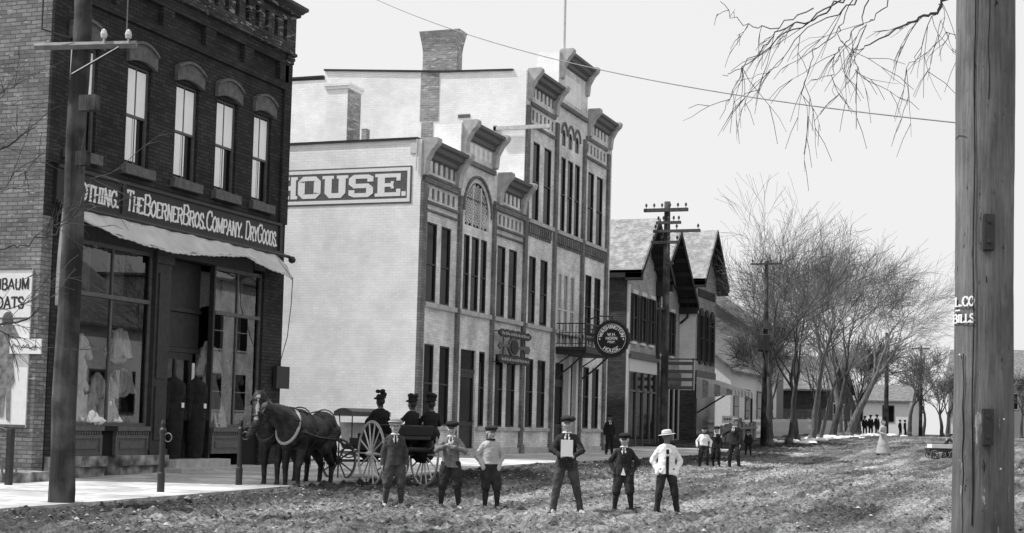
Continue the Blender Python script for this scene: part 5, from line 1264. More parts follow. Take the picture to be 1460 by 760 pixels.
# left tree, mostly out of the picture
tb = onZd(-260, 800, 14); tb.z = .1; Z_ = 13.5
c_ = onZd(-250, 250, 14)
up_ = Vector((0, 0, 1))
paths = [([tb, tb+up_*.5+Vector((.03, .02, 0)), tb+up_*1.4+Vector((-.05, .03, 0)), c_-up_*.9+Vector((.06, -.04, 0)), c_], .17, .12), ([c_, c_+up_*.8+Vector((-.15, .1, 0)), c_+up_*1.8+Vector((-.1, .3, 0)), c_+up_*3.2+Vector((.15, .5, 0))], .11, .05), ([c_+up_*.5+Vector((-.1, .05, 0)), c_+up_*1.5+Vector((-.7, .2, 0)), c_+up_*2.6+Vector((-1.1, .5, 0))], .07, .05), ([c_+up_*3.2+Vector((.15, .5, 0)), c_+up_*4.2+Vector((.6, .6, 0)), c_+up_*5.2+Vector((.7, .9, 0))], .05, .01), ([c_+up_*1.8+Vector((-.1, .3, 0)), c_+up_*2.7+Vector((.6, .5, 0)), c_+up_*3.3+Vector((1.1, .6, 0))], .035, .008), ([c_+up_*2.6+Vector((-1.1, .5, 0)), c_+up_*3.8+Vector((-1.3, .6, 0)), c_+up_*4.8+Vector((-1.0, .4, 0))], .04, .008),
 ([c_, q(-190, 285), q(-120, 350), q(-75, 340), q(-40, 345)], .042, .02),
 ([q(-40, 345), q(0, 354), q(30, 350), q(62, 338), q(85, 318), q(108, 296)], .016, .006), ([q(62, 338), q(95, 322), q(112, 303), q(130, 258), q(178, 238)], .01, .004),
 ([c_-up_*.3, q(-190, 350), q(-120, 440), q(-60, 470), q(0, 464), q(30, 458), q(62, 440)], .03, .004), ([q(-60, 470), q(0, 440), q(40, 430), q(75, 408)], .012, .004), ([q(-80, 420), q(0, 475), q(40, 498), q(70, 500)], .012, .003),
 ([c_, q(-60, 180), q(0, 212), q(20, 200), q(52, 180)], .02, .003), ([q(-60, 180), q(-20, 150), q(10, 130), q(30, 110)], .012, .003), ([q(-60, 300), q(0, 270), q(30, 240), q(50, 250)], .012, .003)]
overhang('bare tree out of view at left with twigs crossing the store side wall', tb, paths, 9, .2, sub=7, tl=(.2, .6), dz=.1)

# ------------------------------------------------------------------ unseen far side of the street, added to give the windows reflections
opp = [(9.5, 24, 34, 44, 7.5, 9.5, 'cbrick'), (9.5, 22, 44.6, 56, 9.5, 9.7, 'hbrick'), (10.5, 20, 58, 67, 5.5, 9, 'white'), (9.5, 23, 70, 84, 8.2, 8.4, 'creambrick'), (11, 24, 88, 100, 6, 10, 'white'), (9.5, 22, 104, 122, 8, 8.2, 'hbrick'), (10, 22, 128, 150, 7, 10, 'ggrey')]
for i, (x0, x1, y0, y1, ze, zr, m_) in enumerate(opp):
    z0 = zs(y0)
    wx = [(y, z0+1+k*3.4, 1.1, 2.0) for k in range(2 if ze > 7 else 1) for y in np.arange(y0+1.2, y1-1.6, 2.6)]
    plain_house('added_building', ['dark brick block', 'red-grey brick block', 'small white shop', 'cream brick store', 'white gabled dwelling', 'long brick row', 'grey shingled hall'][i]+' added on the unseen opposite side of the street', x0, x1, y0, y1, z0-.2, ze+z0, zr+z0, M[m_], M['shingled'], 'y', (), wx, -1)
for i, (x, y) in enumerate(((6.5, 40), (6.8, 62), (6.4, 78), (6.6, 96))):
    tree('added bare kerb tree on the unseen opposite side '+['before the dark block', 'before the white shop', 'before the cream store', 'before the white dwelling'][i], x, y, zs(y)-.1, 10, .2, (-.1, 0, 0), 501+i, 4, 'bark', 'twig', .3, .01, 'bare trees added on the opposite side')
# ================================================================== FIGURES
pending = []      # (object, voxel, smooth iterations, classifier, noise amplitude)
def soft(mb, name, mats, parent, voxel, sm=2, cls=None, amp=0, nsc=9.):
    ob = mb.build(name, mats, parent, smooth=True, world=False)
    r_ = ob.modifiers.new('union', 'REMESH'); r_.mode = 'VOXEL'; r_.voxel_size = voxel; r_.use_smooth_shade = True
    if sm: s_ = ob.modifiers.new('smooth', 'SMOOTH'); s_.iterations = sm; s_.factor = .5
    pending.append((ob, cls, amp, nsc)); return ob
def finish():
    bpy.context.view_layer.update(); dg = bpy.context.evaluated_depsgraph_get(); new = []
    for ob, cls, amp, nsc in pending: new.append(bpy.data.meshes.new_from_object(ob.evaluated_get(dg)))
    for (ob, cls, amp, nsc), me in zip(pending, new):
        mats = [m for m in ob.data.materials]; ob.modifiers.clear(); ob.data = me
        me.materials.clear()
        for m in mats: me.materials.append(m)
        if amp:
            n = len(me.vertices); co = np.empty(n*3, np.float32); me.vertices.foreach_get('co', co); no = np.empty(n*3, np.float32); me.vertices.foreach_get('normal', no)
            co = co.reshape(-1, 3); no = no.reshape(-1, 3)
            a = np.array([noise.noise(Vector((float(c[0])*nsc, float(c[1])*nsc, float(c[2])*nsc*.7)))+.5*noise.noise(Vector((float(c[0])*nsc*2.3+5, float(c[1])*nsc*2.3, float(c[2])*nsc*2.3))) for c in co])
            co += no*(a*amp)[:, None]; me.vertices.foreach_set('co', co.ravel())
        if cls:
            idx = [cls(p.center) for p in me.polygons]; me.polygons.foreach_set('material_index', idx)
        me.polygons.foreach_set('use_smooth', [True]*len(me.polygons)); me.update()
def ik(a, b, l1, l2, hint):
    a = Vector(a); b = Vector(b); d = b-a; L = min(d.length, (l1+l2)*.995); u = d.normalized()
    x = (l1*l1-l2*l2+L*L)/(2*L); h = math.sqrt(max(0, l1*l1-x*x)); hint = Vector(hint); hp = (hint-u*hint.dot(u)).normalized()
    return a+u*x+hp*h, a+u*L
def hand(mb, w, d, side, s, curl=.5, palm_n=None):
    """w wrist, d direction of the hand, s = hand length; five separate bent fingers and a thumb off the side of the palm"""
    w = Vector(w); d = Vector(d).normalized(); up = palm_n or Vector((0, -1, 0)); n_ = (Vector(up)-d*Vector(up).dot(d)).normalized(); x = d.cross(n_).normalized()
    pc = w+d*s*.28; rot = Matrix((x, n_, d)).transposed()
    mb.ell(pc, (s*.21, s*.1, s*.3), rot, 10, 8)
    for i, (o, l_) in enumerate(((-.16, .36), (-.055, .42), (.055, .4), (.15, .32))):
        p0 = w+d*s*.5+x*o*s; d1 = (d*math.cos(curl*.6)+n_*math.sin(curl*.6)); p1 = p0+d1*l_*s*.5; d2 = (d*math.cos(curl*1.6)+n_*math.sin(curl*1.6)); p2 = p1+d2*l_*s*.5
        mb.cap(p0, p1, s*.05, s*.045, 6); mb.cap(p1, p2, s*.045, s*.036, 6)
    p0 = w+d*s*.15+x*side*s*.15; p1 = p0+(d*.5+x*side*.6+n_*.3)*s*.28; p2 = p1+(d*.8+n_*.4+x*side*.1)*s*.2
    mb.cap(p0, p1, s*.065, s*.055, 6); mb.cap(p1, p2, s*.055, s*.04, 6)
def person(label, loc, face, h, feet=((-.09, 0), (.09, 0)), hands=None, elbows=None, near=True, top='jacket', topm='c_dark', legs='knickers', legm='c_dark', sock='c_dark', shoe='shoe', hat='cap', hatm='c_dark', skin='skin', headturn=0., tilt=0., lean=0., seat=None, skirt=None, shirt=True, group=None, hidden_hands=(False, False), hatless_hair=.0, extras=None, cat='person', hat_tilt=.0):
    """local frame: faces -Y, x to the figure's own left, feet at z 0."""
    loc = Vector(loc); rz = face
    t_ = empty('person', loc, label, cat, group, rz)
    V_ = .0085 if near else .018
    H = h; hz = H*.94 if hat else H      # bare head height
    hip = .515*hz if seat is None else seat; dz = hip-.515*hz
    hh = hz/6.3                              # head height (children have larger heads)
    zc = hz-hh*.5+dz; neck = hz-hh*1.0+dz; sh = hz*.8+dz
    swx = .103*hz
    fw = Vector((0, -1, 0))
    ls = lean
    def L(x, y, z):   # lean the trunk forward about the hips
        k = max(0, z-hip); return Vector((x, y-math.sin(ls)*k, z-(1-math.cos(ls))*k))
    hips = [Vector((s_*.05*hz, 0, hip)) for s_ in (-1, 1)]
    l1, l2 = .245*hz, .235*hz
    knees = []; ankles = []
    for i, s_ in enumerate((-1, 1)):
        fx_, fy_ = feet[i]
        an = Vector((fx_, fy_, .045*hz+ (0 if seat is None else 0)))
        k, an2 = ik(hips[i], an, l1, l2, (s_*.15, -1, .1)); knees.append(k); ankles.append(an2)
    arms = []
    u1, u2 = .172*hz, .15*hz
    hands = hands or ((-.135*hz, -.03, .48*hz), (.135*hz, -.03, .48*hz)); elbows = elbows or ((-.5, 1, 0), (.5, 1, 0))
    for i, s_ in enumerate((-1, 1)):
        S = L(s_*swx, 0, sh); e, w_ = ik(S, Vector(hands[i])+Vector((0, 0, dz if seat is not None else 0)), u1, u2, elbows[i]); arms.append((S, e, w_))
    # ---- body: one continuous skin mesh (head, neck, trunk, limbs, hands)
    b = MB(); Rz_ = Matrix.Rotation(headturn, 3, 'Z') @ Matrix.Rotation(tilt, 3, 'X')
    hc = L(0, -.005, zc)
    HD = lambda x, y, z: hc+Rz_ @ Vector((x*hh, y*hh, z*hh))
    b.ell(HD(0, .04, .08), (hh*.345, hh*.4, hh*.41), Rz_, 18, 14); b.ell(HD(0, -.07, -.17), (hh*.27, hh*.3, hh*.33), Rz_, 16, 12)
    b.ell(HD(0, -.24, -.38), (hh*.13, hh*.12, hh*.1), Rz_, 10, 8)                       # chin
    b.cap(HD(0, -.34, .03), HD(0, -.44, -.13), hh*.045, hh*.075, 8)                      # nose
    for s_ in (-1, 1):
        b.ell(HD(s_*.335, .03, -.03), (hh*.045, hh*.09, hh*.12), Rz_, 8, 8)              # ears
        b.ell(HD(s_*.16, -.3, -.12), (hh*.1, hh*.07, hh*.09), Rz_, 8, 6)                 # cheeks
        b.ell(HD(s_*.13, -.335, .1), (hh*.1, hh*.05, hh*.035), Rz_, 8, 6)                # brow
    b.cap(HD(-.08, -.36, -.25), HD(.08, -.36, -.25), hh*.032, hh*.032, 6)                # lips
    b.cap(L(0, .01, neck-.02*hz), HD(0, .06, -.25), .036*hz, .034*hz, 10)
    b.ell(L(0, 0, sh-.07*hz), (swx*.7, .045*hz, .08*hz)); b.ell(L(0, 0, hip+.12*hz), (.07*hz, .045*hz, .14*hz)); b.ell(L(0, 0, hip), (.07*hz, .045*hz, .05*hz))
    for i, s_ in enumerate((-1, 1)):
        S, e, w_ = arms[i]; b.cap(S+Vector((-s_*.03*hz, 0, -.02*hz)), e, .022*hz, .02*hz); b.cap(e, w_, .02*hz, .016*hz)
        if not hidden_hands[i]:
            hd = (w_-e).normalized()
            if extras and 'handdir' in extras: hd = Vector(extras['handdir'][i])
            hand(b, w_, hd, -s_, .098*hz, .6, palm_n=Vector((-s_*.8, -.3, .1)) if not (extras and 'palm' in extras) else Vector(extras['palm'][i]))
        b.cap(hips[i], knees[i], .035*hz, .028*hz); b.cap(knees[i], ankles[i], .028*hz, .018*hz); b.cap(ankles[i], ankles[i]+Vector((s_*.01, -.08*hz, -.02*hz)), .02*hz, .02*hz)
    inv = Rz_.transposed()
    def cls(c):
        q = inv @ (Vector(c)-hc)/hh
        if abs(q.x) < .24 and q.y < -.22:
            for s_ in (-1, 1):
                if (abs(q.x-s_*.13)/.05)**2+((q.z-.03)/.03)**2 < 1: return 1
            if abs(q.x) < .11 and abs(q.z+.25) < .026: return 2
        if q.z > -.45 and (q.y > .02+.25*max(0, -q.z) and q.length < .75 and not (abs(q.x) > .3 and q.z < .05 and q.y < .12)) : return 3
        if q.z > .22 and q.length < .8: return 3
        return 0
    soft(b, 'body', [M[skin], M['eye'], M['lip'], M['hair']], t_, V_*.8, 1, cls)
    # ---- lower clothing
    if skirt:
        m_ = MB(); n_ = len(m_.v)
        if seat is None: m_.lathe([(.085*hz, hip+.1*hz), (.11*hz, hip), (.15*hz, hip*.6), (.2*hz, .05*hz)], (0, 0, 0), 24)
        else:
            m_.cap((0, .02, hip), (0, -.2*hz, hip-.01), .13*hz, .14*hz); m_.cap((0, -.23*hz, hip), (0, -.27*hz, .1*hz), .13*hz, .17*hz)
        soft(m_, 'skirt', M[skirt], t_, V_*1.3, 3, None, .012, 7)
    else:
        m_ = MB(); m_.ell((0, .0, hip+.01*hz), (.1*hz, .075*hz, .075*hz))
        for i, s_ in enumerate((-1, 1)):
            k, a_ = knees[i], ankles[i]
            if legs == 'knickers':
                kb = k.lerp(a_, .13); m_.tube([hips[i]+Vector((0, 0, .03*hz)), hips[i].lerp(k, .35), hips[i].lerp(k, .8), k, kb, k.lerp(a_, .17)], [.062*hz, .068*hz, .06*hz, .057*hz, .046*hz, .04*hz], 14)
            else:
                m_.tube([hips[i]+Vector((0, 0, .03*hz)), hips[i].lerp(k, .4), k, k.lerp(a_, .5), a_+Vector((0, 0, -.005))], [.062*hz, .056*hz, .045*hz, .037*hz, .034*hz], 14)
        soft(m_, 'knickers' if legs == 'knickers' else 'trousers', M[legm], t_, V_, 2, None, .012, 11)
        for i, s_ in enumerate((-1, 1)):
            k, a_ = knees[i], ankles[i]
            if legs == 'knickers':
                q_ = MB(); q_.tube([k.lerp(a_, .1), k.lerp(a_, .35), k.lerp(a_, .7), a_, a_+Vector((0, 0, -.015*hz))], [.037*hz, .039*hz, .03*hz, .025*hz, .025*hz], 12); q_.build('stocking', M[sock], t_, smooth=True, world=False)
    for i, s_ in enumerate((-1, 1)):
        a_ = ankles[i]; q_ = MB(); tv = Vector((s_*.35, -1, 0)).normalized()
        q_.cap(a_+Vector((0, .012*hz, -.018*hz)), a_+tv*.085*hz+Vector((0, 0, -.028*hz)), .026*hz, .02*hz, 10); q_.cap(a_+tv*.03*hz+Vector((0, 0, -.015*hz)), a_+tv*.1*hz+Vector((0, 0, -.03*hz)), .026*hz, .021*hz, 10); q_.tube([a_+Vector((0, .004, -.02*hz)), a_+Vector((0, 0, .04*hz))], [.028*hz, .03*hz], 10)
        soft(q_, 'shoe', M[shoe[i] if isinstance(shoe, tuple) else shoe], t_, V_*.8, 1)
    # ---- jacket / sweater
    m_ = MB()
    hemz = hip-.035*hz if top != 'sweater' else hip+.035*hz
    def ring(z, rx, ry, y0=0, n=20):
        c = L(0, y0, z); return [(c.x+rx*math.cos(2*math.pi*i/n), c.y+ry*math.sin(2*math.pi*i/n), c.z) for i in range(n)]
    rs_ = [ring(hemz, .112*hz, .088*hz), ring(hip+.06*hz, .1*hz, .076*hz), ring(hip+.14*hz, .102*hz, .074*hz), ring(sh-.09*hz, .103*hz, .078*hz), ring(sh-.02*hz, .106*hz, .066*hz), ring(sh+.012*hz, .082*hz, .053*hz), ring(sh+.032*hz, .045*hz, .042*hz, .006)]
    n0 = len(m_.v)
    for r_ in rs_: m_.v += r_
    nn = 20
    for j in range(len(rs_)-1):
        for i in range(nn): i2 = (i+1) % nn; m_.f.append((n0+j*nn+i, n0+j*nn+i2, n0+(j+1)*nn+i2, n0+(j+1)*nn+i)); m_.m.append(0)
    m_.f.append(tuple(n0+i for i in range(nn))[::-1]); e0 = n0+(len(rs_)-1)*nn; m_.f.append(tuple(e0+i for i in range(nn))); m_.m += [0, 0]
    for i, s_ in enumerate((-1, 1)):
        S, e, w_ = arms[i]; m_.cap(S+Vector((-s_*.024*hz, 0, -.022*hz)), e, .038*hz, .031*hz, 12); m_.tube([e-(w_-e)*.05, e, e.lerp(w_, .5), w_-(w_-e)*.04], [.03*hz, .031*hz, .029*hz, .027*hz], 12)
        if hidden_hands[i]: m_.cap(w_-(w_-e)*.1, w_+(Vector((0, -.01, -.03*hz))), .028*hz, .03*hz, 8)
    jk = soft(m_, {'jacket': 'jacket', 'sweater': 'sweater', 'dress': 'bodice', 'coat': 'coat'}[top], M[topm], t_, V_, 2, None, .016, 10)
    # front edge, lapels, collar, buttons
    def front(x, z, out=0.): 
        k = np.interp(z, [hemz, hip+.14*hz, sh-.09*hz, sh-.02*hz, sh+.03*hz], [.088, .074, .081, .069, .05])*hz
        rx = .108*hz; yy = -k*math.sqrt(max(0, 1-(x/rx)**2))-.006-out
        return L(x, yy, z)
    d_ = MB()
    def strip(pts, w_, dst, out=.004):
        for (a, c_), (e_, g_) in zip(pts[:-1], pts[1:]):
            q1, q2, q3, q4 = front(a-w_, c_, out), front(a+w_, c_, out), front(e_+w_, g_, out), front(e_-w_, g_, out); dst.quad(tuple(q1), tuple(q2), tuple(q3), tuple(q4))
    if top in ('jacket', 'coat'):
        if shirt:
            s_ = MB(); pts = [(-.001, sh-.1*hz), (.03*hz, sh-.02*hz), (.024*hz, sh+.02*hz), (-.024*hz, sh+.02*hz), (-.03*hz, sh-.02*hz)]
            s_.poly([tuple(front(x, z, .006)) for x, z in pts]); s_.tube([tuple(L(.04*hz*math.cos(t), -.006*hz-.036*hz*math.sin(t), sh+.034*hz)) for t in np.linspace(0, 6.28, 15)], .01*hz, 6)
            s_.build('shirt_collar', M['c_white'], t_, world=False, smooth=True)
            k_ = MB(); k_.poly([tuple(front(x, z, .012)) for x, z in ((0, sh-.1*hz), (.013*hz, sh-.06*hz), (.008*hz, sh+.02*hz), (-.008*hz, sh+.02*hz), (-.013*hz, sh-.06*hz))]); k_.build('necktie', M['c_black'], t_, world=False)
        for s2 in (-1, 1):
            l_ = MB(); l_.poly([tuple(front(x*s2, z, .013)) for x, z in ((.002, sh-.11*hz), (.055*hz, sh-.05*hz), (.045*hz, sh-.025*hz), (.052*hz, sh-.02*hz), (.03*hz, sh+.03*hz), (.022*hz, sh+.02*hz))][::s2]); lo_ = l_.build('lapel', M[topm], t_, world=False); lo_.modifiers.new('thick', 'SOLIDIFY').thickness = .005
        for k in range(3):
            bt = MB(); c_ = front(.004, sh-.13*hz-k*.055*hz, .004); bt.ell(c_, (.008, .005, .008), None, 8, 6); bt.build('button', M['c_black'] if topm not in ('c_dark', 'c_black') else M['c_mid'], t_, world=False)
    if top == 'sweater':
        s_ = MB(); s_.tube([tuple(L(.045*hz*math.cos(t), -.006*hz-.042*hz*math.sin(t), sh+.04*hz)) for t in np.linspace(0, 6.28, 15)], .013*hz, 6); s_.build('collar', M['c_dark'], t_, world=False, smooth=True)
    if extras and extras.get('open_front'):
        s_ = MB(); strip([(0, z) for z in np.linspace(hemz+.005, sh-.03*hz, 8)], .017*hz, s_, .008); s_.build('waistcoat', M['c_black'], t_, world=False)
    if extras and extras.get('shirt_tail'):
        s_ = MB(); s_.poly([tuple(front(x, z, .02)) for x, z in ((-.03*hz, hemz+.005), (.03*hz, hemz+.005), (0, hemz+.1*hz))]); s_.build('shirt_front', M['c_white'], t_, world=False)
    # ---- headgear
    if hat:
        m_ = MB(); R3 = Rz_ @ Matrix.Rotation(hat_tilt, 3, 'Y')
        HT = lambda x, y, z: hc+R3 @ Vector((x*hh, y*hh, z*hh))
        if hat == 'cap':
            m_.ell(HT(.04, .05, .34), (hh*.5, hh*.54, hh*.23), R3, 20, 10); m_.ell(HT(0, .03, .2), (hh*.39, hh*.44, hh*.13), R3, 18, 8); m_.ell(HT(0, -.46, .13), (hh*.25, hh*.2, hh*.04), R3 @ Matrix.Rotation(.25, 3, 'X'), 14, 6)
            hb_ = soft(m_, 'cap', M[hatm], t_, V_*.8, 1, None, .003, 14)
            if extras and extras.get('cap_band'):
                for k, zz in enumerate((.17, .33)):
                    q_ = MB(); q_.tube([HT((.41 if k == 0 else .49)*math.cos(t), .03+(.45 if k == 0 else .52)*math.sin(t), zz) for t in np.linspace(0, 6.28, 21)], hh*.045, 6); q_.build('cap_stripe', M['c_light'], hb_, world=False, smooth=True)
        elif hat == 'brim':
            m_.ell(HT(0, 0, .14), (hh*.68, hh*.7, hh*.045), R3, 24, 6); m_.tube([HT(0, .02, .12), HT(0, .02, .25), HT(0, .02, .44), HT(0, .02, .5)], [hh*.4, hh*.39, hh*.35, hh*.2], 18)
            o_ = soft(m_, 'hat', M[hatm], t_, V_*.8, 1, None, .003, 10); q_ = MB(); q_.tube([HT(.405*math.cos(t), .02+.405*math.sin(t), .2) for t in np.linspace(0, 6.28, 21)], hh*.03, 6); q_.build('hat_band', M['c_grey'], o_, world=False, smooth=True)
        elif hat == 'plume':
            m_.ell(HT(.05, 0, .3), (hh*.52, hh*.56, hh*.12), R3 @ Matrix.Rotation(.15, 3, 'Y'), 20, 6); m_.ell(HT(0, .05, .42), (hh*.38, hh*.42, hh*.22), R3, 16, 8)
            rr = random.Random(int(abs(loc.x)*100)); 
            for k in range(9): a_ = rr.uniform(0, 6.28); m_.ell(HT(.32*math.cos(a_), .3*math.sin(a_), .55+rr.uniform(0, .35)), (hh*.2, hh*.2, hh*.17), R3, 8, 6)
            soft(m_, 'hat', M[hatm], t_, V_, 2, None, .01, 12)
    return t_
def toward_cam(x, y, off=0.): return math.atan2(-x, y)*1.0+off     # rotates -Y to point at the camera (0,0)
def face_cam(x, y, off=0.):
    # local -Y must map to direction (-x,-y)
    return math.atan2(-x, -y)*-1+math.pi+off
def boyat(px, py, z=0.0):
    d = ray(px, py); t = (z-HC)/d[2]; return (d[0]*t, d[1]*t, z)
def fc(p, off=0.):
    d = Vector((-p[0], -p[1])); return math.atan2(d.y, d.x)+math.pi/2+off
hb = 1.56
p = boyat(560, 725); person('boy in long double-breasted grey coat and banded light cap, hands at his sides', p, fc(p, .1), 1.53, ((-.13, .0), (.13, -.02)), ((-.19, -.03, .69), (.19, -.03, .69)), ((-.5, 1, 0), (.5, 1, 0)), top='coat', topm='c_mid', legm='c_mid', sock='c_mid', shoe='shoel', hatm='c_grey', extras={'cap_band': True}, headturn=.1)
p = boyat(641, 727); person('boy in pale grey jacket raising both hands to his chest, legs apart', p, fc(p, -.1), 1.52, ((-.15, 0), (.15, -.03)), ((-.05, -.22, 1.05), (.06, -.22, 1.02)), ((-1, .0, -.9), (1, .0, -.9)), top='jacket', topm='c_grey', legm='c_dark', sock='c_dark', shoe='shoel', hatm='c_black', tilt=.12, extras={'handdir': ((.7, -.3, .3), (-.7, -.3, .3)), 'palm': ((.2, -1, .4), (-.2, -1, .4))})
p = boyat(697, 728); person('smiling boy in a light knitted sweater with both hands in his pockets', p, fc(p, .25), 1.46, ((-.07, .0), (.12, -.06)), ((-.13, -.06, .72), (.13, -.06, .72)), ((-.8, .9, 0), (.8, .9, 0)), top='sweater', topm='c_light', legm='c_dark', sock='c_dark', shoe=('shoel', 'shoe'), hatm='c_dark', headturn=.15, hidden_hands=(True, True))
p4_ = boyat(806, 734); person('tallest boy in dark suit and flat cap standing wide, holding out the white card', p4_, fc(p4_, .0), 1.66, ((-.2, 0), (.24, -.02)), ((-.08, -.26, .92), (.1, -.26, .92)), ((-1, .35, -.2), (1, .35, -.2)), top='jacket', topm='c_dark', legs='trousers', legm='c_mid', sock='c_dark', shoe=('shoe', 'shoel'), hatm='c_dark', headturn=-.05, extras={'handdir': ((.75, -.3, .15), (-.75, -.3, .15)), 'palm': ((0, -.2, 1), (0, -.2, 1))})
fdir = Vector((-p4_[0], -p4_[1], 0)).normalized(); side_ = Vector((-fdir.y, fdir.x, 0))
mb = MB(); c_ = Vector(p4_)+fdir*.35-side_*.0+Vector((0, 0, 1.06)); 
for k, o in enumerate((0, .02)):
    pass
R3 = Matrix((side_, -fdir, Vector((0, 0, 1)))).transposed()
vs = [c_+R3 @ Vector((x, y, z)) for z in (-.13, .13) for (x, y) in ((-.095, -.006), (.095, -.006), (.095, .006), (-.095, .006))]
n0 = len(mb.v); mb.v += [tuple(v) for v in vs]
for q4 in ((0,3,2,1),(4,5,6,7),(0,1,5,4),(1,2,6,5),(2,3,7,6),(3,0,4,7)): mb.f.append(tuple(n0+i for i in q4)); mb.m.append(0)
cd = mb.build('paper_card', M['paper'], None, origin=tuple(c_)); tag(cd, 'blank white card held upright in both hands of the tallest boy', 'card')
p = boyat(888, 733); person('small boy in dark jacket, elbows out, white shirt tail showing below it', p, fc(p, -.05), 1.39, ((-.14, 0), (.14, -.03)), ((-.14, -.05, .68), (.14, -.05, .68)), ((-1, .6, 0), (1, .6, 0)), top='jacket', topm='c_dark', legs='knickers', legm='c_dark', sock='c_dark', shoe='shoe', hatm='c_black', tilt=.1, hidden_hands=(True, True), extras={'shirt_tail': True})
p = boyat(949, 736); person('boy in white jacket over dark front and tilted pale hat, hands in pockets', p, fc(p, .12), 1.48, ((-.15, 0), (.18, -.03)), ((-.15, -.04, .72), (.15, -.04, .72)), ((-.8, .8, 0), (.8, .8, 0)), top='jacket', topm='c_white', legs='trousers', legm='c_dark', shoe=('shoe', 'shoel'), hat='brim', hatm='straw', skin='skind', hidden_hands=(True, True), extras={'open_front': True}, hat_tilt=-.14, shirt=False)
Zb = .2
p = boyat(1003, 669, .2); person('child in white blouse standing left in the trio behind the boys', p, fc(p), 1.36, ((-.12, 0), (.12, 0)), ((-.2, -.04, .66), (.2, -.04, .66)), None, near=False, top='sweater', topm='c_white', legs='knickers', legm='c_dark', sock='c_dark', hatm='c_black')
p = boyat(1021, 669, .2); person('boy in black jacket standing in the middle of the trio behind', p, fc(p, -.6), 1.38, ((-.1, 0), (.12, 0)), None, None, near=False, top='jacket', topm='c_black', legs='knickers', legm='c_black', hatm='c_dark')
p = boyat(1047, 670, .2); person('tallest of the trio behind, youth in dark suit and light grey cap', p, fc(p, -.5), 1.66, ((-.17, 0), (.17, 0)), ((-.34, -.2, 1.0), (.2, -.03, .72)), ((-1, .3, -.6), (1, .6, 0)), near=False, top='jacket', topm='c_dark', legs='trousers', legm='c_dark', hatm='c_grey')
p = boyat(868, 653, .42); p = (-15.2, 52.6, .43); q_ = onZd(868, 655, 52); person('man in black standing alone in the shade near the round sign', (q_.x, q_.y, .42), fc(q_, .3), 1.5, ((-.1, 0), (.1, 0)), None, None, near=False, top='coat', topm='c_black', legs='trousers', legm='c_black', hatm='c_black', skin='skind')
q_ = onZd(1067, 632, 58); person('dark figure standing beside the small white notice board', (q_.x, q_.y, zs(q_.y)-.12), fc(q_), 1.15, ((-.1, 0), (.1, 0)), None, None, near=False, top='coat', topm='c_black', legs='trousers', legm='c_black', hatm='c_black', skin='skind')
q_ = onZd(1259, 650, 62); person('child in pale smock running across the distant street', (q_.x, q_.y, float(road_z(q_.x, q_.y, False))), fc(q_, .9), 1.5, ((-.08, .25), (.1, -.2)), ((-.2, -.2, .9), (.2, .15, .8)), None, near=False, top='dress', topm='c_light', skirt='c_light', legm='c_dark', hat=None)
for i, (px, lab, hh_) in enumerate(((1233, 'left of the dark distant group under the last large tree', 1.65), (1241, 'middle of the dark distant group under the last large tree', 1.75), (1250, 'right of the dark distant group, a little apart', 1.8), (1283, 'first of two dark figures before the white house', 1.5), (1290, 'second of two dark figures before the white house', 1.5))):
    q_ = onZd(px, 620, 118 if i < 3 else 128); person('person '+lab, (q_.x, q_.y, zs(q_.y)-.05), fc(q_, .3*i), hh_, ((-.1, 0), (.12, 0)), None, None, near=False, top='coat', topm='c_black', legs='trousers', legm='c_black', hatm='c_black', skin='skind', group='distant figures at the end of the street')
# child's cart and the child bending over it, far right
q_ = onZd(1342, 652, 60); qz = float(road_z(q_.x, q_.y, False))
person('child in dark clothes bending over the small cart in the distance', (q_.x+.1, q_.y+.5, qz), fc(q_, 1.5), 1.15, ((-.1, .1), (.1, -.1)), ((-.12, -.42, .55), (.12, -.42, .55)), None, near=False, top='jacket', topm='c_dark', legs='knickers', legm='c_dark', hatm='c_dark', lean=.6)
ct = empty('handcart', (q_.x, q_.y, qz), 'small low handcart with pale board in the distance beside the big pole', 'cart', None, .5)
mb = MB(); mb.box(-.6, .6, -.22, .22, .28, .42); mb.build('tray', M['wheeld'], ct, world=False); mb = MB(); mb.box(-.5, .5, -.24, .24, .425, .58); mb.build('load_board', M['c_white'], ct, world=False)
def wheel_mb(Rw, spokes, wr, hubr, axis_len=.12, n=36):
    r_ = MB(); r_.tube([(0, Rw*math.cos(t), Rw*math.sin(t)) for t in np.linspace(0, 2*math.pi, n+1)], wr, 6)
    s_ = MB()
    for k in range(spokes): t = 2*math.pi*k/spokes; s_.tube([(0, hubr*.8*math.cos(t), hubr*.8*math.sin(t)), (0, (Rw-wr*.5)*math.cos(t), (Rw-wr*.5)*math.sin(t))], [.019, .014], 5)
    h_ = MB(); h_.tube([(-axis_len, 0, 0), (-axis_len*.6, 0, 0), (0, 0, 0), (axis_len*.6, 0, 0), (axis_len, 0, 0)], [hubr*.5, hubr*.7, hubr, hubr*.7, hubr*.5], 12)
    t_ = MB(); t_.tube([(0, (Rw+wr)*math.cos(t), (Rw+wr)*math.sin(t)) for t in np.linspace(0, 2*math.pi, n+1)], wr*.75, 5)
    return r_, s_, h_, t_
def add_wheel(root, loc, Rw, spokes, m_, rz=0, wr=.022, hubr=.06):
    r_, s_, h_, t_ = wheel_mb(Rw, spokes, wr, hubr); X4 = Matrix.Translation(loc) @ Matrix.Rotation(rz, 4, 'Z')
    for q in (r_, s_, h_, t_): q.xform(X4)
    w_ = r_.build('wheel', M[m_], root, smooth=True, world=False); s_.build('spokes', M[m_], w_, world=False); h_.build('hub', M[m_], w_, smooth=True, world=False); t_.build('tyre', M['tyre'], w_, smooth=True, world=False)
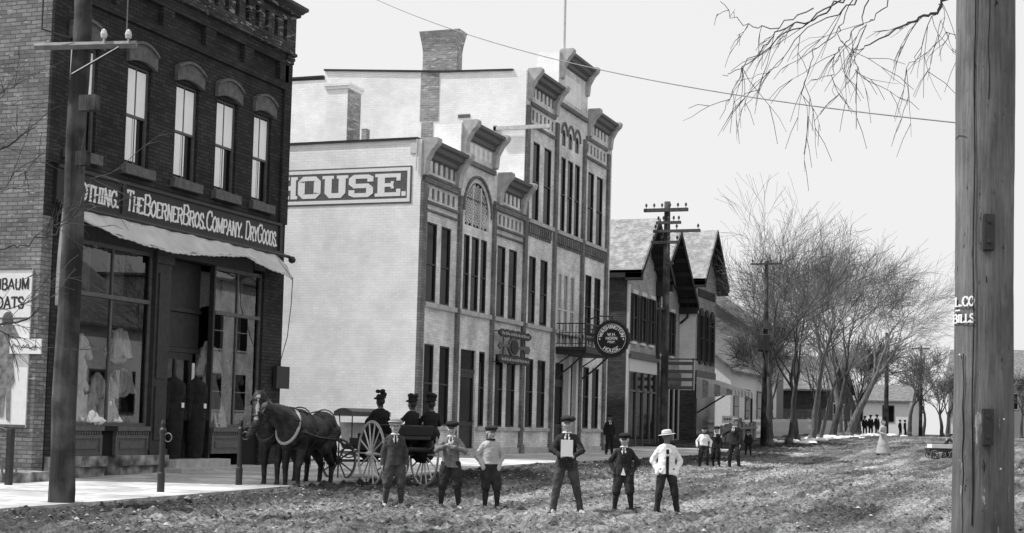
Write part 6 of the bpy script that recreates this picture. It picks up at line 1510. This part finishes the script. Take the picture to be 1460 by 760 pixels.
for x in (-.4, .4):
    for y in (-.28, .28): add_wheel(ct, (0, 0, 0) if False else (x, y, .17), .15, 8, 'wheeld', math.pi/2, .015, .03)

# ================================================================== CARRIAGE
WR = onZd(566, 693, 28.6); WA = R(50)     # rear axle centre on the ground; the carriage points away to the left
wz = float(road_z(WR.x, WR.y, False))
car = empty('carriage', (WR.x, WR.y, wz), 'light-wheeled open carriage with thin canopy roof standing behind the horse team', 'carriage', None, WA)
# local: +Y forward (away-left), x across
RW, FW = .60, .42; TR = .56
add_wheel(car, (-TR, 0, RW+.02), RW, 14, 'wheelw', 0); add_wheel(car, (TR, 0, RW+.02), RW, 14, 'wheelw', 0)
add_wheel(car, (-TR-.02, 1.55, FW+.02), FW, 12, 'wheeld', .5); add_wheel(car, (TR+.02, 1.55, FW+.02), FW, 12, 'wheeld', .5)
mb = MB(); mb.tube([(-TR, 0, RW+.02), (TR, 0, RW+.02)], .028, 8); mb.build('axle', M['wheeld'], car, world=False)
mb = MB(); mb.tube([(-TR, 1.55, FW+.02), (TR, 1.55, FW+.02)], .028, 8); mb.build('axle', M['wheeld'], car, world=False)
mb = MB(); mb.tube([(0, 0, .6), (0, .8, .58), (0, 1.55, .5)], .03, 6); mb.build('reach', M['hay'], car, world=False)
for sx in (-1, 1):
    for yy, zz in ((0, .64), (1.55, .48)):
        mb = MB()
        mb.tube([(sx*.38+.0, yy+.38*math.cos(t), zz+.11+.09*math.sin(t)) for t in np.linspace(0, 2*math.pi, 15)], .014, 5); mb.build('spring', M['wheeld'], car, world=False)
mb = MB(); mb.prism([(-.55, .72), (-.5, .68), (1.75, .68), (1.95, .86), (1.9, .88), (1.7, .76), (-.5, .76)], -.42, .42, 'x'); mb.build('floor', M['wheeld'], car, world=False)
mb = MB(); mb.box(-.46, -.42, -.6, 1.3, .76, .9); mb.box(.42, .46, -.6, 1.3, .76, .9); build_split(mb, 'side_panel', M['wheeld'], car, lambda c: c[0] > 0, world=False)
for yy in (-.35, .75):
    mb = MB(); mb.box(-.44, .44, yy-.2, yy+.22, .9, 1.0); mb.build('seat', M['leather'], car, bevel=.02, world=False)
    mb = MB(); mb.prism([(yy-.24, .98), (yy-.2, .98), (yy-.26, 1.18), (yy-.3, 1.18)], -.44, .44, 'x'); mb.build('seat_back', M['leather'], car, bevel=.02, world=False)
mb = MB(); mb.prism([(1.7, .76), (1.74, .76), (1.95, 1.2), (1.91, 1.2)], -.42, .42, 'x'); mb.build('dashboard', M['hay'], car, world=False)
# thin canopy over the front seat side
mb = MB()
n = 14
for i in range(n):
    t0, t1 = i/n, (i+1)/n; z0, z1 = 1.42+.07*math.sin(math.pi*t0), 1.42+.07*math.sin(math.pi*t1); y0, y1 = 1.3+.95*t0, 1.3+.95*t1
    mb.quad((-.42, y0, z0), (.42, y0, z0), (.42, y1, z1), (-.42, y1, z1)); mb.quad((-.42, y0, z0-.09), (-.42, y1, z1-.09), (.42, y1, z1-.09), (.42, y0, z0-.09))
    for x in (-.42, .42): mb.quad((x, y0, z0), (x, y1, z1), (x, y1, z1-.09), (x, y0, z0-.09))
mb.quad((-.42, 1.3, 1.42), (.42, 1.3, 1.42), (.42, 1.3, 1.33), (-.42, 1.3, 1.33)); mb.quad((-.42, 2.25, 1.42), (.42, 2.25, 1.42), (.42, 2.25, 1.33), (-.42, 2.25, 1.33))
cn = mb.build('canopy', M['trimm'], car, world=False)
for x in (-.38, .38):
    mb = MB(); mb.tube([(x, 1.38, .9), (x, 1.38, 1.35)], .012, 5); mb.tube([(x, 1.8, .95), (x, 2.0, 1.15), (x, 2.05, 1.36)], .012, 5); mb.build('canopy_rod', M['iron'], cn, world=False)
# pole and doubletree toward the team
mb = MB(); mb.tube([(0, 1.6, .52), (-.4, 2.3, .62), (-1.2, 2.4, .7)], .03, 6); mb.build('tongue', M['hay'], car, world=False)
mb = MB(); mb.tube([(-.55, 1.95, .6), (.35, 2.1, .6)], .025, 6); mb.tube([(-.3, 1.9, .52), (.3, 1.9, .78)], .02, 6); mb.build('doubletree', M['wheelw'], car, world=False)
def inc(x, y, z): 
    v = Matrix.Rotation(WA, 3, 'Z') @ Vector((x, y, z)); return (WR.x+v.x, WR.y+v.y, wz+v.z)
for (x, y, lab, tw, hz_) in ((-.28, .75, 'woman in black with tall plumed hat on the front seat of the carriage', 0, 1.62), (-.1, -.33, 'woman in black with wide hat seated left at the back of the carriage', .3, 1.5), (.3, -.33, 'woman in black with round feathered hat seated right at the back of the carriage', -.1, 1.52)):
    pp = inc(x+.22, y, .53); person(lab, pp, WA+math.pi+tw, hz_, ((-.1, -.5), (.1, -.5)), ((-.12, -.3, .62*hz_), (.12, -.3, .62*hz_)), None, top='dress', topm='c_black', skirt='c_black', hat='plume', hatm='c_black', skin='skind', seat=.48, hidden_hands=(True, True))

# ================================================================== HORSES
def horse(label, loc, rz, headyaw=0., headdown=0., blaze=True, near=True, neck_low=0.):
    """local: faces -Y, origin on the ground under the belly"""
    t_ = empty('horse', loc, label, 'horse', None, rz)
    b = MB(); V_ = .016
    b.ell((0, -.42, 1.12), (.27, .42, .33), None, 18, 12); b.ell((0, .08, 1.1), (.29, .55, .33), None, 18, 12); b.ell((0, .55, 1.18), (.28, .36, .32), None, 18, 12)
    b.ell((0, -.7, 1.08), (.22, .22, .3)); b.ell((0, .7, 1.14), (.22, .2, .25)); b.ell((0, -.4, 1.34), (.13, .3, .14)); b.ell((0, .5, 1.36), (.18, .3, .12))
    # neck and head
    a = headyaw; nd = Vector((math.sin(a)*.35, -1, 0)).normalized()
    p0 = Vector((0, -.66, 1.22)); p1 = p0+nd*.38+Vector((0, 0, .3-neck_low*.35)); p2 = p1+nd*.2+Vector((0, 0, .16-neck_low*.3))
    b.cap(p0, p1, .25, .17, 14); b.cap(p0+Vector((0, .1, .12)), p1+Vector((0, .04, .08)), .16, .11, 12); b.cap(p1, p2, .165, .125, 14)
    hd = (Vector((math.sin(a), -math.cos(a), 0))*.62+Vector((0, 0, -.78-headdown))).normalized(); hs = Vector((math.cos(a), math.sin(a), 0))
    h0 = p2+hd*-.0; h1 = h0+hd*.3; h2 = h0+hd*.56
    b.cap(h0, h1, .125, .095, 14); b.cap(h1, h2, .095, .068, 12); b.ell(h0+hd*.14+Vector((math.sin(a), -math.cos(a), 0))*-.03+Vector((0, 0, -.04)), (.085, .1, .12))
    b.ell(h2+hd*.02, (.065, .06, .055))
    fwn = hd.cross(hs).normalized(); fwn = fwn if fwn.z > 0 else -fwn    # up the face
    for s_ in (-1, 1):
        e0 = h0-hd*.08+hs*s_*.07; b.cap(e0, e0+Vector((0, 0, .13))+hs*s_*.02, .032, .008, 8)
        b.ell(h0+hd*.14+hs*s_*.09+fwn*.03, (.03, .03, .03)); b.ell(h2+hs*s_*.035+fwn*.03, (.022, .022, .022))
    hoof = []
    for s_, y0, ph in ((-1, -.55, .02), (1, -.55, -.06)):
        x = s_*.15; sh_ = Vector((x, y0, 1.05)); el = Vector((x, y0+.06, .82)); kn = Vector((x, y0+ph, .47)); fe = Vector((x, y0+ph+.02, .16)); ho = Vector((x, y0+ph-.03, .06))
        b.cap(sh_, el, .15, .11); b.cap(el, kn, .1, .058); b.cap(kn, fe, .056, .042); b.ell(kn, (.062, .062, .07)); b.cap(fe, ho, .048, .055); hoof.append(ho)
    for s_, y0, ph in ((-1, .62, .05), (1, .62, -.08)):
        x = s_*.15; hp = Vector((x, y0, 1.12)); kn = Vector((x, y0-.16+ph, .82)); hk = Vector((x, y0+.16+ph, .5)); fe = Vector((x, y0+.12+ph, .17)); ho = Vector((x, y0+.07+ph, .06))
        b.cap(hp, kn, .2, .13); b.cap(kn, hk, .12, .062); b.ell(hk+Vector((0, .02, .01)), (.055, .07, .075)); b.cap(hk, fe, .054, .043); b.cap(fe, ho, .05, .056); hoof.append(ho)
    def cls(c):
        c = Vector(c)
        if c.z < .085: return 2
        q = c-h0; t = q.dot(hd)
        if blaze and .02 < t < .5 and abs(q.dot(hs)) < .022+.012*math.sin(t*30) and q.dot(fwn) > .02: return 1
        if abs(t-.14) < .03 and abs(abs(q.dot(hs))-.11) < .035 and abs(q.dot(fwn)-.03) < .03: return 3
        return 0
    soft(b, 'body', [M['horse'], M['blaze'], M['hoof'], M['eye']], t_, V_, 4, cls, .006, 6)
    # mane, forelock, tail
    m_ = MB(); rr = random.Random(int(loc[0]*100))
    for i in range(26):
        t = i/25; q = p0.lerp(p2, t)+Vector((0, .1*(1-t)+.02, .22*(1-t)+.1)); s_ = 1 if i % 3 else -1
        m_.tube([q, q+Vector((s_*.1, .04, -.08)), q+Vector((s_*.15, .05+rr.uniform(-.02, .03), -.25-rr.uniform(0, .08)))], [.02, .022, .006], 5)
    for i in range(4): q = h0-hd*.08+hs*(i-1.5)*.02+fwn*.05; m_.tube([q, q+hd*.1+fwn*.03, q+hd*.22+fwn*.01], [.014, .014, .003], 5)
    m_.build('mane', M['mane'], t_, smooth=True, world=False)
    m_ = MB()
    for i in range(34):
        a_ = rr.uniform(0, 6.28); r_ = rr.uniform(0, .05); q = Vector((r_*math.cos(a_), .86+r_*math.sin(a_)*.5, 1.3)); k = rr.uniform(.8, 1.25)
        m_.tube([q, q+Vector((0, .06, -.12)), q+Vector((r_*math.cos(a_)*2, .07+rr.uniform(-.03, .03), -.5)), q+Vector((r_*math.cos(a_)*2.5, .03+rr.uniform(-.05, .05), -.75*k))], [.02, .024, .018, .004], 5)
    m_.build('tail', M['mane'], t_, smooth=True, world=False)
    # harness
    hn = MB()
    def loop(c, rx, rz_, rr_, tiltx, n=22, yk=0.): return [(c[0]+rx*math.cos(t), c[1]+tiltx*math.sin(t)+yk, c[2]+rz_*math.sin(t)) for t in np.linspace(0, 2*math.pi, n)]
    hn.tube(loop((0, -.74, 1.2), .215, .3, 0, .14), .03, 8); hn.build('collar', M['strap'] if not blaze else M['leather'], t_, smooth=True, world=False)
    hn = MB(); hn.tube(loop((0, -.2, 1.12), .31, .355, 0, .02), .014, 5); hn.tube(loop((0, .52, 1.2), .292, .33, 0, .1), .013, 5); hn.tube([(0, -.4, 1.5), (0, 0, 1.45), (0, .4, 1.5), (0, .8, 1.42)], .014, 5)
    for s_ in (-1, 1):
        hn.tube([(s_*.29, -.75, 1.12), (s_*.33, -.2, 1.02), (s_*.32, .5, .98), (s_*.3, 1.0, .85)], .017, 5); hn.tube([(s_*.3, .2, 1.02), (s_*.27, .7, 1.05), (s_*.12, .9, 1.1)], .014, 5)
    hn.build('harness', M['leather'], t_, smooth=True, world=False)
    hn = MB()
    for tt, rr_ in ((.1, .135), (.42, .092)):
        c = h0+hd*tt; hn.tube([tuple(c+hs*rr_*math.cos(t)+fwn*rr_*math.sin(t)) for t in np.linspace(0, 2*math.pi, 16)], .011, 5)
    for s_ in (-1, 1): hn.tube([tuple(h0+hd*.0+hs*s_*.13), tuple(h0+hd*.42+hs*s_*.09)], .01, 5); hn.tube([tuple(h0+hd*.45+hs*s_*.09), tuple(p1+hs*s_*.16), (s_*.27, -.7, 1.3)], .009, 4); hn.ell(h0+hd*.12+hs*s_*.135, (.012, .045, .045))
    hn.build('bridle', M['leather'], t_, smooth=True, world=False)
    return t_
# heading: left and a little toward the camera (local -Y)
def hd_dir(deg): return R(deg)
H1 = onZd(414, 697, 27.6); H2 = onZd(436, 699, 27.0)
zh = lambda p: float(road_z(p.x, p.y, False))
horse('far-side dark horse with pale blaze, head turned to the camera', (H1.x-.12, H1.y-.05, .1), R(4), headyaw=.3, headdown=.35)
horse('near-side dark horse with broad pale collar, its rump toward the carriage', (H2.x-.16, H2.y+.3, .06), R(0), headyaw=-1.25, headdown=.25, blaze=False, neck_low=.25)
# ================================================================== SHOP WINDOW GOODS
def ripple(b, n0=0, k=9, a=.13):
    for i in range(n0, len(b.v)):
        x, y, z = b.v[i]; t = math.atan2(y, x); f = 1+a*math.sin(k*t+z*3)+a*.6*math.sin(k*2.3*t-z*5); b.v[i] = (x*f, y*f, z)
def garment(label, x, y, z, h, m_='c_white', kind='dress', grp='white garments in the left display window'):
    t_ = empty('display_garment', (x, y, z), label, 'garment', grp)
    b = MB()
    if kind == 'dress':
        b.lathe([(.24*h, 0), (.19*h, .15*h), (.1*h, .5*h), (.085*h, .58*h), (.12*h, .75*h), (.13*h, .85*h), (.06*h, .95*h), (.045*h, 1.0*h)], (0, 0, 0), 48, 1, 1.1); ripple(b)
        for s_ in (-1, 1): b.cap((0, s_*.12*h, .84*h), (0.02, s_*.2*h, .62*h), .05*h, .06*h, 8)
        soft(b, 'dress', M[m_], t_, .014, 2, None, .02, 9)
    elif kind == 'blouse':
        b.lathe([(.2*h, 0), (.22*h, .2*h), (.14*h, .42*h), (.2*h, .65*h), (.24*h, .8*h), (.12*h, .95*h), (.08*h, 1.0*h)], (0, 0, 0), 48, .8, 1.0); ripple(b)
        for s_ in (-1, 1): b.cap((0, s_*.22*h, .8*h), (0.03, s_*.36*h, .45*h), .1*h, .09*h, 8)
        soft(b, 'blouse', M[m_], t_, .014, 2, None, .02, 9)
    elif kind == 'suit':
        b.lathe([(.12*h, 0), (.15*h, .3*h), (.16*h, .55*h), (.13*h, .68*h), (.17*h, .84*h), (.16*h, .92*h), (.06*h, .98*h), (.045*h, 1.0*h)], (0, 0, 0), 18, .75, 1.0)
        for s_ in (-1, 1): b.cap((0, s_*.16*h, .88*h), (0.03, s_*.2*h, .5*h), .055*h, .045*h, 8)
        soft(b, 'suit', M[m_], t_, .014, 2, None, .012, 9)
        c = MB(); c.box(.125*h, .135*h, -.02, .06, .62*h, .68*h); c.build('price_ticket', M['paper'], t_, world=False)
    elif kind == 'cloth':
        b.ell((0, 0, h*.45), (.12, .2, h*.5)); b.ell((0.05, .1, h*.25), (.15, .18, h*.25)); b.ell((.02, -.12, h*.3), (.12, .16, h*.3)); ripple(b, 0, 7, .2)
        soft(b, 'folded_cloth', M[m_], t_, .014, 2, None, .035, 7)
    if kind in ('dress', 'blouse', 'suit'):
        c = MB(); c.tube([(0, 0, -.0), (0, 0, .04)], .12, 12)
        if kind == 'blouse': c = MB(); c.tube([(0, 0, z*0-.45), (0, 0, .05)], .02, 8)
        c.build('stand', M['trimd'], t_, world=False)
    return t_
X_ = SX-.45
garment('pale dress form low at the left edge of the display window', X_, 23.3, 1.17, .85)
garment('white blouse form raised high in the middle of the display window', X_-.1, 24.05, 2.15, .8, kind='blouse')
garment('tall white dress form standing below the raised blouse', X_+.05, 23.85, 1.17, 1.15)
garment('white dress form right of the central mullion', X_+.1, 24.4, 1.17, 1.05)
garment('grey-white draped cloth bolt at the right of the display window', X_, 25.15, 1.75, .55, kind='cloth')
garment('pale cloth hung high at the right of the display window', X_-.1, 25.2, 2.45, .6, kind='cloth')
garment('small white dress form at the foot of the central mullion', X_+.18, 24.15, 1.17, .7)
garment('white dress form between the pale cloth bolt and the mullion', X_+.12, 24.8, 1.17, .95)
garment('white folded linen lying low beside the dark cloth heap', X_+.2, 24.6, 1.17, .4, kind='cloth')
garment('white folded linen lying low at the left window edge', X_+.18, 23.55, 1.17, .45, kind='cloth')
garment('broad white blouse form nearest the glass at lower left', X_+.22, 23.35, 1.17, .75, kind='blouse')
garment('broad white blouse form nearest the glass beside the mullion', X_+.25, 24.5, 1.17, .6, kind='blouse')
garment('small white bonnet cloth on the window floor at centre', X_+.28, 23.95, 1.17, .35, kind='cloth')
garment('dark cloth heap in the lower right corner of the display window', X_+.05, 25.25, 1.17, .6, 'c_dark', 'cloth')
garment('dark suit form with square white ticket at the left of the entry', SX-.05, 26.6, .52, 1.7, 'c_black', 'suit', 'dark suits in the shop entry')
garment('dark suit form at the right of the entry', SX-.05, 27.45, .52, 1.7, 'c_black', 'suit', 'dark suits in the shop entry')
garment('pale draped curtain cloth in the right display window', X_, 28.5, 1.17, 1.9, 'c_light', 'dress', 'draped cloths in the right display window')
garment('grey draped cloth beside the pale one in the right display window', X_, 29.5, 1.17, 1.7, 'c_grey', 'dress', 'draped cloths in the right display window')
for nm, y0, y1, z0, z1, m_ in (('display_curtain', 23.15, 23.5, 3.75, 4.55, 'c_light'), ('display_curtain', 23.65, 24.2, 3.75, 4.6, 'c_grey'), ('display_curtain', 24.75, 25.3, 3.75, 4.6, 'c_grey'), ('display_curtain', 28.1, 28.95, 3.75, 4.6, 'c_grey'), ('display_curtain', 29.05, 29.9, 2.6, 4.5, 'c_grey')):
    mb = MB(); n = 24
    for i in range(n):
        u0, u1 = i/n, (i+1)/n; f_ = lambda u: SX-.5+.03*math.sin(u*28)
        mb.quad((f_(u0), y0+(y1-y0)*u0, z0+.1*math.sin(u0*3)), (f_(u1), y0+(y1-y0)*u1, z0+.1*math.sin(u1*3)), (f_(u1), y0+(y1-y0)*u1, z1), (f_(u0), y0+(y1-y0)*u0, z1))
    c_ = mb.build(nm, M[m_], None, origin=(SX-.5, y0, z0)); tag(c_, {23.15: 'narrow pale curtain at the top left of the display window', 23.65: 'grey curtain at the top centre of the display window', 24.75: 'grey curtain at the top right of the left display window', 28.1: 'grey curtain at the top of the right display window', 29.05: 'long grey curtain at the far end of the right display window'}[y0], 'curtain')

for i, (y0, y1, z0, z1, x_, lab) in enumerate(((23.12, 23.5, 1.18, 2.1, .24, 'white pleated linen hanging at the left corner of the display window'), (23.62, 24.2, 1.18, 1.75, .2, 'white pleated linen spread low left of the mullion'), (24.3, 24.85, 1.18, 1.95, .22, 'white pleated linen spread low right of the mullion'), (24.95, 25.5, 1.85, 2.3, .26, 'white pleated linen square hung at mid height on the right'), (24.9, 25.4, 2.55, 3.1, .3, 'pale linen square hung high on the right of the display window'), (28.15, 28.6, 1.2, 1.9, .25, 'pale pleated cloth low in the right display window'))):
    mb = MB(); n = 30; f_ = lambda u, v: SX-x_-.1*v+.035*math.sin(u*31+i)+.02*math.sin(u*67+v*4)
    for k in range(n):
        for j in range(6):
            u0, u1, v0, v1 = k/n, (k+1)/n, j/6, (j+1)/6; P = lambda u, v: (f_(u, v), y0+(y1-y0)*(.5+(u-.5)*(1.1-.25*v)), z0+(z1-z0)*v+(.03*math.sin(u*9+i) if v in (0, 1) else 0))
            mb.quad(P(u0, v0), P(u1, v0), P(u1, v1), P(u0, v1))
    o_ = mb.build('linen_cloth', M['c_white'], None, smooth=False, origin=(SX-x_, y0, z0)); tag(o_, lab, 'cloth')
finish()
